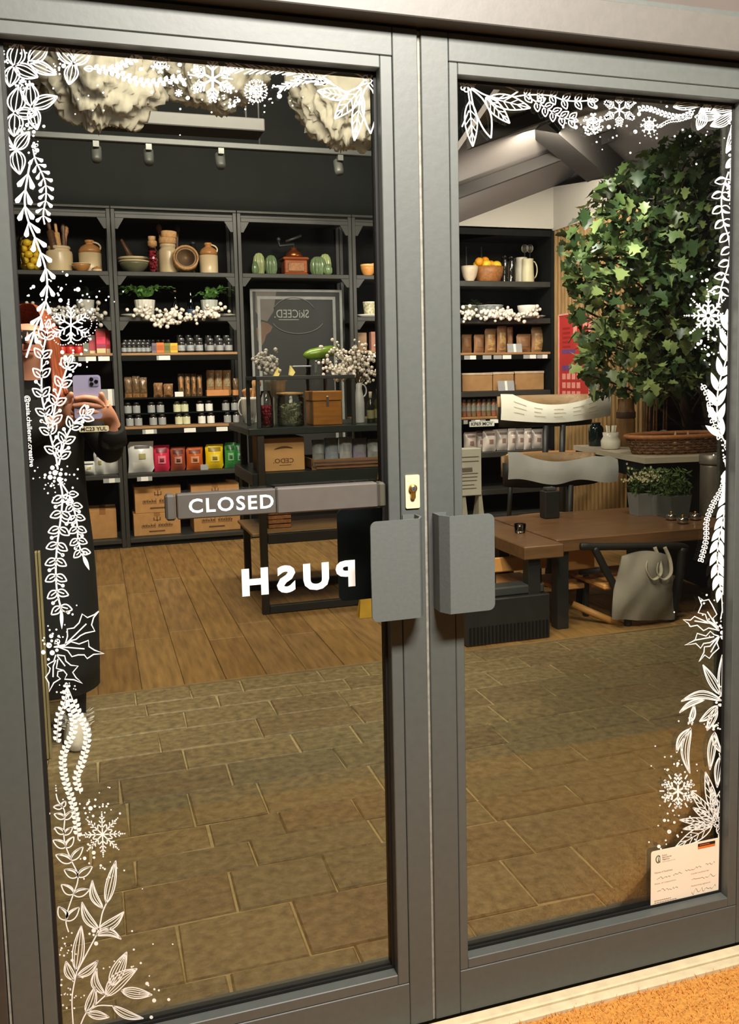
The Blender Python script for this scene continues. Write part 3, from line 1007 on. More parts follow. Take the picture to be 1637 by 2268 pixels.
Z2 = LV[2]
potted('potted_fern', 'feathery green fern in a white ribbed pot on the second shelf', (298, 343, 665), 630, 6.3, Z2, WHITEC, FERN, 24, 0.34, 1, 14, 0.035, 1.55)
potted('potted_fern', 'small fern in a clear ribbed pot near the shelf post', (445, 482, 665), 640, 6.3, Z2, mat('frosted_pot', (196, 200, 194), 0.2, 0, 0.1), FERN, 13, 0.3, 1, 12, 0.033, 1.5)
potted('potted_plant', 'dark leafy plant in a plain pale bowl above the snowflake', (168, 209, 665), 620, 6.3, Z2, mat('pale_grey_bowl', (176, 174, 166), 0.4), mat('dark_leaf', (34, 50, 34), 0.5, 0, 0.3, 6), 60, 0.24, 0, 0, 0.03, 1.1)
x, w, h = spot(378, 396, 643, Z2, 6.36)
item('glass_bottle', 'clear rounded glass bottle between the two ferns', 'bottle', (x, 6.36, Z2), [('glass', L(P(w, h, [(0.7, 0), (1, 0.1), (1, 0.45), (0.5, 0.65), (0.32, 0.75), (0.32, 0.95)]), 20), CLEAR), ('stopper', L(P(w, h, [(0.34, 0.94), (0.4, 0.99), (0, 1)]), 12), CORK)])
x, w, h = spot(412, 430, 640, Z2, 6.36)
item('glass_bottle', 'slim blue glass bottle left of the small fern', 'bottle', (x, 6.36, Z2), [('glass', L(P(w, h, [(0.8, 0), (1, 0.06), (1, 0.4), (0.6, 0.7), (0.25, 0.9), (0.28, 1.0)]), 20), glass_mat('blue_glass', (0.25, 0.38, 0.55), 2.5)), ('label', L(P(w * 1.02, h, [(0.99, 0.1), (1.0, 0.12), (1.0, 0.3), (0.99, 0.32)]), 20), mat('blue_label', (50, 70, 100), 0.5))])
x, w, h = spot(44, 62, 672, Z2, 6.3)
item('tumbler', 'clear tumbler at the far end of the second shelf', 'glass', (x, 6.3, Z2), [('glass', L(P(w, h, [(0.8, 0), (0.82, 0.02), (1, 1), (0.94, 1), (0.78, 0.06), (0, 0.05)]), 20), CLEAR)])


def plate(px, Y, z, label):
    x, w, h = spot(*px, z, Y)
    return item('plate', label, 'plate', (x, Y, z), [('dish', L([(w * 0.3, 0), (w * 0.34, 0.004), (w * 0.5, 0.022), (w * 0.5, 0.026), (w * 0.34, 0.012), (0, 0.01)], 30, sy=0.8), WHITEC)])


plate((268, 338, 697), 6.24, Z2, 'white plate at the end nearer the person, under the berry garland')
plate((440, 522, 697), 6.24, Z2, 'white plate under the berry garland beside the small fern')
plate((150, 226, 694), 6.22, Z2, 'white plate under the silver berries on the person side')


def garland(name, label, pts, Y, n, rad, spread, m, seed, stems=True, cat='garland', twigm=None, zs=1.918):
    r = random.Random(seed)
    V = [at(px, py, Y) for px, py in pts]
    t = thing(name, label, cat, V[len(V) // 2])
    mb = MB()
    mb.tube(V, 0.006, 6)
    for q in V[1:-1:2]:
        mb.tube([q, Vector((q.x, 6.085, max(q.z, zs + 0.014))), Vector((q.x, 6.15, zs + 0.005))], 0.004, 5)
    mb.build('twig', twigm or mat('grey_twig', (150, 142, 128), 0.7), t)
    mb = MB()
    tw = MB()
    for k in range(n):
        f = r.random() * (len(V) - 1)
        i = min(int(f), len(V) - 2)
        p = V[i].lerp(V[i + 1], f - i)
        q = p + Vector((r.gauss(0, spread), -abs(r.gauss(0, spread * 0.7)), r.gauss(0, spread * 0.75)))
        mb.ball(q, rad * r.uniform(0.8, 1.2), 9, 6)
        if k % 3 == 0:
            tw.tube([p, q], 0.003, 4)
    tag(mb.build('berries', m, t), None, kind='stuff')
    tw.build('stalks', twigm or mat('grey_twig', (150, 142, 128), 0.7), t)
    return t


garland('berry_garland', 'white berry garland drooping over the shelf edge between the two ferns', [(300, 688), (335, 700), (362, 714), (375, 700), (385, 690), (402, 712), (430, 702), (455, 692), (488, 690)], 6.06, 150, 0.016, 0.035, BERRYW, 4)
garland('berry_garland', 'silver berry garland by the snowflake on the person side', [(42, 688), (80, 690), (110, 700), (140, 694), (180, 690), (212, 698)], 6.05, 130, 0.017, 0.045, BERRYS, 6)
# shelf 2 and 1 beyond: patterned pots
for px, Y, lb in (((804, 832, 671), 6.26, 'patterned pale pot on the second shelf by the door stile'), ((830, 855, 670), 6.36, 'second patterned pot tucked behind by the door stile')):
    x, w, h = spot(*px, Z2, Y)
    item('patterned_pot', lb, 'pot', (x, Y, Z2), [('pot', L(P(w, h, [(0.7, 0), (0.75, 0.05), (1, 1), (0.92, 1), (0.6, 0.1), (0, 0.1)]), 24), mat('patterned_glaze', (176, 170, 140), 0.4, 0, 0.6, 60)), ('rim', L(P(w, h, [(1, 1), (1.04, 1.02), (1.0, 1.06), (0.94, 1.02)]), 24), WHITEC)])
plate((786, 850, 694), 6.22, Z2, 'white plate under the patterned pots by the door stile')

# shelf 3 ------------------------------------------------------------
Z3 = LV[3]


def cartonet(name, label, px, Y, z, m, cat='box', d=0.07, band=None, group=None):
    x, w, h = spot(*px, z, Y)
    parts = [('box', MB().cbox(-w / 2, w / 2, 0, d, 0, h, 0.002), m)]
    if band:
        parts += [('print', MB().box(-w / 2 + 0.004, w / 2 - 0.004, -0.001, 0.0, h * a, h * b), bm) for a, b, bm in band]
    return item(name, label, cat, (x, Y, z), parts, group)


PINK = mat('pink_print', (222, 60, 96), 0.5, 0, 0.05)
REDP = mat('red_print', (190, 50, 44), 0.45, 0, 0.1)
cartonet('tea_box', 'grey green tea box beside the striped pink box', (183, 197, 760), 6.2, Z3, mat('grey_green_card', (118, 124, 108), 0.6))
cartonet('tea_box', 'rose tea box stacked edge on, left of the striped pink box', (196, 211, 742), 6.24, Z3, mat('rose_card', (176, 66, 78), 0.6), band=[(0.0, 0.16, mat('cream_card', (206, 196, 150), 0.6)), (0.75, 0.98, mat('grey_card', (110, 104, 100), 0.6))])
cartonet('tea_box', 'bright striped pink tea box next to the shelf post', (211, 233, 727), 6.2, Z3, mat('crimson_card', (180, 52, 60), 0.6), band=[(0.02, 0.2, mat('cream_card', (206, 196, 150), 0.6)), (0.24, 0.36, mat('plum_card', (150, 60, 96), 0.6)), (0.38, 0.66, PINK), (0.9, 0.98, mat('grey_card', (110, 104, 100), 0.6))])
cartonet('tea_box', 'slim striped pink box right against the shelf post', (233, 243, 730), 6.24, Z3, mat('crimson_card', (180, 52, 60), 0.6), band=[(0.02, 0.2, mat('cream_card', (206, 196, 150), 0.6)), (0.38, 0.64, PINK)])
x, w, h = spot(126, 146, 764, Z3, 6.22)
for i in range(3):
    tr0 = at(126 + i * 19, 764, 6.22)
    item('jam_jar', 'red jam jar in the short row under the dotted snowflake', 'jar', (tr0.x + w / 2, 6.22, Z3), [('jar', L(P(w, h, [(0.9, 0), (1, 0.05), (1, 0.75), (0.85, 0.82)]), 18), REDP), ('lid', L(P(w, h, [(0.92, 0.82), (0.94, 0.98), (0.9, 1), (0, 1)]), 18), mat('dark_red_lid', (110, 30, 30), 0.4))], 'red jam jars')
cartonet('tea_box', 'orange red box at the end of the jam jars', (172, 182, 762), 6.22, Z3, mat('orange_red_card', (186, 90, 60), 0.6))
for px, c, lb in (((336, 346, 760), (112, 100, 116), 'mauve grey soap box left of the orange one'), ((346, 363, 759), (214, 110, 44), 'orange soap box on the wood-edged shelf'), ((363, 377, 760), (110, 116, 50), 'olive green soap box between orange and yellow'), ((377, 393, 760), (238, 176, 46), 'bright yellow soap box on the wood-edged shelf')):
    cartonet('soap_box', lb, px, 6.14, Z3, mat('soap_card_%d_%d' % c[:2], c, 0.55), band=[(0.25, 0.75, mat('soap_print_%d' % c[0], tuple(int(v * 0.8) for v in c), 0.6))], group='soap boxes')
# small preserve jars in rows
DJ = mat('dark_preserve', (40, 38, 38), 0.15, 0, 0.3, 20)
LID = mat('silver_lid', (120, 122, 124), 0.25, 0.7)
PL = mat('pale_jar_label', (150, 154, 158), 0.5, 0, 0.2, 40)


def jar_parts(w, h, bodym, labm, lidm):
    return [('jar', L(P(w, h, [(0.85, 0), (1, 0.05), (1, 0.68), (0.8, 0.78)]), 16), bodym), ('label', L(P(w * 1.02, h, [(1, 0.12), (1.003, 0.13), (1.003, 0.5), (1, 0.51)]), 16), labm), ('lid', L(P(w, h, [(0.82, 0.78), (0.88, 0.8), (0.88, 0.97), (0.8, 1), (0, 1)]), 16), lidm)]


def jar_rows(px_list, Y, z, w, h, label, group, bodym=DJ, labm=PL, lidm=LID, cat='jar', name='preserve_jar'):
    first = None
    for px in px_list:
        p = at(px, 800, Y)
        if first is None:
            first = item(name, label, cat, (p.x, Y, z), jar_parts(w, h, bodym, labm, lidm), group)
        else:
            dup(first, (p.x, Y, z))


jar_rows([276, 287, 297, 308, 318, 328], 6.17, Z3, 0.042, 0.085, 'small dark preserve jar in the front row left of the soap boxes', 'small preserve jars, front row')
jar_rows([279, 290, 301, 311, 321, 331, 341, 352, 363, 374], 6.32, Z3, 0.044, 0.115, 'small dark preserve jar in the back row behind the soap boxes', 'small preserve jars, back row')
jar_rows([403, 423, 443], 6.17, Z3, 0.062, 0.12, 'larger dark jar in the front row right of the soap boxes', 'larger jars, front row')
jar_rows([400, 419, 438], 6.32, Z3, 0.066, 0.155, 'larger dark jar in the back row right of the soap boxes', 'larger jars, back row')
jar_rows([467, 488, 508], 6.17, Z3, 0.062, 0.115, 'white labelled jar in the front row next to the shelf post', 'white labelled jars, front row', labm=LABELG)
jar_rows([463, 483, 503], 6.32, Z3, 0.066, 0.15, 'white labelled jar in the back row next to the shelf post', 'white labelled jars, back row', labm=LABELG)

# rack: packets of nuts and biscuits
ZR = 1.247


def pillow(mb, w, h, d, n=10, m=8, puff=1.0, crimp=0.1, x0=0, lean=0.0, M=None):
    vs, fs = [], []
    for s in (-1, 1):
        for j in range(m + 1):
            v = j / m
            for i in range(n + 1):
                u = i / n
                th = max(0, math.sin(PI * min(1, max(0, (v - crimp * 0.5) / (1 - crimp))))) ** 0.55 * max(0, math.sin(PI * u)) ** 0.6 * puff
                wob = 0.12 * math.sin(7 * u + 5 * v + x0 * 40) * th
                xx = (u - 0.5) * w * (1 - 0.07 * math.sin(PI * v))
                vs.append((xx, s * d / 2 * (th * (1 + wob)) + lean * v * h, v * h))
    N = (n + 1) * (m + 1)
    for j in range(m):
        for i in range(n):
            a = j * (n + 1) + i
            fs.append((a, a + 1, a + n + 2, a + n + 1))
            fs.append((N + a, N + a + n + 1, N + a + n + 2, N + a + 1))
    return mb.add(vs, fs, True, M)


def packet(name, label, px, Y, z, m, d=0.07, band=None, cat='packet', lean=0.0, group=None, motif=None, rz=0.0):
    x, w, h = spot(*px, z, Y)
    parts = [('bag', pillow(MB(), w, h, d, x0=x, lean=lean), m)]
    if band:
        for a, b, u0, u1, bm in band:
            mb = MB()
            N = 8
            vs = []
            for j in (a, (a + b) / 2, b):
                for i in range(N + 1):
                    u = u0 + (u1 - u0) * i / N
                    th = max(0, math.sin(PI * min(1, max(0, (j - 0.05) / 0.9)))) ** 0.55 * max(0, math.sin(PI * u)) ** 0.6
                    wob = 0.12 * math.sin(7 * u + 5 * j + x * 40) * th
                    vs.append(((u - 0.5) * w * (1 - 0.07 * math.sin(PI * j)), -d / 2 * th * (1 + wob) - 0.003 + lean * j * h, j * h))
            mb.add(vs, [(r * (N + 1) + i, r * (N + 1) + i + 1, (r + 1) * (N + 1) + i + 1, (r + 1) * (N + 1) + i) for r in range(2) for i in range(N)], True)
            parts.append(('print', mb, bm))
    return item(name, label, cat, (x, Y, z), parts, group, rz)


FILM = mat('nut_film', (104, 82, 60), 0.2, 0, 0.5, 40, 0.5)
BISC = mat('biscuit', (170, 122, 70), 0.5, 0, 0.4, 50, 0.4)
for i, px in enumerate(((274, 292, 835), (291, 309, 833), (307, 325, 836))):
    packet('nut_packet', ('tall clear packet of nuts at the person end of the wire rack', 'tall clear packet of nuts, middle of three', 'tall clear packet of nuts with a yellow base')[i], px, 6.28 - 0.01 * i, ZR, FILM, 0.06, [(0.02, 0.2, 0.1, 0.9, BISC)], group='tall nut packets')
for i, px in enumerate(((339, 360, 848), (361, 383, 850))):
    packet('sweet_bag', ('small tied bag of sweets nearer the tall nut packets', 'small tied bag of sweets nearer the slim packets')[i], px, 6.25, ZR, mat('sweet_film', (130, 96, 66), 0.15, 0, 0.5, 50, 0.6), 0.07, [(0.05, 0.3, 0.15, 0.85, BISC)], group='tied bags of sweets')
for i, px in enumerate(((393, 407, 828), (408, 421, 828), (422, 434, 828), (435, 447, 830))):
    packet('biscuit_packet', ('slim biscuit packet, first from the tied sweet bags', 'slim biscuit packet, second from the tied sweet bags', 'slim biscuit packet, third from the tied sweet bags', 'slim biscuit packet nearest the kraft windowed bags')[i], px, 6.3, ZR, FILM, 0.05, [(0.1, 0.85, 0.3, 0.7, BISC)], group='slim biscuit packets')
for i, px in enumerate(((456, 474, 820), (474, 492, 820), (492, 511, 820))):
    packet('windowed_bag', ('kraft bag with a clear window, nearest the slim packets', 'kraft bag with a clear window, middle of three', 'kraft bag with a clear window, beside the tag')[i], px, 6.34, ZR, KRAFTD, 0.05, [(0.35, 0.9, 0.15, 0.85, mat('window_film', (140, 124, 96), 0.2, 0, 0.4, 50, 0.4))], group='kraft windowed bags')
cartonet('display_box', 'low tan display box in front of the kraft windowed bags', (458, 507, 864), 6.2, ZR, mat('tan_box', (190, 128, 76), 0.6), d=0.08)
cartonet('display_box', 'small tan display box right against the shelf post', (516, 531, 864), 6.2, ZR, mat('tan_box', (190, 128, 76), 0.6), d=0.08)
packet('nut_packet', 'clear packet above the small tan display box by the post', (515, 532, 838), 6.3, ZR, FILM, 0.05)
cartonet('price_card', 'cream price card standing in front of the slim biscuit packets', (387, 406, 868), 6.21, ZR, LABELW, 'card', 0.006)
# price card held on a clip by the phone
x, w, h = spot(224, 258, 862, 1.19, 6.12)
item('price_card', 'large white folded price card right of the phone', 'card', (x, 6.12, 1.19), [('leaf', MB().box(-w / 2, -0.012, 0, 0.004, 0, h), LABELG), ('leaf', MB().box(-0.01, w / 2 - 0.035, 0, 0.004, 0, h), LABELW), ('leaf', MB().box(w / 2 - 0.033, w / 2, 0, 0.004, 0, h), LABELG), ('clip', MB().box(-0.01, 0.01, 0.004, 0.03, -0.176, 0.02), BLACK)])

# shelf 4: labelled bottles, two tiers
Z4 = LV[4]
BB = mat('brown_bottle', (34, 26, 18), 0.12, 0, 0.2)
GB = mat('olive_oil_green', (66, 66, 26), 0.12, 0, 0.2)


def bottle(px, z, label, group, labm, bodym, w=0.062, h=0.092, Y=6.2, cap=BLACK):
    p = at(px, 900, Y)
    return item('label_bottle', label, 'bottle', (p.x, Y, z), [('bottle', L(P(w, h, [(0.9, 0), (1, 0.03), (1, 0.74), (0.75, 0.82), (0.6, 0.84)]), 18), bodym), ('label', L(P(w * 1.03, h, [(1, 0.04), (1.003, 0.05), (1.003, 0.7), (1, 0.71)]), 18), labm), ('cap', L(P(w, h, [(0.64, 0.84), (0.68, 0.86), (0.68, 0.98), (0.6, 1), (0, 1)]), 14), cap)], group)


ZT4 = Z4 + 0.104
for k, (pxs, lm, bm, nm) in enumerate((((286, 305), LABELG, BB, 'grey labelled'), ((338, 358), LABELG, BB, 'split labelled'), ((395, 412), mat('cream_green_label', (204, 204, 170), 0.5), GB, 'cream labelled oil'), ((446, 466), LABELW, BB, 'slim white labelled'), ((503, 523), LABELG, BB, 'pale labelled post-side'))):
    f = None
    for t, (z, where) in enumerate(((Z4, 'lower row'), (ZT4, 'upper row'))):
        for px in pxs:
            if f is None or t:
                if f is None:
                    f = bottle(px + t * -2, z, '%s bottle in the lower row on the wood-edged shelf' % nm, '%s bottles' % nm, lm, bm)
                    g0 = f
                else:
                    dup(f, (at(px - 3, 900, 6.24).x, 6.24, z), '%s bottle in the upper row under the wire rack' % nm)
            else:
                dup(f, (at(px, 900, 6.2).x, 6.2, z))
st = MB()
st.cbox(-0.39, 0.545, 6.19, 6.5, Z4 + 0.0955, ZT4 - 0.001, 0.002)
for xx in (-0.394, 0.075, 0.535):
    st.cbox(xx, xx + 0.008, 6.3, 6.5, Z4 + 0.0005, Z4 + 0.0955, 0.001)
tag(st.build('bottle_riser', BLACKW), 'thin black riser carrying the upper row of labelled bottles', 'riser')

# shelf 5: crisps
Z5 = LV[5]
WHB = mat('white_bag', (206, 206, 204), 0.3, 0, 0.08, 8, 0.2)
DKP = mat('dark_print', (60, 56, 60), 0.5)
packet('pasta_bag', 'large white snack bag at the end nearer the person', (281, 340, 978), 6.22, Z5, WHB, 0.12, [(0.78, 0.86, 0.25, 0.85, DKP), (0.45, 0.62, 0.4, 0.68, mat('olive_print', (150, 146, 90), 0.5)), (0.04, 0.34, 0.15, 0.85, LABELW)])
for px, c, lb in (((338, 375, 986), (206, 44, 76), 'bright pink crisp packet beside the large white bag'), ((376, 410, 990), (150, 70, 50), 'rust brown crisp packet between pink and orange'), ((411, 449, 990), (190, 90, 36), 'orange crisp packet in the colourful row'), ((453, 494, 984), (226, 190, 20), 'yellow crisp packet in the colourful row'), ((496, 522, 980), (52, 130, 62), 'green crisp packet in the colourful row'), ((518, 541, 982), (44, 112, 60), 'second green crisp packet, against the shelf post')):
    pm = mat('packet_%d_%d_%d' % c, c, 0.3, 0, 0.1, 8, 0.15)
    dk = mat('packet_print_%d_%d' % c[:2], tuple(int(v * 0.55) for v in c), 0.4)
    lt = mat('packet_light_%d_%d' % c[:2], tuple(min(255, int(v * 0.6 + 100)) for v in c), 0.4)
    packet('crisp_packet', lb, px, 6.24, Z5, pm, 0.09, [(0.72, 0.88, 0.15, 0.85, dk), (0.3, 0.6, 0.25, 0.75, lt), (0.36, 0.5, 0.36, 0.64, dk)], group='colourful crisp packets')
cartonet('price_card', 'little silver price card between orange and yellow packets', (444, 461, 1029), 6.13, Z5, LABELG, 'card', 0.006)
for px, lb in (((178, 212, 1022), 'white snack bag slumped near the person on the low shelf'), ((206, 232, 1000), 'middle white snack bag beside the person'), ((226, 266, 978), 'white snack bag standing against the post beside the person')):
    packet('pasta_bag', lb, px, 6.22, Z5, WHB, 0.11, [(0.78, 0.86, 0.25, 0.85, DKP), (0.45, 0.62, 0.4, 0.68, mat('olive_print', (150, 146, 90), 0.5))], group='white snack bags by the person')

# bottom deck: cartons
Z6 = LV[6]


def carton(label, px, Y, z, d=0.34, prints=True, group='cartons on the bottom deck'):
    x, w, h = spot(*px, z, Y)
    t = thing('carton', label, 'box', (x, Y, z), group=group)
    MB().cbox(-w / 2, w / 2, 0, d, 0, h, 0.003).build('body', KRAFT, t, False)
    MB().box(-0.025, 0.025, -0.001, d + 0.001, h, h + 0.001).box(-0.025, 0.025, -0.0015, -0.0003, h * 0.85, h + 0.001).build('tape', mat('brown_tape', (150, 104, 58), 0.3), t, False)
    if prints:
        mb = MB()
        r = random.Random(3)
        for k in range(24):
            xx = -w * 0.33 + k * w * 0.66 / 24
            if k in (11, 12):
                continue
            mb.box(xx, xx + w * 0.014, -0.0012, -0.0002, h * 0.34, h * (0.34 + r.uniform(0.12, 0.2)))
            if k % 2:
                mb.box(xx, xx + w * 0.024, -0.0012, -0.0002, h * 0.42, h * 0.46)
        mb.box(-w * 0.18, w * 0.16, -0.0012, -0.0002, h * 0.15, h * 0.21)
        mb.box(-0.004, 0.004, -0.0012, -0.0002, h * 0.62, h * 0.84).box(-0.03, -0.022, -0.0012, -0.0002, h * 0.68, h * 0.8).box(0.022, 0.03, -0.0012, -0.0002, h * 0.68, h * 0.8).box(-0.03, 0.03, -0.0012, -0.0002, h * 0.66, h * 0.69)
        mb.build('print', mat('carton_print', (96, 66, 38), 0.8), t, False)
    return t


zt = at(350, 1136, 6.2).z
carton('lower of the stacked printed cartons left of the closed sign', (295, 399, 1136), 6.2, Z6)
carton('upper of the stacked printed cartons left of the closed sign', (297, 400, 1077), 6.2, zt + 0.002)
zt2 = at(475, 1120, 6.2).z
carton('lower of the stacked printed cartons behind the closed sign', (428, 531, 1120), 6.2, Z6)
carton('upper of the stacked printed cartons behind the closed sign', (422, 529, 1072), 6.2, zt2 + 0.002)
carton('single carton on the bottom deck beside the person', (196, 257, 1130), 6.2, Z6, prints=False)

# poster behind the display counter: white double outline, lettering seen in mirror writing
PY = 6.3
ps = thing('poster_board', 'black poster with double white outline and chalk lettering above the counter', 'poster', (1.05, PY, 0.6))
a, b = at(553, 640, PY), at(757, 646, PY)
zb = 0.6
mb = MB()
mb.cbox(a.x, b.x, PY + 0.004, PY + 0.03, zb, a.z, 0.002)
mb.build('board', mat('poster_black', (26, 29, 28), 0.6, 0, 0.15, 3), ps)
CH = mat('chalk_line', (128, 130, 128), 0.7)
mb = MB()
for ins, t in ((0.0, 0.022), (0.062, 0.026)):
    x0, x1, z0, z1 = a.x + ins, b.x - ins, zb + ins, a.z - ins
    mb.box(x0, x1, PY, PY + 0.0035, z1 - t, z1).box(x0, x1, PY, PY + 0.0035, z0, z0 + t).box(x0, x0 + t, PY, PY + 0.0035, z0 + t, z1 - t).box(x1 - t, x1, PY, PY + 0.0035, z0 + t, z1 - t)
mb.build('outline', CH, ps)
mb = MB()
p0, p1 = at(608, 704, PY), at(684, 686, PY)
lettering(mb, "SkiCEED.", p0.x, p1.x, p0.z, p1.z, front(PY + 0.002), True, 0.004)
p0, p1 = at(618, 709, PY), at(662, 706, PY)
mb.box(p0.x, p1.x, PY + 0.001, PY + 0.003, p0.z, p0.z + 0.006)
mb.build('lettering', CH, ps)
mb = MB()
DIMC = mat('dim_chalk', (86, 88, 86), 0.7)
for rr, a0, a1, cx, cz, rx in ((0.2, 25, 155, 652, 700, 0.2), (0.17, 200, 340, 660, 705, 0.24)):
    c = at(cx, cz, PY)
    pts = [(c.x + rx * math.cos(math.radians(a0 + (a1 - a0) * k / 16)), PY + 0.001, c.z + rr * 0.8 * math.sin(math.radians(a0 + (a1 - a0) * k / 16))) for k in range(17)]
    mb.tube(pts, 0.005, 5)
mb.build('oval', DIMC, ps)
# printed photograph: sleeve and hand over a board
mb = MB()
for poly, in (([(566, 645), (612, 646), (606, 690), (592, 712), (578, 708), (566, 690)],),):
    mb.prism([(at(px, py, PY).x, at(px, py, PY).z) for px, py in poly][::-1], PY + 0.002, PY + 0.0035)
mb.build('printed_sleeve', mat('poster_sleeve', (88, 84, 80), 0.7, 0, 0.12, 8), ps)
mb = MB()
mb.prism([(at(px, py, PY).x, at(px, py, PY).z) for px, py in [(580, 712), (594, 716), (604, 724), (600, 734), (590, 742), (586, 756), (578, 770), (570, 752), (568, 728)]][::-1], PY + 0.002, PY + 0.0036)
mb.build('printed_hand', mat('poster_hand', (92, 70, 56), 0.7, 0, 0.15, 8), ps)

# alcove shelf things ------------------------------------------------
ZA = A[1]
x, w, h = spot(1022, 1058, 590, ZA, 6.22)
item('cream_bowl', 'small cream footed bowl left of the fruit bowl', 'bowl', (x, 6.22, ZA), [('bowl', L(bowl_prof(w, h), 24), mat('oat_glaze', (196, 180, 156), 0.4, 0, 0.15, 9)), ('foot', L(P(w, h, [(0.5, 0), (0.55, 0.02), (0.45, 0.1)]), 20), CREAM)])
x, w, h = spot(1050, 1112, 592, ZA, 6.3)
item('wooden_bowl', 'wide wooden bowl piled with oranges and lemons', 'bowl', (x, 6.3, ZA), [('bowl', L(P(w, h, [(0.7, 0), (0.8, 0.1), (0.96, 0.6), (1, 1), (0.94, 1), (0.88, 0.6), (0.6, 0.4), (0, 0.38)]), 28), WOODM)])
ORANGE = mat('orange_peel', (232, 150, 30), 0.4, 0, 0.1, 40, 0.1)
for i, (px, py, m, lb) in enumerate(((1048, 580, ORANGE, 'orange at the far side of the wooden bowl, by the pillar'), (1058, 586, LEMON, 'yellow fruit lowest in the wooden bowl'), (1068, 580, ORANGE, 'orange on top of the wooden bowl pile'), (1078, 586, LEMON, 'lemon in the front of the wooden bowl'), (1090, 586, ORANGE, 'lower orange behind the lemon in the wooden bowl'), (1080, 577, ORANGE, 'topmost orange in the wooden bowl'), (1100, 588, LEMON, 'lemon by the glass jar edge of the wooden bowl'))):
    p = at(px, py, 6.27)
    o = MB().ball((0, 0, 0), 0.042, 14, 9, sx=1.15 if m is LEMON else 1).build('lemon' if m is LEMON else 'orange', m)
    o.location = (min(max(p.x, x - w * 0.36), x + w * 0.36), 6.27 + 0.03 * (i % 3), max(p.z, ZA + h * 0.4 + 0.042))
    tag(o, lb, 'fruit', 'fruit in the wooden bowl')
for px, Y, lb in (((1110, 1126, 568), 6.3, 'clear storage jar beside the fruit bowl'), ((1124, 1141, 570), 6.26, 'clear storage jar beside the cream jugs')):
    x, w, h = spot(*px, ZA, Y)
    item('storage_jar', lb, 'jar', (x, Y, ZA), [('glass', L(P(w, h, [(0.9, 0), (1, 0.04), (1, 0.8), (0.8, 0.88), (0.8, 0.92)]), 20), CLEAR), ('lid', L(P(w, h, [(0.86, 0.92), (0.9, 0.94), (0.9, 1.0), (0, 1.0)]), 18), CLEAR)])


def jug(px, Y, z, label, m, name='cream_jug'):
    x, w, h = spot(*px, z, Y)
    hd = MB().tube([(w * 0.46 + w * 0.34 * math.sin(t), 0, h * (0.55 + 0.36 * math.cos(t))) for t in [PI * k / 9 for k in range(10)]], w * 0.045, 8)
    return item(name, label, 'jug', (x, Y, z), [('body', L(P(w, h, [(0.92, 0), (1, 0.03), (0.92, 0.5), (0.84, 0.92), (0.88, 1), (0.8, 1), (0.78, 0.9), (0.84, 0.2), (0, 0.15)]), 28), m), ('handle', hd, m)])


jug((1142, 1168, 571), 6.34, ZA, 'white enamel jug behind the whisk jug', mat('off_white_enamel', (196, 190, 172), 0.35))
jug((1156, 1182, 574), 6.24, ZA, 'cream enamel jug with whisks in it', mat('cream_enamel', (206, 198, 164), 0.35))
wk = thing('whisk', 'wire whisks standing in the cream enamel jug', 'whisk', at(1170, 590, 6.3))
for k, (a, b) in enumerate((((1164, 610), (1162, 560)), ((1172, 610), (1174, 560)))):
    V0, V1 = at(*a, 6.3), at(*b, 6.3)
    mb = MB()
    mb.tube([V0, V1], 0.007, 7)
    mb.build('handle', BLACK, wk)
    mb = MB()
    for q in range(5):
        an = PI * q / 5
        mb.tube([V1 + Vector((math.cos(an) * 0.03 * math.sin(t), math.sin(an) * 0.03 * math.sin(t), 0.05 * (1 - math.cos(t)) / 2 * 1.6)) for t in [2 * PI * i / 14 for i in range(15)]], 0.002, 4)
    mb.build('wires', mat('whisk_wire', (150, 146, 132), 0.3, 0.7), wk)
ZA = A[2]
for px, lb, m in (((1022, 1054, 678), 'greenish glass pot at the pillar end under the fruit bowl', mat('murky_glass', (88, 92, 76), 0.2)), ((1058, 1112, 678), 'wide patterned glass dish behind the white berries', mat('patterned_glass', (120, 124, 124), 0.2, 0, 0.5, 60))):
    x, w, h = spot(*px, ZA, 6.3)
    item('glass_pot', lb, 'pot', (x, 6.3, ZA), [('pot', L(P(w, h, [(0.85, 0), (0.9, 0.04), (1, 1), (0.94, 1), (0.8, 0.1), (0, 0.1)]), 26), m), ('rim', L(P(w, h, [(1, 1), (1.02, 1.03), (0.96, 1.03)]), 26), WHITEC)])
x, w, h = spot(1148, 1191, 677, ZA, 6.3)
item('white_bowl', 'white bowl at the slatted wall end behind the berries', 'bowl', (x, 6.3, ZA), [('bowl', L(bowl_prof(w, h), 26), WHITEC), ('foot', L(P(w, h, [(0.5, 0), (0.55, 0.02), (0.45, 0.1)]), 20), WHITEC)])
t = thing('trailing_plant', 'dark trailing plant at the back of the berry shelf', 'plant', (2.9, 6.4, ZA))
L([(0.05, 0), (0.07, 0.1), (0.06, 0.1), (0, 0.08)], 16).build('pot', BLACK, t, False)
foliage_blades(MB(), (0, 0, 0.08), 70, 0.24, random.Random(8), 0.9, 0.02, 0.5, 0, 0.26, 0.12).build('foliage', mat('dark_leaf', (34, 50, 34), 0.5), t, False)
garland('berry_garland', 'white berry garland along the alcove shelf under the fruit bowl', [(1028, 697), (1060, 698), (1090, 702), (1110, 694), (1120, 690), (1140, 704), (1160, 698), (1185, 690)], 6.05, 150, 0.016, 0.035, BERRYW, 9, zs=1.906)
plate((1150, 1206, 703), 6.2, ZA, 'white plate at the slatted wall end of the berry shelf')
ZA = A[3]
KP = mat('pouch_kraft', (148, 108, 72), 0.6, 0, 0.12, 20, 0.1)
KW = mat('pouch_window', (172, 142, 92), 0.3, 0, 0.3, 50, 0.4)
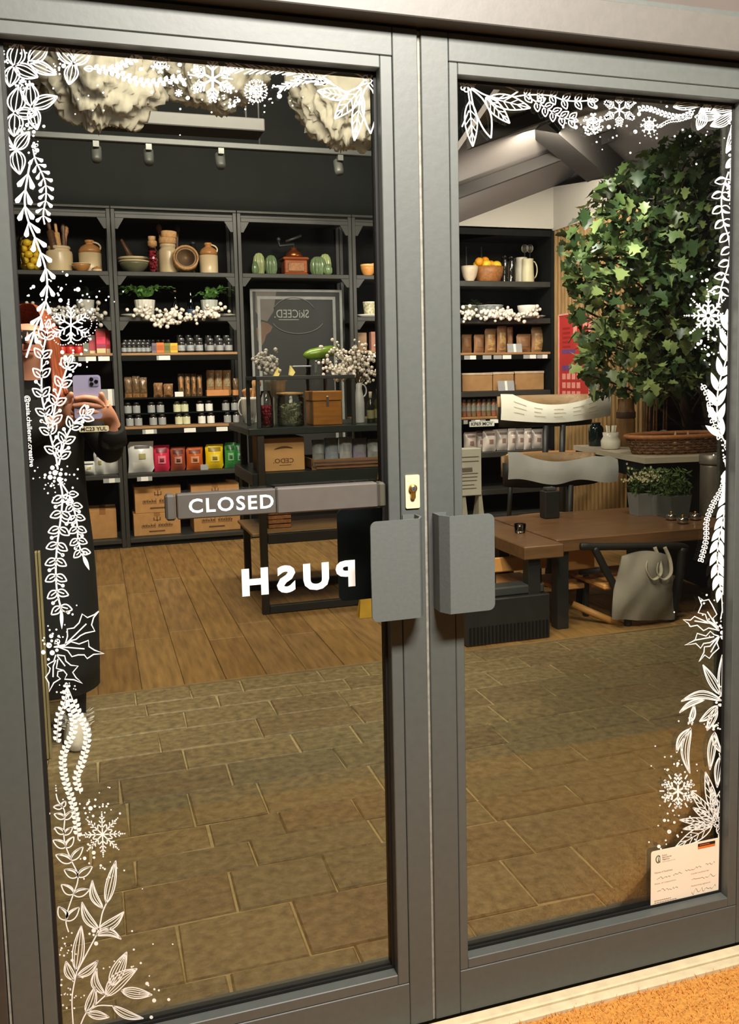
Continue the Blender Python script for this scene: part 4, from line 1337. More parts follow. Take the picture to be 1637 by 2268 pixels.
for i, (px, win) in enumerate((((1022, 1045, 741), 0), ((1049, 1072, 741), 0), ((1073, 1099, 728), 1), ((1100, 1122, 722), 1), ((1122, 1136, 724), 0), ((1143, 1176, 740), 0), ((1176, 1206, 724), 1))):
    packet('kraft_pouch', ('plain kraft pouch right beside the meeting stile', 'plain kraft pouch, second from the meeting stile', 'kraft pouch with a window, beside two plain ones', 'tall kraft pouch with a narrow window above the price card', 'narrow kraft pouch above the price card', 'plain low kraft pouch right of the price card', 'tall windowed kraft pouch at the slatted wall end')[i], px, 6.3 - 0.02 * (i % 2), ZA, KP, 0.09, [(0.1, 0.75, 0.2, 0.8, KW)] if win else [(0.3, 0.8, 0.2, 0.8, mat('kraft_dark_print', (126, 88, 58), 0.6))], group='kraft pouches')  # plain pouches get a darker brown print panel


def card(px, Y, z, label):
    x, w, h = spot(*px, z, Y)
    M = Matrix.Rotation(math.radians(-12), 4, 'X')
    return item('price_card', label, 'card', (x, Y, z), [('card', MB().box(-w / 2, w / 2, 0, 0.003, 0, h, M), LABELG), ('stripe', MB().box(-0.012, 0.012, -0.001, -0.0002, 0.002, h - 0.002, M), LABELW)])


card((1125, 1157, 761), 6.16, ZA, 'grey price card with white stripe in front of the kraft pouches')
ZA = A[4]
for i, px in enumerate(((1024, 1091, 826), (1093, 1138, 824), (1142, 1205, 822))):
    x, w, h = spot(*px, ZA, 6.2)
    item('kraft_tray', ('long kraft cake box beside the meeting stile', 'shorter kraft cake box behind the price card', 'long kraft cake box at the slatted wall end')[i], 'box', (x, 6.2, ZA), [('tray', MB().cbox(-w / 2, w / 2, 0, 0.24, 0, h * 0.86, 0.004), mat('cake_box_kraft', (160, 122, 80), 0.6, 0, 0.12, 14)), ('lid', MB().cbox(-w / 2 - 0.003, w / 2 + 0.003, -0.003, 0.243, h * 0.86, h, 0.004), mat('pale_lid', (190, 168, 142), 0.4, 0, 0.2, 10))], 'kraft cake boxes')
card((1104, 1140, 843), 6.13, ZA, 'grey price card with white stripe in front of the cake boxes')
ZA = A[5]
SPI = [mat('spice_%d' % i, c, 0.4, 0, 0.3, 30) for i, c in enumerate(((150, 92, 66), (132, 100, 80), (120, 104, 72)))]
sp = None
for i, px in enumerate((1027, 1038, 1049, 1060, 1071, 1082, 1093, 1103)):
    p = at(px, 900, 6.2)
    w, h = 0.05, 0.165
    item('spice_jar', 'tall spice jar in the row above the KP69 plate', 'jar', (p.x, 6.2, ZA), [('glass', L(P(w, h, [(0.9, 0), (1, 0.03), (1, 0.78), (0.8, 0.84)]), 16), SPI[i % 3]), ('label', L(P(w * 1.03, h, [(1, 0.3), (1.003, 0.31), (1.003, 0.62), (1, 0.63)]), 16), mat('spice_label', (120, 120, 112), 0.5, 0, 0.3, 30)), ('lid', L(P(w, h, [(0.84, 0.84), (0.88, 0.86), (0.88, 0.98), (0.8, 1), (0, 1)]), 16), LID)], 'spice jars')


def number_plate(px, Y, text, label, m):
    a, b = at(px[0], px[3], Y), at(px[1], px[2], Y)
    t = thing('number_plate', label, 'number plate', ((a.x + b.x) / 2, Y, a.z))
    mb = MB()
    mb.prism(rounded(a.x, b.x, a.z, b.z, 0.006, 3), Y, Y + 0.004)
    mb.build('plate', m, t)
    mb = MB()
    w, h = b.x - a.x, b.z - a.z
    lettering(mb, text, a.x + w * 0.07, b.x - w * 0.07, a.z + h * 0.17, b.z - h * 0.15, front(Y - 0.0008), False, 0.018, 1.0)
    mb.build('registration', INK, t)
    return t


number_plate((1040, 1095, 932, 946), 6.07, 'KP69 MOV', 'white number plate reading KP69 MOV under the spice jars', mat('plate_white', (196, 200, 192), 0.5))
ZA = A[6]
CB = mat('snack_bag', (196, 184, 176), 0.3, 0, 0.1, 10, 0.2)
for i, px in enumerate(((1026, 1056, 957), (1052, 1072, 954), (1068, 1100, 952), (1098, 1126, 950), (1124, 1143, 949), (1140, 1163, 949), (1160, 1178, 949), (1176, 1203, 950))):
    packet('snack_bag', ('snack bag nearest the meeting stile', 'snack bag second from the meeting stile', 'snack bag third from the meeting stile', 'snack bag fourth along, tan picture', 'snack bag fifth along', 'snack bag sixth along, left of the chair', 'snack bag seventh along behind the chair', 'snack bag last in the row by the dark side panel')[i] + ', below the spice jars', px, 6.2 + 0.05 * (i % 2), ZA, CB, 0.09, [(0.74, 0.84, 0.2, 0.8, mat('bag_print', (130, 112, 108), 0.5)), (0.36, 0.56, 0.35, 0.68, mat('bag_picture', (132, 106, 98), 0.5))], group='white snack bags in the alcove')

# ---------------------------------------------------------------- display counter in the middle of the shop
for px, lb, c in (((789, 812, 737), 'tall kraft box on the unit by the door stile', (140, 112, 84)), ((822, 850, 735), 'tall rose kraft box against the door stile', (156, 108, 92))):
    cartonet('tall_box', lb, px, 6.2, Z3, mat('tall_box_%d' % c[1], c, 0.6, 0, 0.15, 20))
YC, YC2 = 3.5, 4.3
cx0, cx1 = 0.205, 1.25
zt = at(700, 945, YC).z
zs = at(700, 960, YC).z
zm = at(620, 1048, YC).z
zl = at(620, 1182, YC).z
dc = thing('display_counter', 'black steel display counter with a dark slab top and wooden lower shelf', 'counter', ((cx0 + cx1) / 2, 3.9, 0))
mb = MB()
mb.cbox(cx0, cx1, YC, YC2, zs, zt, 0.004)
mb.build('counter_slab', mat('dark_slab', (32, 38, 36), 0.35, 0, 0.1), dc)
LG = mat('leg_steel', (40, 34, 28), 0.5, 0.2, 0.1)
for xx in (cx0 + 0.05, 1.02):
    for yy in (YC + 0.01, YC2 - 0.16):
        mb = MB()
        mb.cbox(xx, xx + 0.042, yy, yy + 0.042, 0, zs, 0.003)
        mb.build('leg', LG, dc)
for yy in (YC + 0.012, YC2 - 0.158):
    mb = MB()
    mb.cbox(cx0 + 0.093, 1.019, yy, yy + 0.036, 0.003, 0.05, 0.003)
    mb.build('foot_rail', BLACK, dc)
mb = MB()
mb.cbox(cx0 + 0.01, 1.1, YC + 0.055, YC2 - 0.165, zl - 0.02, zl, 0.003)
lo = mb.build('lower_shelf', wood_mat('pale_counter_shelf', (150, 118, 80), 0.2, 'x'), dc)
mb = MB()
mb.cbox(cx0 + 0.093, 1.019, YC + 0.005, YC + 0.05, zl - 0.06, zl - 0.001, 0.003)
mb.build('edge_bar', BLACK, dc)
mb = MB()
mb.cbox(cx0 + 0.02, 1.2, YC + 0.03, YC2 - 0.05, zm - 0.075, zm, 0.004)
mb.build('middle_shelf', mat('dark_slab', (32, 38, 36), 0.35), dc)
# glass case on the slab
zc = at(670, 832, YC).z
ca0, ca1 = 0.262, 0.855
gc = thing('display_case', 'glass display case with a black frame on the dark slab counter', 'display case', ((ca0 + ca1) / 2, 3.7, zt))
mb = MB()
for xx in (ca0, ca1 - 0.022):
    for yy in (YC + 0.02, 3.88):
        mb.cbox(xx, xx + 0.022, yy, yy + 0.022, zt, zc - 0.022, 0.002)
mb.build('corner_posts', BLACK, gc)
mb = MB()
for yy in (YC + 0.02, 3.88):
    mb.cbox(ca0, ca1, yy, yy + 0.022, zc - 0.022, zc, 0.002)
for xx in (ca0, ca1 - 0.022):
    mb.cbox(xx, xx + 0.022, YC + 0.042, 3.88, zc - 0.022, zc, 0.002)
mb.build('top_frame', BLACK, gc)
mb = MB()
mb.box(ca0 + 0.022, ca1 - 0.022, YC + 0.028, YC + 0.032, zt + 0.001, zc - 0.022)
mb.build('front_pane', CLEAR, gc)
mb = MB()
mb.box(ca0 + 0.022, ca1 - 0.022, YC + 0.045, 3.88, zc - 0.01, zc - 0.006)
mb.build('top_pane', CLEAR, gc)
# in the case
filled_bottle((572, 604, 866), 3.62, zt, 'glass jar half full of red berries inside the display case', False, 0.62)
x, w, h = spot(612, 672, 872, zt, 3.68)
t = thing('storage_jar', 'wide glass jar of dried green herbs in the middle of the display case', 'jar', (x, 3.68, zt))
L(P(w, h, [(0.95, 0), (1, 0.03), (1, 0.86), (0.9, 0.9), (0.95, 0.96)]), 26).build('glass', CLEAR, t, False)
L(P(w, h, [(0.86, 0.97), (0.98, 0.98), (0.98, 1.03), (0.3, 1.05), (0, 1.05)]), 22).build('lid', CORK, t, False)
mb = MB()
r = random.Random(21)
for k in range(260):
    a, q = r.random() * 6.28, w * 0.42 * math.sqrt(r.random())
    p = Vector((math.cos(a) * q, math.sin(a) * q, h * (0.03 + 0.66 * r.random() ** 1.3)))
    d = Vector((r.uniform(-1, 1), r.uniform(-1, 1), r.uniform(-0.4, 1))).normalized() * 0.02
    s = Vector((r.uniform(-1, 1), r.uniform(-1, 1), r.uniform(-1, 1))).normalized() * 0.005
    mb.add([p - d, p + s, p + d, p - s], [(0, 1, 2, 3)])
tag(mb.build('dried_herbs', mat('dried_herb', (172, 174, 134), 0.8, 0, 0.4, 30), t, False), None, kind='stuff')
x, w, h = spot(686, 749, 866, zt, 3.7)
item('wooden_box', 'orange wooden box with a hinged lid inside the display case', 'box', (x, 3.7, zt), [('body', MB().cbox(-w / 2, w / 2, -0.08, 0.12, 0, h * 0.7, 0.004), wood_mat('amber_wood', (176, 112, 42), 0.2, 'x', 0.4)), ('lid', MB().cbox(-w / 2 - 0.004, w / 2 + 0.004, -0.084, 0.124, h * 0.715, h, 0.004), wood_mat('amber_wood', (176, 112, 42), 0.2, 'x', 0.4)), ('catch', MB().cbox(-0.008, 0.008, -0.088, -0.082, h * 0.55, h * 0.85, 0.002), mat('nickel', (190, 186, 176), 0.25, 0.9))])
x, w, h = spot(576, 600, 838, zt + 0.0, 3.82)
item('white_bucket', 'white fabric bundle behind the berry jar in the display case', 'pot', (x + 0.06, 3.8, zt), [('pot', L(P(w * 2.2, h, [(0.5, 0), (0.6, 0.05), (0.8, 0.9), (1.0, 1.0), (0.9, 0.98), (0.7, 0.9)]), 40, rib=0.06, ribs=11), mat('linen_white', (196, 190, 178), 0.8))])
# ribbed jug of wooden spoons at the back of the slab
x, w, h = spot(534, 568, 880, zt, 4.1)
jx = x
item('ribbed_jug', 'white ribbed jug of wooden spoons beside the display case', 'jug', (x, 4.1, zt), [('body', L(P(w, h, [(0.55, 0), (0.66, 0.05), (0.9, 0.5), (1.0, 0.9), (1.04, 1.0), (0.94, 1.0), (0.85, 0.6), (0, 0.5)]), 48, rib=0.05, ribs=12), WHITEC), ('handle', MB().tube([(-w * 0.48 - w * 0.22 * math.sin(q), 0, h * (0.62 + 0.3 * math.cos(q))) for q in [PI * k / 8 for k in range(9)]], w * 0.05, 8), WHITEC)])
for i, (px, py) in enumerate(((541, 862), (549, 858), (557, 860), (566, 838), (574, 842))):
    stick('wooden_spoon', ('wooden spoon leaning furthest left in the ribbed white jug', 'wooden spoon second from the left in the ribbed white jug', 'wooden spoon in the middle of the ribbed white jug', 'tall pale spoon in the ribbed white jug, by the case', 'tall spoon furthest right in the ribbed white jug')[i], 'utensil', (546 + 3 * i, 905), (px, py), 4.1 + 0.02 * (i % 3), 0.008, 0.013, WOODL if i % 2 else WOODM, 'spoon')
# on top of the case and behind it
MB()
fx = thing('berry_posy', 'silver white berry posy on the corner of the display case', 'posy', at(592, 826, 3.6))
r = random.Random(31)
mb = MB()
for k in range(85):
    p = at(r.gauss(590, 13), r.gauss(803, 11), 3.62 + r.uniform(-0.05, 0.05))
    mb.ball(p, r.uniform(0.009, 0.015), 8, 5)
tag(mb.build('berries', BERRYS, fx), None, kind='stuff')
mb = MB()
for k in range(12):
    mb.tube([at(594, 826, 3.62), at(r.gauss(590, 12), r.gauss(803, 10), 3.62)], 0.003, 4)
mb.build('stalks', mat('grey_twig', (150, 142, 128), 0.7), fx)
for poly, lb in ((((604, 818), (615, 798), (622, 806), (616, 818)), 'pale yellow paper star point beside the berry posy'), (((640, 818), (643, 797), (653, 812), (648, 820)), 'yellow paper wedge on the middle of the display case')):
    mb = MB()
    P2 = [(at(px, py, 3.6).x, at(px, py, 3.6).z) for px, py in poly]
    dz = min(z for _, z in P2) - zc
    mb.prism([(a, b - dz) for a, b in P2][::-1], 3.59, 3.62)
    o = mb.build('paper_wedge', mat('yellow_paper', (248, 226, 138), 0.6))
    tag(o, lb, 'paper ornament')
x, w, h = spot(646, 684, 811, zc, 3.66)
item('glass_box', 'small clear glass box on the display case', 'box', (x, 3.66, zc), [('glass', MB().cbox(-w / 2, w / 2, -0.05, 0.05, 0, h, 0.003), CLEAR), ('rim', MB().cbox(-w / 2 - 0.003, w / 2 + 0.003, -0.053, 0.053, h - 0.006, h + 0.002, 0.002), mat('pale_rim', (150, 160, 166), 0.3))])
x, w, h = spot(676, 722, 792, zt, 4.06)
item('storage_jar', 'tall glass jar behind the case with a green marrow laid on it', 'jar', (x, 4.06, zt), [('glass', L(P(w, h, [(0.96, 0), (1, 0.03), (1, 0.86), (0.9, 0.92), (0.95, 1.0), (0.9, 1.0)]), 24), CLEAR), ('lid', L(P(w, h, [(0.9, 1.0), (0.98, 1.005), (0.98, 1.03), (0, 1.03)]), 20), mat('glass_lid', (150, 156, 150), 0.15))])
zj = zt + h * 1.03
a, b = at(672, 788, 4.0), at(752, 774, 4.0)
mb = MB()
q = [(0.0, 0.008), (0.06, 0.022), (0.2, 0.034), (0.5, 0.038), (0.8, 0.034), (0.94, 0.02), (1, 0.006)]
mb.tube([a.lerp(b, f) for f, _ in q], [rr for _, rr in q], 14)
o = mb.build('marrow', mat('marrow_green', (96, 122, 36), 0.25, 0, 0.3, 14))
tag(o, 'glossy green marrow lying on the tall glass jar', 'vegetable')
mb = MB()
for px, lb, m in (((763, 778, 868), 'slim cream enamel jug right of the wooden box', mat('cream_enamel', (206, 198, 164), 0.35)), ((783, 806, 848), 'tall grey white enamel jug holding the berry branches', mat('grey_enamel', (170, 172, 172), 0.35))):
    x, w, h = spot(*px, zt, 3.72)
    if x < ca1:
        x = max(x, ca0)
    item('enamel_jug', lb, 'jug', (x, 3.98 if 'cream' in lb else 3.72, zt), [('body', L(P(w, h, [(0.9, 0), (1, 0.02), (1, 0.5), (0.8, 0.7), (0.55, 0.86), (0.62, 1.0), (0.5, 1.0), (0.45, 0.86), (0.6, 0.6), (0, 0.5)]), 26), m), ('handle', MB().tube([(w * 0.3 + w * 0.42 * math.sin(q), 0, h * (0.8 + 0.16 * math.cos(q))) for q in [PI * k / 8 for k in range(9)]], w * 0.07, 8), m)])
bb = thing('berry_branches', 'big spray of white berry branches in the grey enamel jug', 'branches', at(792, 850, 3.72))
r = random.Random(17)
tips = [(728, 775), (745, 762), (760, 790), (716, 800), (742, 812), (775, 772), (790, 790), (806, 768), (822, 775), (830, 790), (800, 815), (775, 818), (812, 842), (832, 828), (760, 826), (722, 818), (786, 762), (790, 838), (745, 832)]
mb, tw = MB(), MB()
root = at(793, 856, 3.72)
for (px, py) in tips:
    tip = at(px, py, 3.72 + r.uniform(-0.1, 0.06))
    mid = root.lerp(tip, 0.55) + Vector((0, 0, 0.03))
    tw.tube([root, mid, tip], [0.005, 0.004, 0.002], 5)
    for k in range(19):
        f = r.uniform(0.4, 1.05)
        base = root.lerp(mid, f / 0.55) if f < 0.55 else mid.lerp(tip, (f - 0.55) / 0.45)
        mb.ball(base + Vector((r.gauss(0, 0.014), r.gauss(0, 0.016), r.gauss(0, 0.014))), r.uniform(0.008, 0.0125), 8, 5)
tag(mb.build('berries', BERRYW, bb), None, kind='stuff')
tw.build('twigs', mat('brown_twig', (96, 78, 60), 0.8), bb)
for px, lb, m in (((812, 828, 868), 'dark wine bottle right of the berry jug', mat('wine_glass_dark', (28, 32, 24), 0.1)), ((828, 846, 862), 'olive bottle against the door stile on the slab', mat('olive_bottle', (56, 58, 30), 0.1))):
    x, w, h = spot(*px, zt, 3.7)
    item('wine_bottle', lb, 'bottle', (x, 3.7, zt), [('glass', L(P(w, h, [(0.95, 0), (1, 0.02), (1, 0.55), (0.8, 0.66), (0.36, 0.74), (0.36, 0.95), (0.42, 0.96), (0.42, 1), (0, 1)]), 20), m), ('label', L(P(w * 1.03, h, [(1, 0.14), (1.003, 0.15), (1.003, 0.4), (1, 0.41)]), 20), mat('bottle_label_dim', (110, 106, 74), 0.6)), ('capsule', L(P(w, h, [(0.4, 0.8), (0.42, 0.95), (0.46, 1.0), (0, 1.01)]), 16), mat('pale_capsule', (180, 172, 150), 0.4))])
# middle shelf: kraft box with mirror-written mark, tray of packets
x, w, h = spot(577, 672, 969, zm, 3.62)
t = thing('carton', 'kraft box with a curved mark and dark lettering on the middle shelf', 'box', (x, 3.6, zm))
MB().cbox(-w / 2, w / 2, 0, 0.3, 0, h, 0.004).build('body', mat('warm_kraft', (186, 142, 88), 0.7, 0, 0.08, 10), t, False)
MB().cbox(-w / 2 - 0.004, -w / 2 + 0.016, -0.004, 0.3, 0, h + 0.004, 0.002).build('flap', mat('kraft_flap', (168, 124, 74), 0.7), t, False)
mb = MB()
lettering(mb, 'CEDO.', -w * 0.18, w * 0.3, h * 0.24, h * 0.38, lambda u, v: (u - w * 0.06, -0.0015, v), True, 0.02)
mb.tube([(-w * 0.2 + w * 0.42 * k / 10, -0.001, h * (0.62 + 0.1 * math.sin(PI * (0.12 + 0.7 * k / 10)))) for k in range(11)], [0.002 + 0.004 * math.sin(PI * k / 10) for k in range(11)], 5)
mb.box(-w * 0.1, w * 0.18, -0.0015, -0.0005, h * 0.17, h * 0.185)
mb.build('print', mat('carton_print', (96, 66, 38), 0.8), t, False)
x, w, h = spot(688, 866, 1012, zm, 3.6)
wt = thing('shop_tray', 'brown card tray of clear packets on the middle shelf of the counter', 'tray', (x, 3.62, zm))
mb = MB()
for i in range(3):
    mb.cbox(-w / 2 + 0.012 * (2 - i), w / 2 - 0.012 * (2 - i), -0.06 - 0.01 * i, -0.045 - 0.01 * i, h * i / 3 + 0.001, h * (i + 1) / 3 - 0.003, 0.003)
mb.cbox(-w / 2, -w / 2 + 0.012, -0.04, 0.26, 0, h, 0.003).cbox(w / 2 - 0.012, w / 2, -0.04, 0.26, 0, h, 0.003).cbox(-w / 2, w / 2, 0.26, 0.272, 0, h, 0.003).box(-w / 2, w / 2, -0.05, 0.26, 0, 0.01)
mb.build('card_sides', mat('brown_card', (112, 78, 50), 0.7, 0, 0.15, 12), wt, False)
for i, px in enumerate(((690, 718, 974), (718, 750, 970), (750, 780, 968), (780, 812, 971), (812, 848, 972))):
    packet('snack_packet', ('clear packet at the kraft box end of the card tray', 'pale blue white packet second in the card tray', 'clear white packet in the middle of the card tray', 'lilac white packet fourth in the card tray', 'lilac packet at the door stile end of the card tray')[i], px, 3.66 + 0.03 * (i % 2), zm + 0.012, [mat('film_clear', (150, 152, 150), 0.15, 0, 0.3, 20, 0.5), mat('film_blue', (166, 178, 190), 0.15, 0, 0.3, 20, 0.5), mat('film_white', (186, 186, 186), 0.15, 0, 0.3, 20, 0.5), mat('film_lilac', (168, 160, 180), 0.15, 0, 0.3, 20, 0.5)][i % 4], 0.08, [(0.5, 0.75, 0.2, 0.8, LABELG)], group='packets in the card tray')
a, b = at(836, 1064, 3.5), at(845, 1002, 3.5)
mb = MB()
mb.tube([Vector((a.x, 3.49, zm - 0.07)), Vector((b.x, 3.49, b.z))], 0.006, 6)
mb.prism([(a.x - 0.002, zm - 0.07), (a.x + 0.028, zm - 0.07), (b.x + 0.008, b.z)], 3.486, 3.492)
o = mb.build('yellow_pennant', mat('mustard', (190, 150, 40), 0.6))
tag(o, 'narrow yellow pennant leaning on the card tray beside the door stile', 'pennant')
# lower shelf: crate
x, w, h = spot(590, 640, 1128, zl, 3.75)
cr = thing('wooden_crate', 'slatted wooden crate on the lower counter shelf under the closed sign', 'crate', (x, 3.8, zl))
for i in range(4):
    MB().cbox(-w / 2, w / 2, -0.11, -0.1, h * i / 4 + 0.002, h * (i + 1) / 4 - 0.004, 0.002).build('slat', WOODM, cr, False)
    MB().cbox(-w / 2, w / 2, 0.1, 0.11, h * i / 4 + 0.002, h * (i + 1) / 4 - 0.004, 0.002).build('slat', WOODM, cr, False)
    for s in (-1, 1):
        MB().cbox(s * w / 2 - (0.01 if s > 0 else 0), s * w / 2 + (0.01 if s < 0 else 0), -0.1, 0.1, h * i / 4 + 0.002, h * (i + 1) / 4 - 0.004, 0.002).build('slat', WOODM, cr, False)
MB().box(-w / 2, w / 2, -0.1, 0.1, 0, 0.01).build('base', WOODD, cr, False)
mb = MB()
p = at(812, 1392, 3.25)
for s in (-1, 1):
    M = Matrix.Translation((p.x, 3.25 + s * 0.03, 0)) @ Matrix.Rotation(s * 0.2, 4, 'X')
    mb.prism([(-0.05, 0), (0.05, 0), (0.03, 0.16), (-0.03, 0.16)], -0.004, 0.004, M)
o = mb.build('folding_sign', mat('mustard', (190, 150, 40), 0.6))
tag(o, 'little yellow folding floor sign half hidden by the pull handle', 'sign')

# ---------------------------------------------------------------- low cafe tables and chairs beyond the right leaf
TZ = 0.5
TW = wood_mat('table_oak', (112, 82, 56), 0.25, 'x', 0.35, 4)


def table(x0, x1, y0, y1, label, legs, apron=True):
    t = thing('cafe_table', label, 'table', ((x0 + x1) / 2, (y0 + y1) / 2, 0))
    mb = MB()
    mb.cbox(x0, x1, y0, y1, TZ - 0.07, TZ, 0.005)
    mb.build('tabletop', TW, t)
    for lx_, ly_ in legs:
        mb = MB()
        mb.cbox(lx_ - 0.035, lx_ + 0.035, ly_ - 0.035, ly_ + 0.035, 0, TZ - 0.071, 0.003)
        mb.build('leg', BLACK, t)
    return t


c1 = atz(1234, 1196, TZ)
c2 = atz(1162, 1212, TZ)
xr0, yr0 = c1.x, c1.y
table(xr0, xr0 + 1.22, yr0, yr0 + 0.86, 'wide oak topped low table with the flower pots on it', ((xr0 + 0.05, yr0 + 0.06), (xr0 + 1.17, yr0 + 0.06), (xr0 + 0.05, yr0 + 0.8), (xr0 + 1.17, yr0 + 0.8)))
table(c2.x, xr0 - 0.02, c2.y, yr0 + 0.86, 'narrow oak table end with the menu stand, beside the wide table', ((c2.x + 0.06, yr0 + 0.75), (c2.x + 0.08, c2.y + 0.08)))
# things on the tables
b0 = at(1030, 1130, 2.95)
ms = thing('menu_stand', 'white menu stand with small print on the narrow table end', 'menu', (1.56, 3.25, TZ))
p0, p1 = at(1020, 1132, 3.25), at(1090, 966, 3.25)
mb = MB()
x0, x1, z1 = p0.x, at(1065, 1000, 3.25).x, at(1060, 1000, 3.25).z
zf = at(1060, 1096, 3.25).z
mb.cbox(x0 - 0.03, x1 - 0.005, 3.23, 3.32, zf, z1 + 0.02, 0.003)
mb.build('box', mat('menu_white', (206, 208, 200), 0.5, 0, 0.04), ms)
mb = MB()
r = random.Random(2)
for i, zz in enumerate((0.88, 0.78, 0.6, 0.55, 0.5, 0.42, 0.34, 0.24, 0.16)):
    z = zf + (z1 - zf) * zz
    mb.box(x0, x0 + (x1 - x0) * r.uniform(0.5, 0.85), 3.2285, 3.2295, z, z + (0.012 if i in (2, 3) else 0.005))
mb.build('small_print', GREYINK, ms)
mb = MB()
for xx in (x0 + 0.01, x1 - 0.02):
    mb.add([(xx, 3.24, zf), (xx + 0.02, 3.24, zf), (xx + 0.03, 3.22, TZ), (xx - 0.01, 3.22, TZ), (xx, 3.29, zf), (xx + 0.02, 3.29, zf), (xx + 0.03, 3.32, TZ), (xx - 0.01, 3.32, TZ)],
           [(0, 1, 2, 3), (7, 6, 5, 4), (0, 4, 5, 1), (3, 2, 6, 7), (0, 3, 7, 4), (1, 5, 6, 2)])
mb.build('foot', mat('menu_grey', (170, 170, 160), 0.4), ms)
p = atz(1152, 1180, TZ)
item('tealight_glass', 'small clear tealight glass on the narrow table end', 'candle holder', (p.x, p.y, TZ), [('glass', L([(0.028, 0), (0.03, 0.004), (0.034, 0.05), (0.031, 0.05), (0.027, 0.012), (0, 0.01)], 20), CLEAR), ('candle', L([(0.024, 0.012), (0.024, 0.03), (0, 0.03)], 16), WHITEC)])
p = atz(1228, 1150, TZ)
item('napkin_block', 'black block on the wide table behind the tealight', 'napkin holder', (p.x, p.y + 0.06, TZ), [('block', MB().cbox(-0.05, 0.05, -0.04, 0.04, 0, 0.17, 0.006), BLACK), ('napkins', MB().cbox(-0.03, 0.03, -0.03, 0.03, 0.171, 0.19, 0.003), mat('grey_napkin', (70, 70, 70), 0.8))])
POTP = mat('grey_paper_wrap', (128, 130, 132), 0.7, 0, 0.1, 9, 0.2)
for i, (px, lb, lm) in enumerate((((1402, 1440, 1092), 'grey wrapped pot nearest the chairs, with white flowers', 1), ((1438, 1470, 1094), 'grey wrapped pot in the middle of the three on the table', 1), ((1472, 1516, 1096), 'darker wrapped pot at the door frame end of the three', 0))):
    base = atz((px[0] + px[1]) / 2, 1140 if i < 2 else 1146, TZ)
    Y = base.y
    x, w, h = spot(*px, TZ, Y)
    t = thing('flower_pot', lb, 'plant', (x, Y, TZ), group='wrapped flower pots')
    MB().add([(-w * 0.42, -w * 0.4, 0), (w * 0.42, -w * 0.4, 0), (w * 0.42, w * 0.4, 0), (-w * 0.42, w * 0.4, 0), (-w * 0.52, -w * 0.5, h), (w * 0.52, -w * 0.5, h), (w * 0.52, w * 0.5, h), (-w * 0.52, w * 0.5, h)],
             [(3, 2, 1, 0), (4, 5, 6, 7), (0, 1, 5, 4), (1, 2, 6, 5), (2, 3, 7, 6), (3, 0, 4, 7)]).build('wrapper', POTP if i < 2 else mat('slate_paper_wrap', (78, 82, 80), 0.7), t, False)
    r = random.Random(40 + i)
    mb = MB()
    for k in range(420):
        q = Vector((max(-w * 0.48, min(w * 0.48, r.gauss(0, w * 0.5))), max(-w * 0.45, min(w * 0.45, r.gauss(0, w * 0.3))), h + min(0.15, abs(r.gauss(0, 0.07)))))
        d = Vector((r.uniform(-1, 1), r.uniform(-1, 1), r.uniform(0, 1))).normalized() * 0.022
        s = d.cross(Vector((r.uniform(-1, 1), r.uniform(-1, 1), 0.4))).normalized() * 0.006
        mb.add([q - d, q + s, q + d, q - s], [(0, 1, 2, 3)])
    tag(mb.build('foliage', mat('herb_leaf', (66, 92, 44), 0.6, 0, 0.35, 20), t, False), None, kind='stuff')
    if lm:
        mb = MB()
        for k in range(60):
            q = Vector((r.gauss(-0.03, w * 0.5), r.gauss(-0.03, w * 0.3), h + 0.08 + abs(r.gauss(0, 0.04))))
            for e in range(5):
                a = e * 2 * PI / 5
                mb.add([q, q + Vector((math.cos(a) * 0.007, -0.002, math.sin(a) * 0.007)), q + Vector((math.cos(a + 0.6) * 0.008, -0.002, math.sin(a + 0.6) * 0.008)), q + Vector((math.cos(a + 1.1) * 0.006, -0.002, math.sin(a + 1.1) * 0.006))], [(0, 1, 2, 3)])
        tag(mb.build('white_flowers', mat('cream_flower', (226, 220, 180), 0.6), t, False), None, kind='stuff')
for i, (px, py) in enumerate(((1487, 1152), (1512, 1160), (1514, 1143), (1540, 1152))):
    p = atz(px, py, TZ)
    item('silver_bauble', ('silver bauble dish at the flower pot end of the four', 'silver bauble nearest the table edge', 'silver bauble at the back of the four', 'silver bauble at the door frame end of the four')[i], 'ornament', (p.x, p.y, TZ), [('ball', L([(0.012, 0), (0.03, 0.006), (0.036, 0.022), (0.03, 0.036), (0.012, 0.042), (0, 0.043)], 22), mat('silver', (196, 190, 184), 0.15, 0.95, 0.05)), ('cap', L([(0.008, 0.042), (0.008, 0.052), (0, 0.053)], 10), BRASS if 'BRASS' in globals() else BR)], 'silver baubles on the table')


def arc_band(c, rx, ry, a0, a1, z0, z1, th, n=26, dip=0.0, flare=0.0):
    """upright curved band; angle -90 points at the doors"""
    vs, fs = [], []
    for k in range(n + 1):
        a = math.radians(a0 + (a1 - a0) * k / n)
        u = 2 * k / n - 1
        for rr in (0, th):
            for zz in (z0 - flare * 0.3 * (1 - u * u), z1 - dip * (1 - u * u)):
                vs.append((c[0] + (rx - rr) * math.cos(a), c[1] + (ry - rr) * math.sin(a), zz))
    for k in range(n):
        i, j = k * 4, k * 4 + 4
        fs += [(i, j, j + 1, i + 1), (i + 2, i + 3, j + 3, j + 2), (i + 1, j + 1, j + 3, i + 3), (i, i + 2, j + 2, j)]
    fs += [(0, 1, 3, 2), (n * 4, n * 4 + 2, n * 4 + 3, n * 4 + 1)]
    return vs, fs


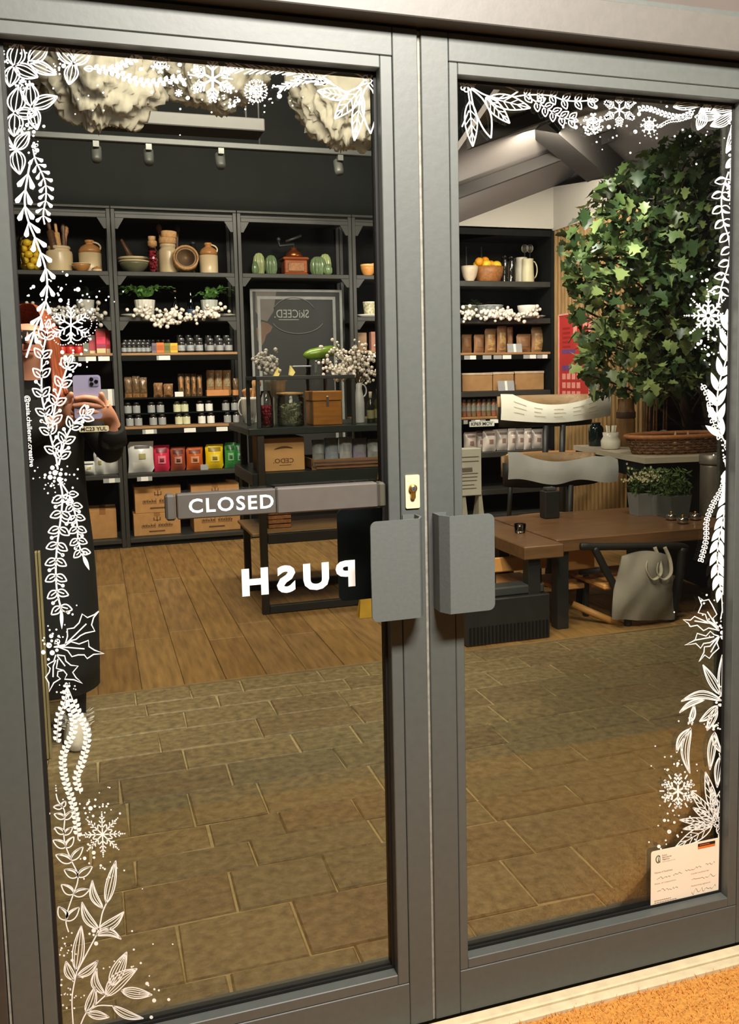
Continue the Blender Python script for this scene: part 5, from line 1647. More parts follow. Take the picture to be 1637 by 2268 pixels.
def tub_chair(px0, px1, ytop, ycloth, ybot, Y, label, clabel, cm, printed, floor_z=0.0):
    """round backed chair seen from behind, a sheet tied round its back"""
    a, b = at(px0, ytop, Y), at(px1, ytop, Y)
    cx = (a.x + b.x) / 2
    rx = (b.x - a.x) / 2 * 0.86
    zt_, zc_, zb_ = at((px0 + px1) / 2, ytop, Y + 0.3).z, at((px0 + px1) / 2, ycloth, Y).z, at((px0 + px1) / 2, ybot, Y).z
    c = (cx, Y + 0.2, 0)
    t = thing('tub_chair', label, 'chair', (cx, Y + 0.2, floor_z))
    MB().add(*arc_band(c, rx, 0.2, 0, 180, zb_ + 0.03, zt_, 0.02), True).build('backrest', wood_mat('chair_oak', (140, 112, 78), 0.2, 'x'), t)
    MB().add(*arc_band(c, rx * 1.0, 0.2, -180, 0, zb_ - 0.03, zc_ - 0.01, 0.02), True).build('back_shell', BLACK, t)
    mb = MB()
    mb.lathe([(rx * 0.8, zb_ - 0.3), (rx * 0.86, zb_ - 0.27), (rx * 0.8, zb_ - 0.25), (0, zb_ - 0.25)], 26, (cx, Y + 0.2, 0), sy=0.2 / rx)
    mb.build('seat', mat('tan_seat', (206, 150, 92), 0.5, 0, 0.08), t)
    for s in (-0.22, 0.14):
        mb = MB()
        mb.tube([(cx + rx * s, Y + 0.015, zb_ - 0.02), (cx + rx * s * 1.0, Y + 0.03, zb_ - 0.28), (cx + rx * s * 1.3, Y + 0.05, 0.0)], 0.024, 8)
        mb.build('leg', BLACK, t)
    for s in (-0.6, 0.6):
        mb = MB()
        mb.tube([(cx + rx * s, Y + 0.3, zb_ - 0.28), (cx + rx * s * 1.1, Y + 0.34, 0.0)], 0.02, 8)
        mb.build('leg', BLACK, t)
    # the sheet: a bowed strip wider than the back, sagging in the middle
    n = 30
    vs, fs = [], []
    rr = (b.x - a.x) / 2
    z_end = at(px0, ytop, Y).z

    def sheet_line(u):
        y = Y + 0.03 * u * u - 0.024 + (0.0 if printed else 0.012) * math.sin(7 * u)
        top = zc_ + (z_end - zc_) * min(1, abs(u) * 1.25) ** 2.0 + 0.004 * math.sin(5 * u + 1)
        bot = zb_ + (zc_ - zb_) * (0.26 * abs(u) ** 1.6 if printed or u < 0 else -0.1 * u ** 2) + (0 if printed else 0.012 * math.sin(6 * u))
        if not printed and u > 0.5:
            top -= (u - 0.5) * 0.16
        return y, top, bot
    for k in range(n + 1):
        u = 2 * k / n - 1
        x = cx + rr * u
        y, top, bot = sheet_line(u)
        for q in range(4):
            f = q / 3
            for d in (0, 0.004):
                vs.append((x, y + d - 0.012 * math.sin(PI * f), top + (bot - top) * f))
    for k in range(n):
        for q in range(3):
            i, j = k * 8 + q * 2, (k + 1) * 8 + q * 2
            fs += [(i, i + 2, j + 2, j), (i + 1, j + 1, j + 3, i + 3)]
    sh = thing('reserved_sheet', clabel, 'sheet', (cx, Y - 0.03, zb_))
    MB().add(vs, fs, True).build('sheet', cm, sh)
    if printed:
        mb = MB()
        r = random.Random(6)
        for u0 in (-0.8, -0.45, -0.1, 0.25, 0.55):
            for f in (0.25, 0.45, 0.65):
                u1 = u0 + r.uniform(0.12, 0.24)
                pts = []
                for u in (u0, u1):
                    x = cx + rr * u
                    y, top, bot = sheet_line(u)
                    y -= 0.0135
                    z = top + (bot - top) * f
                    pts += [(x, y, z), (x, y, z - 0.006)]
                mb.add(pts, [(0, 1, 3, 2)])
        mb.build('faint_print', mat('faint_print', (206, 196, 170), 0.7), sh)
    return t


tub_chair(1110, 1353, 874, 897, 936, 4.62, 'round backed black and oak chair wearing the white printed sheet', 'white printed sheet tied round the back of the far chair', mat('white_sheet', (244, 240, 226), 0.8, 0, 0.03, 8), True)
tub_chair(1125, 1371, 1003, 1022, 1068, 3.46, 'round backed chair with the crumpled grey sheet, right behind the tables', 'crumpled grey white sheet round the back of the nearer chair', mat('grey_sheet', (200, 205, 208), 0.8, 0, 0.12, 6, 0.3), False)

# plywood cafe chairs pushed under the tables
TAN = mat('tan_ply', (226, 164, 98), 0.45, 0, 0.08, 6)
for i, (px0, px1, y0, y1, Y, lb) in enumerate(((1085, 1212, 1226, 1270, 2.78, 'tan ply chair under the narrow table end'), (1238, 1318, 1214, 1266, 2.74, 'tan ply chair under the wide table, beside its leg'))):
    a, b = at(px0, y1, Y), at(px1, y0, Y)
    t = thing('ply_chair', lb, 'chair', ((a.x + b.x) / 2, Y + 0.15, 0), group='tan ply chairs')
    mb = MB()
    mb.cbox(a.x, b.x, Y, Y + 0.02, a.z, b.z, 0.006)
    mb.build('backrest', TAN, t)
    mb = MB()
    mb.cbox(a.x, b.x, Y + 0.03, Y + 0.34, a.z - 0.12, a.z - 0.09, 0.006)
    mb.build('seat', TAN, t)
    for xx in (a.x + 0.02, b.x - 0.05):
        for yy in (Y + 0.004, Y + 0.29):
            mb = MB()
            mb.cbox(xx, xx + 0.03, yy + (0.021 if yy < Y + 0.1 else 0), yy + 0.045, 0, (b.z - 0.02) if yy < Y + 0.1 else a.z - 0.121, 0.003)
            mb.build('leg', BLACK, t)
# the near armchair with the tote bag
YA_ = 2.52
ac = thing('armchair', 'black bentwood armchair at the near side of the wide table', 'chair', at(1400, 1400, YA_))
ac.location.z = 0


def pathY(pts):
    return [at(px, py, Y) for px, py, Y in pts]


def crv(P_, n=5):
    """smooth chain through the points"""
    out = []
    P_ = [Vector(p) for p in P_]
    for i in range(len(P_) - 1):
        p0, p1, p2, p3 = P_[max(i - 1, 0)], P_[i], P_[i + 1], P_[min(i + 2, len(P_) - 1)]
        for k in range(n):
            t = k / n
            out.append(0.5 * ((2 * p1) + (p2 - p0) * t + (2 * p0 - 5 * p1 + 4 * p2 - p3) * t * t + (3 * p1 - p0 - 3 * p2 + p3) * t ** 3))
    out.append(P_[-1])
    return out


foot = at(1397, 1416, YA_)
P1 = pathY([(1316, 1212, YA_), (1338, 1255, YA_), (1368, 1312, YA_), (1388, 1360, YA_)])
P1.append(Vector((P1[-1].x + 0.01, YA_, 0.0)))
MB().tube(crv(P1), 0.021, 9).build('leg', BLACK, ac)
P2 = pathY([(1512, 1213, YA_), (1506, 1270, YA_), (1494, 1340, YA_)])
P2.append(Vector((P2[-1].x - 0.02, YA_, 0.0)))
MB().tube(crv(P2), 0.024, 9).build('leg', BLACK, ac)
MB().tube(crv(pathY([(1286, 1210, YA_ + 0.005), (1300, 1210, YA_), (1320, 1211, YA_), (1420, 1210, YA_), (1500, 1209, YA_), (1520, 1214, YA_ + 0.02)])), 0.02, 9).build('top_rail', BLACK, ac)
for px, py in ((1290, 1240), (1480, 1238)):
    p = at(px, py, YA_ + 0.42)
    MB().tube([(p.x, p.y, p.z), (p.x, p.y + 0.02, 0.2), (p.x, p.y + 0.04, 0)], 0.02, 8).build('leg', BLACK, ac)
a, b = at(1345, 1300, YA_), at(1496, 1330, YA_)
mb = MB()
mb.cbox(a.x, b.x, YA_ + 0.03, YA_ + 0.44, 0.2, 0.235, 0.01)
mb.build('seat', TAN, ac)
MB().tube([at(1268, 1338, YA_ + 0.17), at(1384, 1388, YA_ + 0.02)], 0.02, 10).build('side_stretcher', mat('tan_stretcher', (170, 124, 66), 0.5), ac)
MB().tube([at(1285, 1268, YA_ + 0.17), at(1340, 1262, YA_ + 0.02)], 0.016, 8).build('arm_stretcher', BLACK, ac)
# tote bag hung on the armchair
tb = thing('tote_bag', 'grey canvas tote bag hung over the armchair rail', 'bag', at(1430, 1300, YA_ - 0.05))
n, m_ = 14, 12
vs, fs = [], []
TOP = [(1362, 1250), (1490, 1232)]
for s in (0, 1):
    for j in range(m_ + 1):
        v = j / m_
        xl, xr = 1378 - 22 * math.sin(v * 1.7), 1486 + 8 * v
        yt, yb = 1232 + 6 * math.sin(3 * v), 1372
        for i in range(n + 1):
            u = i / n
            px = xl + (xr - xl) * u
            py = yt + (yb - yt) * v - 12 * math.sin(PI * u) * (1 - v)
            p = at(px, py, YA_ - 0.03)
            puff = 0.05 * math.sin(PI * u) ** 0.6 * (0.25 + math.sin(PI * min(1, v * 0.95))) + 0.008 * math.sin(11 * u + 9 * v) + 0.006 * math.sin(23 * u * v)
            vs.append((p.x, p.y - (puff if s == 0 else -0.003), p.z))
N = (n + 1) * (m_ + 1)
for j in range(m_):
    for i in range(n):
        q = j * (n + 1) + i
        fs += [(q, q + 1, q + n + 2, q + n + 1), (N + q, N + q + n + 1, N + q + n + 2, N + q + 1)]
MB().add(vs, fs, True).build('body', mat('grey_canvas', (146, 142, 132), 0.85, 0, 0.18, 7, 0.3), tb)
for k in (0, 1):
    MB().tube(crv(pathY([(1436 + 24 * k, 1240, YA_ - 0.05), (1432 + 24 * k, 1262 + 6 * k, YA_ - 0.09), (1446 + 24 * k, 1284, YA_ - 0.1), (1464 + 22 * k, 1270, YA_ - 0.09), (1460 + 24 * k, 1240, YA_ - 0.05), (1450 + 22 * k, 1212, YA_ - 0.03)])), 0.011, 7, flat=0.35).build('strap', mat('pale_strap', (170, 164, 148), 0.8), tb)
# folded throw lying over the rail end
mb = MB()
mb.cbox(0, 0.3, 0, 0.08, 0, 0.03, 0.012)
p = at(1442, 1206, YA_ + 0.05)
o = mb.build('folded_throw', mat('tan_throw', (188, 138, 84), 0.9, 0, 0.12, 20, 0.3))
o.location = (p.x, p.y, p.z)
tag(o, 'folded tan throw resting on the rail of the near armchair', 'throw')
# black ribbed floor box left of the tables
bx0, bx1 = at(1036, 1400, 2.46).x, at(1222, 1400, 2.46).x
zb1 = at(1120, 1326, 2.46).z
fb = thing('floor_box', 'black box with a ribbed front on the floor at the foot of the tables', 'box', ((bx0 + bx1) / 2, 2.6, 0))
mb = MB()
mb.cbox(bx0, bx1, 2.475, 2.62, 0.0, zb1, 0.006)
mb.build('body', BLACK, fb)
for i in range(22):
    x = bx0 + 0.02 + (bx1 - bx0 - 0.04) * i / 21
    mb = MB()
    mb.box(x - 0.004, x + 0.004, 2.466, 2.4745, 0.01, 0.1)
    mb.build('rib', BLACKW, fb)
mb = MB()
mb.cbox(bx0 + 0.05, bx1 - 0.02, 2.5, 2.61, zb1 + 0.001, zb1 + 0.05, 0.008)
o = mb.build('dark_folder', mat('slate_folder', (52, 56, 58), 0.6))
tag(o, 'slate grey folder lying on the black ribbed box', 'folder')

# side counter with white top, things on it
SZ = 0.85
k1, k2 = atz(1270, 986, SZ), atz(1412, 1012, SZ)
d = (k2 - k1)
d.normalize()
nn = Vector((-d.y, d.x, 0))
if nn.x < 0:
    nn = -nn
k3 = k2 + d * 0.1
sc_ = thing('side_counter', 'black side counter with a pale top beside the slatted wall', 'counter', ((k1 + k3) / 2 + nn * 0.3) * 1.0)
sc_.location.z = 0


def quad_slab(mb, a, b, wd, z0, z1, off=0.0):
    A_, B_ = a + nn * off, b + nn * off
    C_, D_ = b + nn * wd, a + nn * wd
    q = [A_, B_, C_, D_]
    return mb.add([(p.x, p.y, z0) for p in q] + [(p.x, p.y, z1) for p in q], [(0, 1, 2, 3), (7, 6, 5, 4), (0, 4, 5, 1), (1, 5, 6, 2), (2, 6, 7, 3), (3, 7, 4, 0)])


quad_slab(MB(), k1, k3, 0.84, SZ - 0.035, SZ).build('worktop', mat('pale_worktop', (178, 170, 154), 0.4, 0, 0.06), sc_)
quad_slab(MB(), k1 + d * 0.02, k3 - d * 0.02, 0.82, 0.0, SZ - 0.036, 0.42).build('carcass', BLACKW, sc_)
quad_slab(MB(), k1 + d * 0.02, k3 - d * 0.02, 0.03, SZ - 0.13, SZ - 0.036, 0.01).build('fascia', BLACKW, sc_)


def on_counter(px, back):
    """point of the worktop that shows at column px, a little behind its edge"""
    best = None
    for k in range(121):
        p = k1 + d * ((k3 - k1).length * k / 120) + nn * back
        v = Vector((p.x, p.y, SZ)) - EYE
        x = PPX + F_PX * v.dot(RT) / v.dot(FW)
        if best is None or abs(x - px) < best[0]:
            best = (abs(x - px), p)
    return Vector((best[1].x, best[1].y, SZ))


p = on_counter(1320, 0.12)
x, w, h = spot(1306, 1335, 936, SZ, p.y)
item('dark_jar', 'dark green glass jar on the pale counter by the slatted wall', 'jar', (p.x, p.y, SZ), [('glass', L(P(w, h, [(0.9, 0), (1, 0.04), (1, 0.75), (0.8, 0.86), (0.6, 0.9), (0.62, 0.96)]), 22), mat('dark_green_glass', (18, 30, 30), 0.1)), ('stopper', L(P(w, h, [(0.6, 0.96), (0.62, 1.0), (0, 1.0)]), 16), BLACK)])
p = on_counter(1352, 0.1)
x, w, h = spot(1334, 1370, 958, SZ, p.y)
sp_ = thing('straw_cup', 'white cup full of paper straws beside the dark jar', 'cup', (p.x, p.y, SZ))
L(P(w, h, [(0.8, 0), (1, 0.05), (1.05, 0.5), (0.8, 0.75), (0.86, 1), (0.78, 1), (0.7, 0.75)]), 22).build('cup', WHITEC, sp_, False)
r = random.Random(5)
for k in range(12):
    a_, q_ = r.random() * 6.28, w * 0.26 * math.sqrt(r.random())
    MB().tube([(math.cos(a_) * q_ * 0.6, math.sin(a_) * q_ * 0.6, 0.02), (math.cos(a_) * q_ * 1.4, math.sin(a_) * q_ * 1.4, h * 1.42)], 0.0055, 6).build('straw', mat('paper_straw', (214, 206, 186), 0.6), sp_, False)
p = on_counter(1386, 0.3)
x, w, h = spot(1368, 1404, 884, SZ, p.y)
item('wooden_churn', 'tall plain wooden tub standing on the counter by the wicker tray', 'tub', (p.x, p.y, SZ), [('body', L(P(w, h, [(1.0, 0), (1.0, 0.55), (0.96, 0.6), (0.96, 0.75), (0.85, 0.8), (0.85, 1), (0, 1)]), 26), wood_mat('tub_wood', (136, 100, 58), 0.2, 'z')), ('band', L(P(w * 1.03, h, [(0.98, 0.6), (1.0, 0.61), (1.0, 0.72), (0.98, 0.73)]), 26), mat('dark_band', (70, 48, 32), 0.6))])
# big oval wicker tray on a plinth
WY = 3.18
wc = at(1500, 965, WY)
wc = at(1500, 965, WY + 0.2)
wr = at(1604, 960, WY + 0.2).x - wc.x
WK = mat('wicker', (104, 72, 48), 0.6, 0, 0.35, 60, 0.5)
zw0 = SZ + 0.0005
zw1 = at(1500, 966, WY + 0.2).z
wk_ = thing('wicker_tray', 'large oval brown wicker tray on the counter under the tree', 'tray', (wc.x, WY + 0.2, zw0))
mb = MB()
nr = 7
for i in range(nr):
    f = i / (nr - 1)
    rr = wr * (0.86 + 0.14 * f)
    zz = (zw1 - zw0) * f
    mb.tube([(rr * math.cos(2 * PI * k / 48), 0.5 * rr * math.sin(2 * PI * k / 48), zz + 0.004 * (-1) ** (k + i)) for k in range(49)], 0.0085, 6)
mb.build('woven_side', WK, wk_, False)
mb = MB()
for k in range(60):
    a_ = 2 * PI * k / 60
    mb.tube([(wr * 0.86 * math.cos(a_), 0.5 * wr * 0.86 * math.sin(a_), 0), (wr * math.cos(a_), 0.5 * wr * math.sin(a_), zw1 - zw0)], 0.004, 4)
mb.build('stakes', mat('wicker_stake', (164, 122, 84), 0.6), wk_, False)
L([(wr * 0.86, 0), (wr * 0.86, 0.008), (0, 0.008)], 40, sy=0.5).build('base', WK, wk_, False)
mb = MB()
mb.tube([(wr * 1.01 * math.cos(2 * PI * k / 48), 0.5 * wr * 1.01 * math.sin(2 * PI * k / 48), zw1 - zw0 + 0.008) for k in range(49)], 0.015, 8)
mb.build('rim', mat('wicker_rim', (160, 104, 64), 0.6, 0, 0.2, 40), wk_, False)
for px, lb in ((1496, 'small pale pyramid in the wicker tray nearer the chairs'), (1524, 'small pale pyramid in the wicker tray nearer the door frame')):
    q = at(px, 975, WY + 0.18)
    mb = MB()
    mb.lathe([(0.03, 0), (0.02, 0.045), (0.004, 0.075), (0, 0.076)], 4)
    o = mb.build('napkin_pyramid', mat('pale_brown_napkin', (176, 140, 108), 0.8))
    o.location = (q.x, WY + 0.18, zw0 + 0.0085)
    o.scale = (1, 1, (at(px, 958, WY + 0.18).z - zw0) / 0.076)
    tag(o, lb, 'napkin')
for i, (px, lb) in enumerate(((1432, 'brush with round white head, first from the wooden tub'), (1448, 'brush with round white head, in front of its neighbours'), (1470, 'dimmer brush with white head at the far end of the three'))):
    Yb = 3.86 + 0.05 * i
    x, w, h = spot(px - 10, px + 10, 914, 0, Yb)
    zb_ = SZ
    br = thing('dish_brush', lb, 'brush', (x, Yb, zb_), group='dish brushes')
    MB().ball((0, 0, 0.055), 0.05, 14, 9, sz=1.1).build('head', mat('bristle_white', (176, 172, 160), 0.9, 0, 0.3, 80, 0.5), br, False)
    MB().tube([(0, 0, 0.1), (0.005, 0, 0.34)], [0.007, 0.005], 7).tube([(0.03, 0.01, 0.1), (0.035, 0.01, 0.33)], [0.007, 0.005], 7).build('handle', WOODM, br, False)
# steel churn right of the flower pots
x, w, h = spot(1556, 1600, 1006, TZ, 2.93)
item('steel_canister', 'dull steel canister standing behind the flower pots', 'canister', (x, 2.93, TZ), [('body', L(P(w, h, [(0.95, 0), (1, 0.02), (1, 0.8), (0.94, 0.84)]), 26), mat('dull_steel', (120, 116, 110), 0.4, 0.5, 0.1)), ('lid', L(P(w, h, [(1.05, 0.84), (1.08, 0.86), (1.08, 0.99), (1.0, 1.0), (0, 1.0)]), 26), mat('dull_steel_lid', (134, 130, 124), 0.4, 0.5, 0.1))])
# dim dresser far behind the tree
dr = thing('dresser', 'dim dark dresser of glassware far behind the tree', 'dresser', (4.55, 5.4, 0))
dx0, dx1, dy = at(1330, 850, 5.3).x + 0.1, 5.25, 5.3
dx0 = 3.72
mb = MB()
mb.box(dx0, dx1, dy + 0.34, dy + 0.36, 0, 2.1)
mb.build('back_panel', BLACKW, dr)
for xx in (dx0, dx1 - 0.04):
    mb = MB()
    mb.cbox(xx, xx + 0.04, dy, dy + 0.34, 0, 2.1, 0.003)
    mb.build('side_panel', SHELFB, dr)
DZ = (0.5, 0.92, 1.1, 1.36, 1.7)
for zz in DZ:
    mb = MB()
    mb.cbox(dx0 + 0.041, dx1 - 0.041, dy, dy + 0.339, zz - 0.025, zz, 0.003)
    mb.build('shelf', wood_mat('dresser_wood', (86, 66, 46), 0.2, 'x'), dr)
r = random.Random(12)
GOB = [(0.6, 0), (0.62, 0.03), (0.1, 0.08), (0.1, 0.4), (0.7, 0.6), (1.0, 0.85), (0.9, 1.0), (0.84, 1.0), (0.9, 0.85), (0.6, 0.62), (0, 0.5)]
gm = [mat('goblet_pale', (150, 146, 130), 0.2), mat('jar_buff', (120, 104, 78), 0.4), CLEAR]
proto = {}
lbs = {0: 'pale goblet on the dim dresser behind the tree', 1: 'buff jar on the dim dresser behind the tree', 2: 'clear goblet on the dim dresser behind the tree'}
for zi, zz in enumerate(DZ[1:]):
    proto = {}
    x = dx0 + 0.1
    while x < dx1 - 0.1:
        k = r.randrange(3)
        if k not in proto:
            proto[k] = L(P(0.085, 0.15, GOB if k != 1 else [(0.9, 0), (1, 0.05), (1, 0.8), (0.7, 0.9), (0.8, 1.0), (0, 1.0)]), 16).build(('goblet', 'buff_jar', 'goblet')[k], gm[k])
            nm = ('lowest filled', 'second', 'third', 'top')[zi]
            tag(proto[k], lbs[k].replace('the dim', 'the %s shelf of the dim' % nm), 'glassware' if k != 1 else 'jar', ('pale goblets', 'buff jars', 'clear goblets')[k] + ', %s dresser shelf' % nm)
            proto[k].location = (x, dy + 0.12, zz)
        else:
            dup(proto[k], (x, dy + r.uniform(0.08, 0.22), zz))
        x += r.uniform(0.11, 0.2)

# framed red poster on the slats
XP = 3.552
q = [atx(1241, 702, XP), atx(1305, 690, XP), atx(1241, 884, XP)]
y0, y1, z0, z1 = q[1].y, q[0].y, q[2].z, q[0].z
rp_ = thing('red_poster', 'framed red poster with pale lettering on the slatted wall', 'poster', (XP, (y0 + y1) / 2, z0))


def xbox(mb, ya, yb, za, zb, t0, t1):
    return mb.box(XP - t1, XP - t0, y0 + (y1 - y0) * ya, y0 + (y1 - y0) * yb, z0 + (z1 - z0) * za, z0 + (z1 - z0) * zb)


xbox(MB(), -0.02, 1.02, -0.01, 1.01, -0.009, 0.004).build('sheet', mat('poster_red', (178, 50, 48), 0.55, 0, 0.06, 5), rp_)
mb = MB()
xbox(mb, -0.05, -0.02, -0.02, 1.02, -0.009, 0.012)
xbox(mb, 1.02, 1.05, -0.02, 1.02, -0.009, 0.012)
xbox(mb, -0.02, 1.02, 1.01, 1.03, -0.009, 0.012)
xbox(mb, -0.02, 1.02, -0.03, -0.01, -0.009, 0.012)
mb.build('frame', mat('poster_frame', (214, 150, 140), 0.5), rp_)
mb = MB()
for ya, yb, za, zb in ((0.4, 0.52, 0.72, 0.88), (0.05, 0.18, 0.85, 0.95)):
    xbox(mb, ya, yb, za, zb, 0.004, 0.0055)
for i in range(3):
    for j in range(4):
        xbox(mb, 0.28 + 0.17 * j, 0.4 + 0.17 * j, 0.03 + 0.105 * i, 0.1 + 0.105 * i, 0.004, 0.0055)
mb.build('pale_print', mat('poster_pale', (226, 150, 140), 0.6, 0, 0.1, 30), rp_)
mb = MB()
for za, zb in ((0.35, 0.41), (0.55, 0.6)):
    xbox(mb, 0.45, 0.92, za, zb, 0.004, 0.0055)
mb.build('violet_print', mat('poster_violet', (106, 66, 122), 0.6), rp_)
mb = MB()
for i in range(5):
    xbox(mb, 0.62, 0.9, 0.62 + 0.055 * i, 0.645 + 0.055 * i, 0.004, 0.0055)
mb.build('dark_print', mat('poster_dark_red', (150, 36, 38), 0.6), rp_)

# ---------------------------------------------------------------- leafy tree
TY = 3.95
tp = thing('indoor_tree', 'tall leafy green tree filling the corner of the right door glass', 'tree', (3.86, 4.38, 0))
BARK = mat('bark', (74, 58, 42), 0.9, 0, 0.25, 12, 0.4)
L([(0.15, 0), (0.17, 0.02), (0.2, 0.36), (0.21, 0.4), (0.18, 0.4), (0.17, 0.34), (0, 0.34)], 28).build('tub', mat('charcoal_tub', (48, 48, 46), 0.7), tp, False)
mb = MB()
trunk = crv([(3.86, 4.38, 0.33), (3.82, 4.36, 0.9), (3.6, 4.2, 1.4), (3.4, 4.05, 2.1), (3.4, TY, 2.7)])
mb.tube(trunk, [0.05 - 0.03 * i / len(trunk) for i in range(len(trunk))], 9)
mb.build('trunk', BARK, tp)
r = random.Random(77)


def inside(px, py):
    lft = [(280, 1560), (310, 1470), (340, 1420), (390, 1335), (440, 1300), (500, 1275), (540, 1240), (600, 1240), (660, 1262), (720, 1280), (790, 1275), (850, 1292), (880, 1340)]
    if py < 280 or py > 880:
        return False
    for (ya, xa), (yb, xb) in zip(lft, lft[1:]):
        if ya <= py <= yb:
            xl = xa + (xb - xa) * (py - ya) / (yb - ya)
            break
    xr = 1790 if py < 700 else 1790 - (py - 700) * 1.6
    return xl < px < xr


tips = []
mb = MB()
while len(tips) < 60:
    px, py = r.uniform(1240, 1780), r.uniform(290, 870)
    if inside(px, py):
        tips.append(at(px, py, TY + r.uniform(-0.35, 0.3)))
for t_ in tips:
    b_ = trunk[min(len(trunk) - 1, max(4, int(len(trunk) * (t_.z - 0.7) / 2.4)))]
    mid = b_.lerp(t_, 0.5) + Vector((0, 0, 0.08))
    mb.tube(crv([b_, mid, t_], 3), 0.008, 5)
mb.build('branches', BARK, tp)
LM = [mat('tree_leaf_%s' % n, c, 0.4, 0, 0.2, 6) for n, c in (('light', (144, 162, 100)), ('mid', (88, 110, 62)), ('deep', (56, 76, 46)))]


def leaf_shape(s):
    """lobed leaf, folded along the midrib"""
    out = [(0, 0), (0.18, 0.16), (0.42, 0.1), (0.3, 0.36), (0.5, 0.5), (0.24, 0.62), (0.2, 0.84), (0, 1.0)]
    vs = [(x * s, y * s, 0.22 * x * s - 0.1 * y * y * s) for x, y in out] + [(-x * s, y * s, 0.22 * x * s - 0.1 * y * y * s) for x, y in out[1:-1]]
    mid = [(0, y * s, -0.1 * y * y * s) for y in (0.3, 0.6)]
    n = len(vs)
    vs += mid
    fs = [(0, 1, 2, n), (n, 2, 3), (n, 3, 4, n + 1), (n + 1, 4, 5), (n + 1, 5, 6, 7)]
    L_ = [8, 9, 10, 11, 12, 13]
    fs += [(n, L_[1], L_[0], 0), (n, L_[2], L_[1]), (n + 1, L_[3], L_[2], n), (n + 1, L_[4], L_[3]), (7, L_[5], L_[4], n + 1)]
    return vs, fs


base_leaves = []
for s in (0.125, 0.1, 0.085):
    for m in LM:
        me = bpy.data.meshes.new('leaf')
        vs, fs = leaf_shape(s)
        me.from_pydata(vs, [], fs)
        me.polygons.foreach_set('use_smooth', [True] * len(fs))
        me.materials.append(m)
        base_leaves.append(me)
spots = []
while len(spots) < 2700:
    px, py = r.uniform(1225, 1790), r.uniform(285, 880)
    if inside(px, py):
        k = min(1.0, max(0.0, (px - 1300) / 250))
        spots.append((px, py, TY + r.uniform(-0.5, 0.42)))
spots.sort(key=lambda s: s[2])
mb_bulk = [MB(), MB(), MB()]
vis = 0
for i, (px, py, Y) in enumerate(spots):
    p = at(px, py, Y)
    e = Matrix.Translation(p) @ Matrix.Rotation(r.uniform(0, 2 * PI), 4, 'Z') @ Matrix.Rotation(r.uniform(-1.5, 0.3), 4, 'X') @ Matrix.Rotation(r.uniform(-0.8, 0.8), 4, 'Y')
    if vis < 285 and px < 1640 and i % 2 == 0:
        o = bpy.data.objects.new('leaf', r.choice(base_leaves))
        COL.objects.link(o)
        o.parent = tp
        o.matrix_local = Matrix.Translation(-tp.location) @ e
        vis += 1
    else:
        vs, fs = leaf_shape(r.uniform(0.07, 0.12))
        mb_bulk[r.choice((0, 1, 1, 2, 2, 2))].add(vs, fs, True, e)
vall = MB()
mi = []
for k, q in enumerate(mb_bulk):
    n0 = len(vall.f)
    vall.add(q.v, q.f, True)
    mi += [k] * (len(vall.f) - n0)
o = vall.build('foliage', LM, tp)
o.data.polygons.foreach_set('material_index', mi)
tag(o, None, kind='stuff')

# ---------------------------------------------------------------- crumpled paper cloud lamps hanging high up
PAPER = mat('crumpled_paper', (214, 212, 204), 0.8, 0, 0.04, 5, 0.1)


def cloud_lamp(pxl, pxr, ytop, ybot, Y, label, seed, tilt=0.0):
    a, b = at(pxl, ybot, Y), at(pxr, ybot, Y)
    cx, rx = (a.x + b.x) / 2, (b.x - a.x) / 2
    zb = at((pxl + pxr) / 2, ybot, Y).z
    zt_ = at((pxl + pxr) / 2, ytop, Y).z
    t = thing('paper_cloud_lamp', label, 'pendant lamp', (cx, Y, zb), group='paper cloud lamps')
    n, m = 120, 44
    vs, fs = [], []
    H = zt_ - zb
    for j in range(m + 1):
        f = j / m
        ph = PI * f
        for i in range(n):
            th = 2 * PI * i / n
            dirv = Vector((math.cos(th) * math.sin(ph), math.sin(th) * math.sin(ph), -math.cos(ph)))
            q = Vector((dirv.x * 3.0, dirv.y * 3.0, dirv.z * 1.3)) + Vector((seed * 7.1, seed * 3.3, 0))
            k = 1 + 0.26 * noise.noise(q) - 0.24 * abs(noise.noise(q * 2.3)) * 1.6 - 0.12 * abs(noise.noise(q * 5.0)) * 1.6 - 0.05 * abs(noise.noise(q * 11)) + 0.2
            x = dirv.x * rx * k * 0.85
            vs.append((x, dirv.y * rx * 0.55 * k, H / 2 + dirv.z * H / 2 * k + tilt * x))
    for j in range(m):
        for i in range(n):
            fs.append((j * n + i, j * n + (i + 1) % n, (j + 1) * n + (i + 1) % n, (j + 1) * n + i))
    MB().add(vs, fs, True).build('paper_shade', PAPER, t, False)
    MB().tube([(0, 0, H * 0.9), (0, 0, 4.19 - zb)], 0.006, 6).build('cord', BLACK, t, False)


cloud_lamp(70, 370, 20, 268, 2.7, 'large crumpled paper cloud lamp at the corner with the striped flowers', 1)
cloud_lamp(330, 610, 30, 232, 2.9, 'middle crumpled paper cloud lamp behind the big snowflake', 2)
cloud_lamp(640, 880, 90, 312, 2.8, 'crumpled paper cloud lamp beside the meeting stiles', 3, -0.1)

# ---------------------------------------------------------------- the person taking the picture
BONE = []
BR_ = []


def chain(bm_edges, pts):
    pass


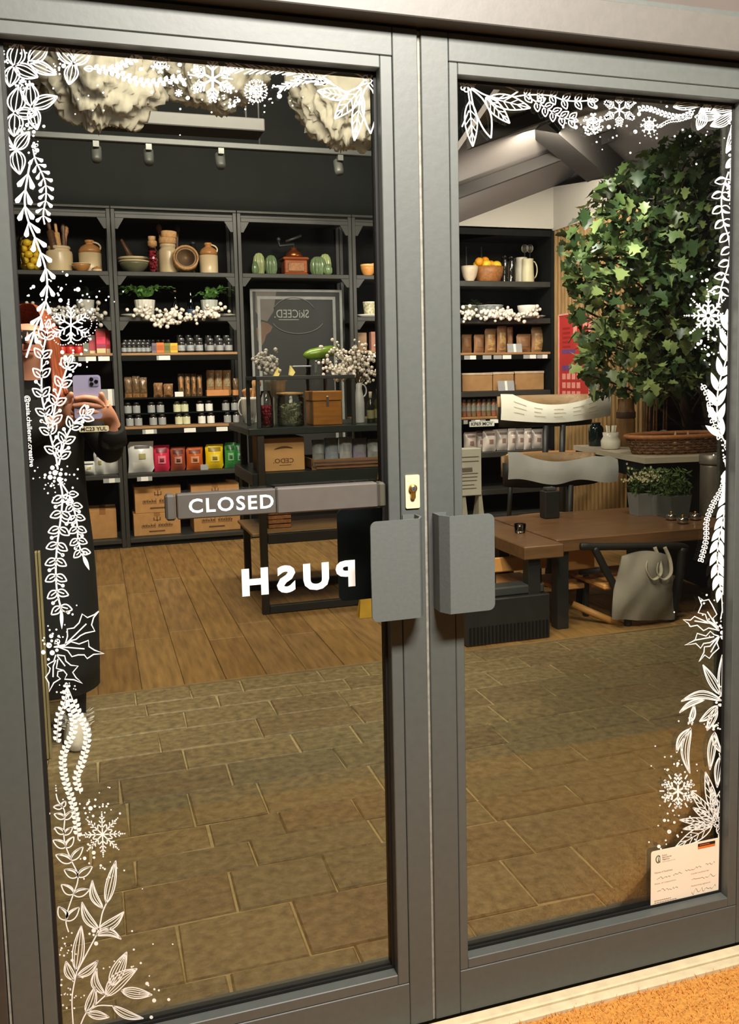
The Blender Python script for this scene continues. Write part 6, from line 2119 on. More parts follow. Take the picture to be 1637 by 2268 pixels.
def skin_figure(name, nodes, edges, mats, pick, parent, sub=2, rootn=0):
    me = bpy.data.meshes.new(name)
    me.from_pydata([n[0] for n in nodes], edges, [])
    o = bpy.data.objects.new(name, me)
    COL.objects.link(o)
    sk = o.modifiers.new('skin', 'SKIN')
    sk.use_smooth_shade = True
    sv = me.skin_vertices[0].data
    for i, n in enumerate(nodes):
        rx = n[1]
        ry = n[2] if len(n) > 2 else rx
        sv[i].radius = (rx, ry)
        sv[i].use_root = i == rootn
    ss = o.modifiers.new('sub', 'SUBSURF')
    ss.levels = sub
    ss.render_levels = sub
    dg = bpy.context.evaluated_depsgraph_get()
    m2 = bpy.data.meshes.new_from_object(o.evaluated_get(dg))
    bpy.data.objects.remove(o)
    for m in mats:
        m2.materials.append(m)
    m2.polygons.foreach_set('material_index', [pick(p.center) for p in m2.polygons])
    m2.polygons.foreach_set('use_smooth', [True] * len(m2.polygons))
    off = parent_loc(parent)
    for v in m2.vertices:
        v.co = v.co - off
    r_ = bpy.data.objects.new(name, m2)
    COL.objects.link(r_)
    r_.parent = parent
    return r_


PX, PYY = -0.86, 1.98
pe = thing('person', 'person in a long black coat holding a lilac phone up in both hands', 'person', (PX, PYY, 0))
N, E_, CUFFS = [], [], []
PALMS = [at(205, 898, 1.765), at(170, 902, 1.765)]


def node(p, rx, ry=None, link=None):
    N.append((Vector(p), rx, ry if ry else rx))
    if link is not None:
        E_.append((link, len(N) - 1))
    return len(N) - 1


pelvis = node((PX, PYY, 0.92), 0.15, 0.11)
waist = node((PX, PYY, 1.06), 0.13, 0.1, pelvis)
chest = node((PX, PYY - 0.01, 1.22), 0.155, 0.115, waist)
neckb = node((PX, PYY - 0.01, 1.36), 0.075, 0.065, chest)
neck = node((PX, PYY - 0.03, 1.43), 0.05, 0.05, neckb)
head0 = node((PX + 0.005, PYY - 0.045, 1.49), 0.062, 0.07, neck)
head1 = node((PX + 0.01, PYY - 0.05, 1.55), 0.074, 0.088, head0)
head2 = node((PX + 0.012, PYY - 0.045, 1.615), 0.068, 0.082, head1)
for s in (-1, 1):
    hip = node((PX + s * 0.09, PYY, 0.84), 0.088, 0.09, pelvis)
    knee = node((PX + s * 0.1, PYY - 0.02, 0.47), 0.058, 0.06, hip)
    shin = node((PX + s * 0.1, PYY, 0.3), 0.052, 0.056, knee)
    ank = node((PX + s * 0.1, PYY + 0.015, 0.09), 0.036, 0.04, shin)
    heel = node((PX + s * 0.1, PYY + 0.0, 0.05), 0.036, 0.038, ank)
    node((PX + s * 0.105, PYY - 0.15, 0.035), 0.03, 0.03, heel)
    sh = node((PX + s * 0.165, PYY - 0.01, 1.325), 0.062, 0.062, chest)
    el = (PX + s * 0.285, PYY - 0.09, 1.1) if s > 0 else (PX - 0.25, PYY - 0.1, 1.08)
    elb = node(el, 0.05, 0.05, sh)
    wr_ = at(250, 938, 1.80) if s > 0 else at(132, 930, 1.80)
    w1 = Vector(el).lerp(wr_, 0.8)
    CUFFS.append((Vector(el), wr_))
    fa = node(w1, 0.04, 0.04, elb)
    wri = node(wr_, 0.026, 0.022, fa)
    if s > 0:
        palm = node(at(236, 907, 1.765), 0.036, 0.02, wri)
        fing = (((218, 885), (190, 880), (164, 884)), ((217, 899), (188, 895), (160, 899)), ((220, 913), (192, 911), (164, 915)), ((224, 926), (200, 926), (176, 930)))
        thumb = ((228, 886), (226, 876), (222, 868))
    else:
        palm = node(at(148, 902, 1.765), 0.036, 0.02, wri)
        fing = (((160, 886), (178, 887), (196, 890)), ((158, 900), (180, 901), (200, 902)), ((158, 912), (180, 914), (198, 916)), ((156, 922), (172, 925), (186, 927)))
        thumb = ((152, 884), (156, 876), (160, 868))
    for k, f in enumerate(fing):
        yk = 1.752 + 0.006 * k - (0.014 if s > 0 else 0.0)
        a = node(at(*f[0], yk - 0.004), 0.0118, 0.0118, palm)
        b = node(at(*f[1], yk - 0.012), 0.0108, 0.0108, a)
        node(at(*f[2], yk - 0.004), 0.0086, 0.0086, b)
    a = node(at(*thumb[0], 1.74), 0.0115, 0.0115, palm)
    b = node(at(*thumb[1], 1.728), 0.0105, 0.0105, a)
    node(at(*thumb[2], 1.722), 0.009, 0.009, b)

HANDZ = at(150, 936, 1.78).z


def pick(c):
    if c.z < 0.085:
        return 2
    if c.z > 1.405 and c.y > 1.86:
        return 1
    return 1 if min((c - q).length for q in PALMS) < 0.125 else 0


SHOEM = mat('pale_shoe', (206, 196, 180), 0.8, 0, 0.1, 30, 0.4)
body = skin_figure('body', N, E_, [COATM, SKIN, SHOEM], pick, pe, 2, 0)
for e_, w_ in CUFFS:
    MB().tube([w_.lerp(e_, f) for f in (0.1, 0.13, 0.3, 0.5)], [0.041, 0.045, 0.05, 0.054], 14).build('cuff', COATM, pe)
# face: nose, eyes, brows, mouth, ears
hc = Vector((PX + 0.011, PYY - 0.05, 1.55))
fy = hc.y - 0.086
MB().add([hc + Vector((-0.012, -0.078, -0.012)), hc + Vector((0.012, -0.078, -0.012)), hc + Vector((0, -0.106, -0.014)), hc + Vector((0, -0.084, 0.028)), hc + Vector((0, -0.08, -0.022))],
         [(0, 2, 3), (2, 1, 3), (0, 4, 2), (4, 1, 2)], True).build('nose', SKIN, pe)
EYEW, EYED, LIP = mat('eye_white', (226, 220, 214), 0.3), mat('eye_dark', (50, 36, 26), 0.2), mat('lip', (176, 96, 88), 0.45)
for s in (-1, 1):
    MB().ball(hc + Vector((s * 0.031, -0.072, 0.008)), 0.0125, 12, 8).build('eye', EYEW, pe)
    MB().ball(hc + Vector((s * 0.031, -0.082, 0.008)), 0.0055, 10, 6).build('iris', EYED, pe)
    MB().tube([hc + Vector((s * 0.016, -0.082, 0.027)), hc + Vector((s * 0.032, -0.081, 0.032)), hc + Vector((s * 0.046, -0.07, 0.026))], 0.0035, 6).build('brow', mat('brow', (110, 60, 36), 0.8), pe)
    MB().ball(hc + Vector((s * 0.077, 0.0, -0.004)), 0.017, 10, 7, sx=0.4, sz=1.6).build('ear', SKIN, pe)
MB().tube([hc + Vector((-0.022, -0.076, -0.043)), hc + Vector((0, -0.084, -0.041)), hc + Vector((0.022, -0.076, -0.043))], [0.003, 0.0065, 0.003], 8, flat=0.8).build('mouth', LIP, pe)
# ginger hair: cap and long strands either side of the face
HAIR = mat('ginger_hair', (152, 76, 46), 0.45, 0, 0.4, 4, 0.3, stretch=(30, 30, 2))
mb = MB()
vs, fs = [], []
n, m = 22, 10
for j in range(m + 1):
    ph = (PI * 0.62) * j / m
    for i in range(n + 1):
        th = math.radians(-52) + math.radians(284) * i / n
        rr = 1.0 + 0.03 * math.sin(i * 2.3 + j)
        vs.append((hc.x + 0.092 * rr * math.sin(ph) * math.cos(th), hc.y + 0.012 + 0.104 * rr * math.sin(ph) * math.sin(th), hc.z + 0.03 + 0.104 * rr * math.cos(ph)))
for j in range(m):
    for i in range(n):
        a = j * (n + 1) + i
        fs.append((a, a + 1, a + n + 2, a + n + 1))
mb.add(vs, fs, True)
rh = random.Random(9)
for k in range(46):
    a = math.radians(rh.choice((rh.uniform(-50, 20), rh.uniform(160, 230), rh.uniform(20, 160))))
    x0, y0 = math.cos(a), math.sin(a)
    p = [hc + Vector((0.088 * x0, 0.012 + 0.098 * y0, 0.05)), hc + Vector((0.102 * x0, 0.014 + 0.106 * y0, -0.04)), hc + Vector((0.112 * x0, 0.01 + 0.11 * y0, -0.13)), hc + Vector((0.12 * x0 + rh.uniform(-0.01, 0.01), -0.03 + 0.11 * y0, -0.2 - rh.random() * 0.06))]
    mb.tube(crv(p, 3), [0.012 - 0.0007 * q for q in range(10)], 6)
mb.build('hair', HAIR, pe)
# long coat: body of the coat down to the shins, lapels and hem
mb = MB()
prof = [(0.165, 0.125, 1.33), (0.19, 0.14, 1.24), (0.18, 0.135, 1.1), (0.185, 0.14, 0.95), (0.2, 0.15, 0.75), (0.205, 0.155, 0.5), (0.2, 0.15, 0.3), (0.195, 0.145, 0.2), (0.185, 0.135, 0.2)]
vs, fs = [], []
n = 32
for (a, b, z) in prof:
    for i in range(n):
        t = 2 * PI * i / n
        q = 1 + 0.03 * math.sin(5 * t) * max(0, (1.0 - z))
        vs.append((PX + a * q * math.cos(t), PYY + b * q * math.sin(t), z))
for k in range(len(prof) - 1):
    for i in range(n):
        fs.append((k * n + i, k * n + (i + 1) % n, (k + 1) * n + (i + 1) % n, (k + 1) * n + i))
mb.add(vs, fs, True)
mb.build('coat', COATM, pe)
mb = MB()
for s in (-1, 1):
    mb.add([(PX + s * 0.015, PYY - 0.128, 1.12), (PX + s * 0.075, PYY - 0.125, 1.22), (PX + s * 0.085, PYY - 0.105, 1.34), (PX + s * 0.04, PYY - 0.095, 1.39), (PX + s * 0.02, PYY - 0.118, 1.28)], [(0, 1, 2, 3, 4)[::s]])
mb.build('lapel', COATM, pe)
for s in (-1, 1):
    mb = MB()
    cc = Vector((PX + s * 0.103, PYY - 0.07, 0.0))
    mb.lathe([(0.055, 0.002), (0.062, 0.012), (0.06, 0.04), (0.045, 0.075), (0.03, 0.1), (0, 0.105)], 22, cc, sx=0.85, sy=2.0)
    mb.build('shoe', SHOEM, pe)
    mb = MB()
    for k in range(70):
        a_, z = rh.random() * 6.28, rh.uniform(0.05, 0.1)
        p = cc + Vector((0.045 * math.cos(a_), 0.03 + 0.05 * math.sin(a_), z))
        d = Vector((math.cos(a_), math.sin(a_), 0.6)) * 0.02
        mb.tube([p, p + d], [0.004, 0.001], 4)
    tag(mb.build('shoe_trim', mat('fluffy_trim', (222, 214, 200), 0.9), pe), None, kind='stuff')
# grooved post close by the door edge
gp = thing('grooved_post', 'pale grooved wooden post between the door edge and the black coat', 'post', (at(84, 1400, 1.78).x, 1.78, 0))
x0, x1, zt_ = at(73, 1300, 1.78).x, at(94, 1300, 1.78).x, at(84, 1221, 1.78).z
for k in range(3):
    mb = MB()
    ww = (x1 - x0) / 3
    mb.cbox(x0 + ww * k + 0.001, x0 + ww * (k + 1) - 0.001, 1.77, 1.80, 0, zt_, 0.002)
    mb.build('strip', wood_mat('pale_post', (150, 136, 96), 0.2, 'z'), gp)
# phone in the hands
a, b = at(163, 880, 1.735), at(222, 832, 1.735)
x0, x1, z1 = a.x, b.x, at(200, 831, 1.735).z
z0 = z1 - 0.158
ph = thing('phone', 'lilac phone with a square camera block held up in both hands', 'phone', ((x0 + x1) / 2, 1.735, z0))
mb = MB()
mb.prism(rounded(x0, x1, z0, z1, 0.011, 6), 1.736, 1.744)
mb.build('case', mat('lilac_case', (168, 164, 204), 0.4, 0, 0.04), ph)
mb = MB()
mb.prism(rounded(x1 - 0.04, x1 - 0.006, z1 - 0.041, z1 - 0.006, 0.008, 5), 1.7335, 1.736)
mb.build('camera_block', mat('lilac_block', (140, 138, 176), 0.3), ph)
for dx, dz in ((-0.031, -0.032), (-0.031, -0.015), (-0.015, -0.0235)):
    mb = MB()
    mb.lathe([(0.0068, 0), (0.0068, 0.0018), (0.005, 0.002), (0, 0.002)], 16, M=Matrix.Translation((x1 + dx, 1.7334, z1 + dz)) @ Matrix.Rotation(PI / 2, 4, 'X'))
    mb.build('lens', mat('lens_black', (14, 14, 18), 0.1), ph)
# the second plate
number_plate((175, 241, 943, 958), 1.715, 'MC23 YUL', 'cream number plate reading MC23 YUL below the hands holding the phone', mat('plate_cream', (244, 232, 196), 0.5))

# ---------------------------------------------------------------- sliding sign and PUSH lettering on the left leaf
ss = thing('sliding_sign', 'grey sliding sign reading CLOSED fixed across the left door glass', 'sign', (-0.3, 0.028, 1.155))
SGM = mat('sign_grey', (78, 74, 68), 0.5, 0, 0.05, 40)
zb_, zt_ = 1.131, 1.1785
mb = MB()
mb.cbox(-0.516, -0.4975, 0.0, 0.0298, zb_ - 0.001, zt_ + 0.0005, 0.004)
mb.build('end_cap', SGM, ss)
mb = MB()
mb.cbox(-0.102, -0.086, 0.0, 0.0298, zb_ - 0.002, zt_ + 0.001, 0.004)
mb.build('end_cap', mat('sign_cap_olive', (70, 66, 54), 0.5), ss)
mb = MB()
mb.cbox(-0.495, -0.3075, 0.004, 0.0298, zb_, zt_, 0.002)
mb.build('name_panel', SGM, ss)
mb = MB()
mb.cbox(-0.3072, -0.1025, 0.0, 0.0296, zb_ - 0.0015, zt_ + 0.0015, 0.003)
mb.build('slider_cover', mat('slider_grey', (86, 80, 74), 0.5, 0, 0.05, 40), ss)
mb = MB()
p0, p1 = at(419, 1141, 0.003), at(606, 1101, 0.003)
lettering(mb, 'CLOSED', p0.x, p1.x, 1.1415, 1.169, front(0.0033), False, 0.02, 1.16)
mb.build('lettering', WHITEINK, ss)
YG = 0.0292
pu = thing('push_lettering', 'large white PUSH lettering seen in mirror writing on the left glass', 'lettering', (-0.265, YG, 1.0))
p0, p1 = at(537, 1322, YG), at(786, 1240, YG)
mb = MB()
lettering(mb, 'PUSH', p0.x, p1.x, at(560, 1321, YG).z, at(560, 1259, YG).z, front(YG), True, 0.045, 1.4)
mb.build('lettering', WHITEINK, pu)

# ---------------------------------------------------------------- inspection card on the right glass
ic = thing('inspection_card', 'cream inspection card with faint handwriting low on the right glass', 'card', (0.64, YG, 0.2))
p = [at(1442, 1889, YG), at(1600, 1975, YG)]
x0, x1 = p[0].x, at(1601, 1930, YG).x
z0, z1 = at(1444, 2012, YG).z, at(1443, 1887, YG).z
mb = MB()
mb.prism(rounded(x0, x1, z0, z1, 0.006, 5), YG - 0.0006, YG)
mb.build('card', mat('cream_card_stock', (250, 232, 206), 0.6, 0, 0.02), ic)
cw, chh = x1 - x0, z1 - z0
U = lambda u: x0 + cw * u
V_ = lambda v: z0 + chh * v
fr_ = front(YG - 0.0012)
mb = MB()
lettering(mb, 'Food', U(0.15), U(0.21), V_(0.885), V_(0.91), fr_)
lettering(mb, 'Standards', U(0.15), U(0.275), V_(0.85), V_(0.875), fr_)
lettering(mb, 'Agency', U(0.15), U(0.25), V_(0.805), V_(0.84), fr_)
lettering(mb, 'food.gov.uk', U(0.15), U(0.33), V_(0.775), V_(0.79), fr_)
mb.build('heading', mat('heading_ink', (96, 100, 92), 0.7), ic)
PINK_ = mat('print_ink', (168, 146, 124), 0.7)
for tx, u0, u1, v in (('Name of business', 0.05, 0.29, 0.6), ('Date of inspection', 0.05, 0.34, 0.4), ('Local authority', 0.55, 0.8, 0.44), ('Authorising signature', 0.55, 0.82, 0.22)):
    mb = MB()
    lettering(mb, tx, U(u0), U(u1), V_(v), V_(v + 0.03), fr_)
    mb.build('printed_heading', PINK_, ic)
mb = MB()
for v, u1 in ((0.11, 0.28), (0.075, 0.36), (0.045, 0.13)):
    for k in range(9):
        a = 0.05 + (u1 - 0.05) * k / 9
        mb.box(U(a), U(a + (u1 - 0.05) * 0.085), YG - 0.0013, YG - 0.0008, V_(v), V_(v + 0.012))
tag(mb.build('small_print', PINK_, ic), None, kind='stuff')
r = random.Random(14)


def scrawl(u0, u1, v, amp, n, w=0.0006):
    pts = []
    for k in range(n):
        t = k / (n - 1)
        pts.append((U(u0 + (u1 - u0) * t + 0.006 * math.sin(k * 2.1)), YG - 0.0011, V_(v + amp * (r.random() - 0.4) * (1 if k % 2 else 0.5))))
    return crv(pts, 3), w


mb = MB()
for a in ((0.08, 0.27, 0.5, 0.06, 12), (0.3, 0.43, 0.52, 0.05, 9), (0.47, 0.7, 0.545, 0.05, 12), (0.75, 0.88, 0.57, 0.06, 9), (0.09, 0.36, 0.29, 0.07, 14), (0.56, 0.9, 0.35, 0.07, 15), (0.56, 0.74, 0.12, 0.11, 10), (0.74, 0.9, 0.14, 0.07, 9)):
    pts, ww = scrawl(*a)
    mb.tube(pts, ww, 4)
mb.build('handwriting', mat('pen_ink', (186, 166, 146), 0.7), ic)
mb = MB()
mb.box(U(0.64), U(0.88), YG - 0.0013, YG - 0.0007, V_(0.915), V_(0.965))
mb.build('label_black', mat('label_black', (26, 24, 24), 0.5), ic)
mb = MB()
mb.box(U(0.64), U(0.88), YG - 0.0013, YG - 0.0007, V_(0.875), V_(0.914))
mb.box(U(0.66), U(0.8), YG - 0.0016, YG - 0.0014, V_(0.935), V_(0.945))
mb.build('label_orange', mat('label_orange', (232, 116, 40), 0.5), ic)
mb = MB()
c0 = (U(0.095), V_(0.85))
mb.tube([(c0[0] + 0.006 * math.cos(t), YG - 0.001, c0[1] + 0.0085 * math.sin(t)) for t in [math.radians(40 + 280 * k / 14) for k in range(15)]], 0.0012, 5)
mb.tube([(c0[0] + 0.001, YG - 0.001, c0[1] - 0.006), (c0[0] + 0.001, YG - 0.001, c0[1] + 0.004)], 0.0012, 5)
mb.tube([(c0[0] + 0.005, YG - 0.001, c0[1] - 0.009), (c0[0] + 0.005, YG - 0.001, c0[1] + 0.004)], 0.0009, 5)
mb.build('round_mark', mat('round_mark', (84, 104, 76), 0.6), ic)
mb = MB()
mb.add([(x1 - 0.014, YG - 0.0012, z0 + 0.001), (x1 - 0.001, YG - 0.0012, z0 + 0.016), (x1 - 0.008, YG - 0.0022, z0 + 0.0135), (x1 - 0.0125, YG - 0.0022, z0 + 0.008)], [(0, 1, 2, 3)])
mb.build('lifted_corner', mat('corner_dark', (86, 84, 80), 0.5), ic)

# ---------------------------------------------------------------- white drawn decorations on the glass
class Ink:
    """flat white vinyl: shapes are drawn in the frame of the photograph and laid on the face of the glass"""
    def __init__(self):
        self.p, self.f = [], []

    def poly(self, pts):
        n = len(self.p)
        self.p += [tuple(q) for q in pts]
        self.f.append(tuple(range(n, n + len(pts))))
        return self

    def ribbon(self, pts, w, closed=False):
        pts = [Vector((q[0], q[1])) for q in pts]
        ws = w if isinstance(w, (list, tuple)) else [w] * len(pts)
        n0, N_ = len(self.p), len(pts)
        for i, q in enumerate(pts):
            a = pts[(i - 1) % N_] if (closed or i) else q
            b = pts[(i + 1) % N_] if (closed or i < N_ - 1) else q
            d = b - a
            d = d.normalized() if d.length > 1e-6 else Vector((1, 0))
            nn_ = Vector((-d.y, d.x)) * ws[i] / 2
            self.p += [tuple(q + nn_), tuple(q - nn_)]
        for i in range(N_ if closed else N_ - 1):
            j = (i + 1) % N_
            self.f.append((n0 + 2 * i, n0 + 2 * i + 1, n0 + 2 * j + 1, n0 + 2 * j))
        return self

    def dot(self, x, y, r, n=10):
        return self.poly([(x + r * math.cos(2 * PI * k / n), y + r * math.sin(2 * PI * k / n)) for k in range(n)])

    def ring(self, x, y, r, w=2.0, n=12):
        return self.ribbon([(x + r * math.cos(2 * PI * k / n), y + r * math.sin(2 * PI * k / n)) for k in range(n)], w, True)

    def leaf(self, base, tip, hw, style='fill', w=2.4, bend=0.0, lines=3, fat=0.8):
        """one drawn leaf from base to tip; hw = half width"""
        b, t = Vector(base), Vector(tip)
        d = t - b
        L_ = d.length
        n_ = Vector((-d.y, d.x)) / L_
        K = 9

        def pt(f, s):
            prof = math.sin(PI * f ** fat) ** 0.9 if style != 'drop' else (f ** 1.3) * math.sqrt(max(0, 1 - ((f - 0.72) / 0.28) ** 2)) if f > 0.72 else f ** 1.3
            c = bend * math.sin(PI * f) * L_
            return b + d * f + n_ * (hw * s * prof + c)
        fr = [k / K for k in range(K + 1)]
        lft = [pt(f, 1) for f in fr]
        rgt = [pt(f, -1) for f in fr]
        if style in ('fill', 'drop'):
            return self.poly(lft + rgt[1:-1][::-1])
        if style == 'round':
            return self.poly(lft + rgt[1:-1][::-1])
        self.ribbon(lft, w)
        self.ribbon(rgt, w)
        if style == 'stripe':
            for i in range(lines):
                s = -0.62 + 1.24 * i / max(1, lines - 1) if lines > 1 else 0
                self.ribbon([pt(f, s) for f in fr[:-1]] + [pt(0.96, s)], w * 0.72)
        elif style == 'vein':
            self.ribbon([b, t], w * 0.8)
            for f in (0.2, 0.36, 0.52, 0.68):
                for s in (1, -1):
                    self.ribbon([b + d * f, pt(min(0.97, f + 0.16), s * 0.95)], w * 0.7)
        elif style == 'heavy':
            self.poly([pt(f, 1) for f in fr] + [pt(f, 0.45) for f in fr[1:-1]][::-1])
        elif style == 'mid':
            self.ribbon([b, b + d * 0.62], w * 0.9)
        return self

    def sprig(self, stem, n, ln, hw, style='fill', ang=40, w=2.6, start=0.05, end=0.97, back=False, tip=True, taper=0.0, alt=False, sw=None, stalks=0, bend=0.0):
        S_ = crv([(p[0], p[1], 0) for p in stem], 8)
        S_ = [Vector((q.x, q.y)) for q in S_]
        acc = [0]
        for a, b in zip(S_, S_[1:]):
            acc.append(acc[-1] + (b - a).length)

        def along(f):
            d = f * acc[-1]
            for i in range(len(acc) - 1):
                if acc[i + 1] >= d:
                    q = (d - acc[i]) / max(1e-6, acc[i + 1] - acc[i])
                    return S_[i].lerp(S_[i + 1], q), (S_[i + 1] - S_[i]).normalized()
            return S_[-1], (S_[-1] - S_[-2]).normalized()
        self.ribbon(S_, sw or w)
        for k in range(n):
            f = start + (end - start) * k / max(1, n - 1)
            for s in (1, -1):
                ff = min(1, f + (0.5 * (end - start) / n if (alt and s > 0) else 0))
                p, d = along(ff)
                if back:
                    d = -d
                a = math.radians(ang) * s
                e = Vector((d.x * math.cos(a) - d.y * math.sin(a), d.x * math.sin(a) + d.y * math.cos(a)))
                l = ln * (1 - taper * k / max(1, n))
                self.leaf(p, p + e * l, hw * (1 - taper * k / max(1, n)), style, w * 0.9, bend * s)
                if stalks and k % 2 == (0 if s > 0 else 1):
                    p2, d2 = along(min(1, ff + 0.45 / n))
                    d2 = -d2 if back else d2
                    e2 = Vector((d2.x * math.cos(a) - d2.y * math.sin(a), d2.x * math.sin(a) + d2.y * math.cos(a)))
                    self.ribbon([p2, p2 + e2 * stalks], w * 0.8).dot(*(p2 + e2 * stalks), w * 1.25)
        if tip:
            p, d = along(1.0)
            self.leaf(p, p + d * ln * 0.8, hw * 0.7, style, w * 0.9)
        return self

    def flake(self, x, y, r, arms=6, br=3, w=3.0, a0=90, diamonds=False, dots=False, rays=0.0):
        for k in range(arms):
            a = math.radians(a0 + 360 / arms * k)
            d = Vector((math.cos(a), -math.sin(a)))
            c = Vector((x, y))
            self.ribbon([c + d * r * 0.1, c + d * r * 0.96], w)
            for i in range(br):
                f = 0.38 + 0.5 * i / max(1, br - 1)
                l = r * (0.3 - 0.05 * i)
                for s in (1, -1):
                    e = math.radians(48) * s
                    q = Vector((d.x * math.cos(e) - d.y * math.sin(e), d.x * math.sin(e) + d.y * math.cos(e)))
                    self.ribbon([c + d * r * f, c + d * r * f + q * l], w * 0.85)
                    if w > 3:
                        self.dot(*(c + d * r * f + q * l), w * 0.62, 8)
            if diamonds and k % 3:
                self.leaf(c + d * r * 0.72, c + d * r * 1.1, r * 0.13, 'fill')
            if dots:
                for i in range(3):
                    self.dot(*(c + d * r * (1.06 + 0.12 * i)), 2.4 - 0.4 * i, 8)
            if rays:
                a2 = a + PI / arms
                d2 = Vector((math.cos(a2), -math.sin(a2)))
                self.ribbon([c + d2 * r * rays, c + d2 * r * (rays + 0.3)], w * 0.7)
        return self.dot(x, y, w * 1.3)

    def outline(self, pts, w=2.6, closed=False, smooth=False):
        if smooth:
            pts = [(q.x, q.y) for q in crv([(p[0], p[1], 0) for p in pts], 5)]
        return self.ribbon(pts, w, closed)

    def put(self, name, label, cat, lift=0.0, group=None, kind=None):
        y = 0.0296 - lift
        vs = [at(px, py, y) for px, py in self.p]
        c = Vector((sum(v.x for v in vs) / len(vs), y, sum(v.z for v in vs) / len(vs)))
        me = bpy.data.meshes.new(name)
        me.from_pydata([tuple(v - c) for v in vs], [], self.f)
        me.materials.append(WHITEINK)
        o = bpy.data.objects.new(name, me)
        COL.objects.link(o)
        o.location = c
        return tag(o, label, cat, group, kind)


LG_, RG = 'drawn decorations on the left glass', 'drawn decorations on the right glass'
W = 3.2


def striped_flower(c, petals, name, label, grp, lines=3):
    k = Ink()
    for (tx, ty, hw) in petals:
        k.leaf(c, (tx, ty), hw, 'stripe', W, 0, lines, 0.85)
    k.dot(c[0], c[1], 4)
    return k.put(name, label, 'window decal', 0.0004, grp)


def dots(pts, label, grp):
    k = Ink()
    for (x, y, r) in pts:
        k.dot(x, y, r, 9 if r < 4 else 12)
    return k.put('decal_dots', label, 'window decal', 0, grp, 'stuff')


def spray(cx, cy, sx, sy, n, seed, big=0.15, rmax=5.0):
    r = random.Random(seed)
    out = []
    for _ in range(n):
        out.append((cx + r.gauss(0, sx), cy + r.gauss(0, sy), r.uniform(3.4, rmax) if r.random() < big else r.uniform(1.3, 2.6)))
    return out


# left glass, top left corner
striped_flower((31, 146), ((42, 93, 20), (21, 192, 17), (84, 171, 16)), 'decal_flower', 'striped drawn flower in the very top corner by the door edge', LG_)
striped_flower((64, 138), ((107, 97, 17), (125, 165, 13)), 'decal_flower', 'striped drawn pair of petals second from the top corner', LG_)
striped_flower((162, 141), ((123.5, 101, 13), (202, 112, 14), (153, 187, 15)), 'decal_flower', 'striped three petalled flower along the top edge', LG_)
striped_flower((33, 250), ((41, 193, 20), (31, 302, 19), (83, 252, 13)), 'decal_flower', 'striped drawn flower below the top corner, nearest the door edge', LG_)
striped_flower((70, 236), ((66, 183, 17), (127, 214, 15), (82, 287, 14)), 'decal_flower', 'striped drawn flower below the top corner, over the hanging lamp', LG_)
k = Ink()
k.leaf((35, 331), (65, 292), 14, 'stripe', W).leaf((35, 333), (44, 386), 17, 'stripe', W)
for y in (303, 311, 321, 332):
    k.ribbon([(18, y), (33, 331)], W)
k.put('decal_flower', 'half drawn flower cut off by the frame, lowest of the striped ones', 'window decal', 0.0004, LG_)
dots([(50, 179, 5), (44, 184, 3), (58, 186, 3), (40, 190, 3), (49, 193, 4), (36, 196, 2)] + spray(48, 188, 12, 6, 14, 1) + [(60, 277, 4.6), (54, 285, 3), (49, 293, 3.4), (75, 292, 4), (66, 283, 3)] + spray(62, 285, 15, 8, 16, 2) + [(75, 317, 3), (80, 323, 3), (73, 324, 4), (82, 333, 5)] + spray(78, 325, 10, 12, 10, 3), 'dots sprinkled between the striped flowers of the top corner', LG_)
dots(spray(118, 150, 14, 12, 12, 4) + [(141, 146, 5), (131, 150, 3)] + spray(160, 107, 16, 6, 12, 5) + [(163, 113, 4)] + spray(140, 205, 60, 40, 14, 6, 0.0), 'dots around the three petalled flower along the top edge', LG_)
dots(spray(45, 105, 25, 10, 14, 7, 0) + spray(12, 132, 4, 14, 10, 8, 0), 'fine dots in the very top corner of the left glass', LG_)
# hanging sprigs on the left side
k = Ink()
k.sprig([(68, 355), (61, 391), (55, 435), (57, 468), (66, 499), (76, 523), (85, 547), (98, 583), (104, 616), (104, 645), (101, 668), (92, 696), (79, 723), (72, 748), (58, 792)], 11, 40, 8.5, 'drop', 26, 4.2, 0.06, 0.86, tip=False, taper=0.25)
k.put('decal_sprig', 'long hanging sprig of fat drop shaped leaves down the left glass', 'window decal', 0.0008, LG_)
k = Ink()
k.sprig([(73, 330), (79, 356), (88, 374), (98, 397), (102, 420), (101, 444), (97, 464), (96, 480), (99, 497)], 9, 22, 6, 'drop', 48, 3.4, 0.1, 0.88, tip=False)
k.put('decal_sprig', 'shorter hanging sprig of small drop leaves beside the long one', 'window decal', 0.0004, LG_)
# top edge of the left glass
k = Ink()
k.sprig([(188, 152), (216, 153), (249, 158), (276, 169), (304, 180), (332, 184), (360, 181), (382, 176), (406, 174)], 14, 13, 5, 'round', 58, 3.2, 0.1, 0.95, tip=False, alt=True)
k.leaf((206, 152), (186, 152), 6, 'out', 2.6)
k.put('decal_sprig', 'drawn sprig of round leaves along the top left edge', 'window decal', 0.0004, LG_)
k = Ink()
k.sprig([(240, 156), (262, 148), (286, 136), (309, 124)], 6, 12, 4.6, 'round', 60, 3.2, 0.1, 0.9, tip=False, alt=True)
k.put('decal_sprig', 'short branch of round leaves pointing up at the top left edge', 'window decal', 0.0006, LG_)
Ink().flake(355, 140, 19, 6, 2, 4.6).put('decal_snowflake', 'small bold drawn snowflake between the sprig and the large one', 'window decal', 0, LG_)
k = Ink()
k.flake(471, 175, 51, 6, 4, 4.6)
k.ribbon([(416, 165), (450, 170)], 3).ribbon([(490, 172), (516, 175)], 3)
k.put('decal_snowflake', 'largest drawn snowflake in the middle of the top left edge', 'window decal', 0.0004, LG_)
Ink().flake(567, 202, 23, 8, 2, 3.6, rays=0.85).put('decal_snowflake', 'eight armed drawn snowflake under the fir branch', 'window decal', 0, LG_)
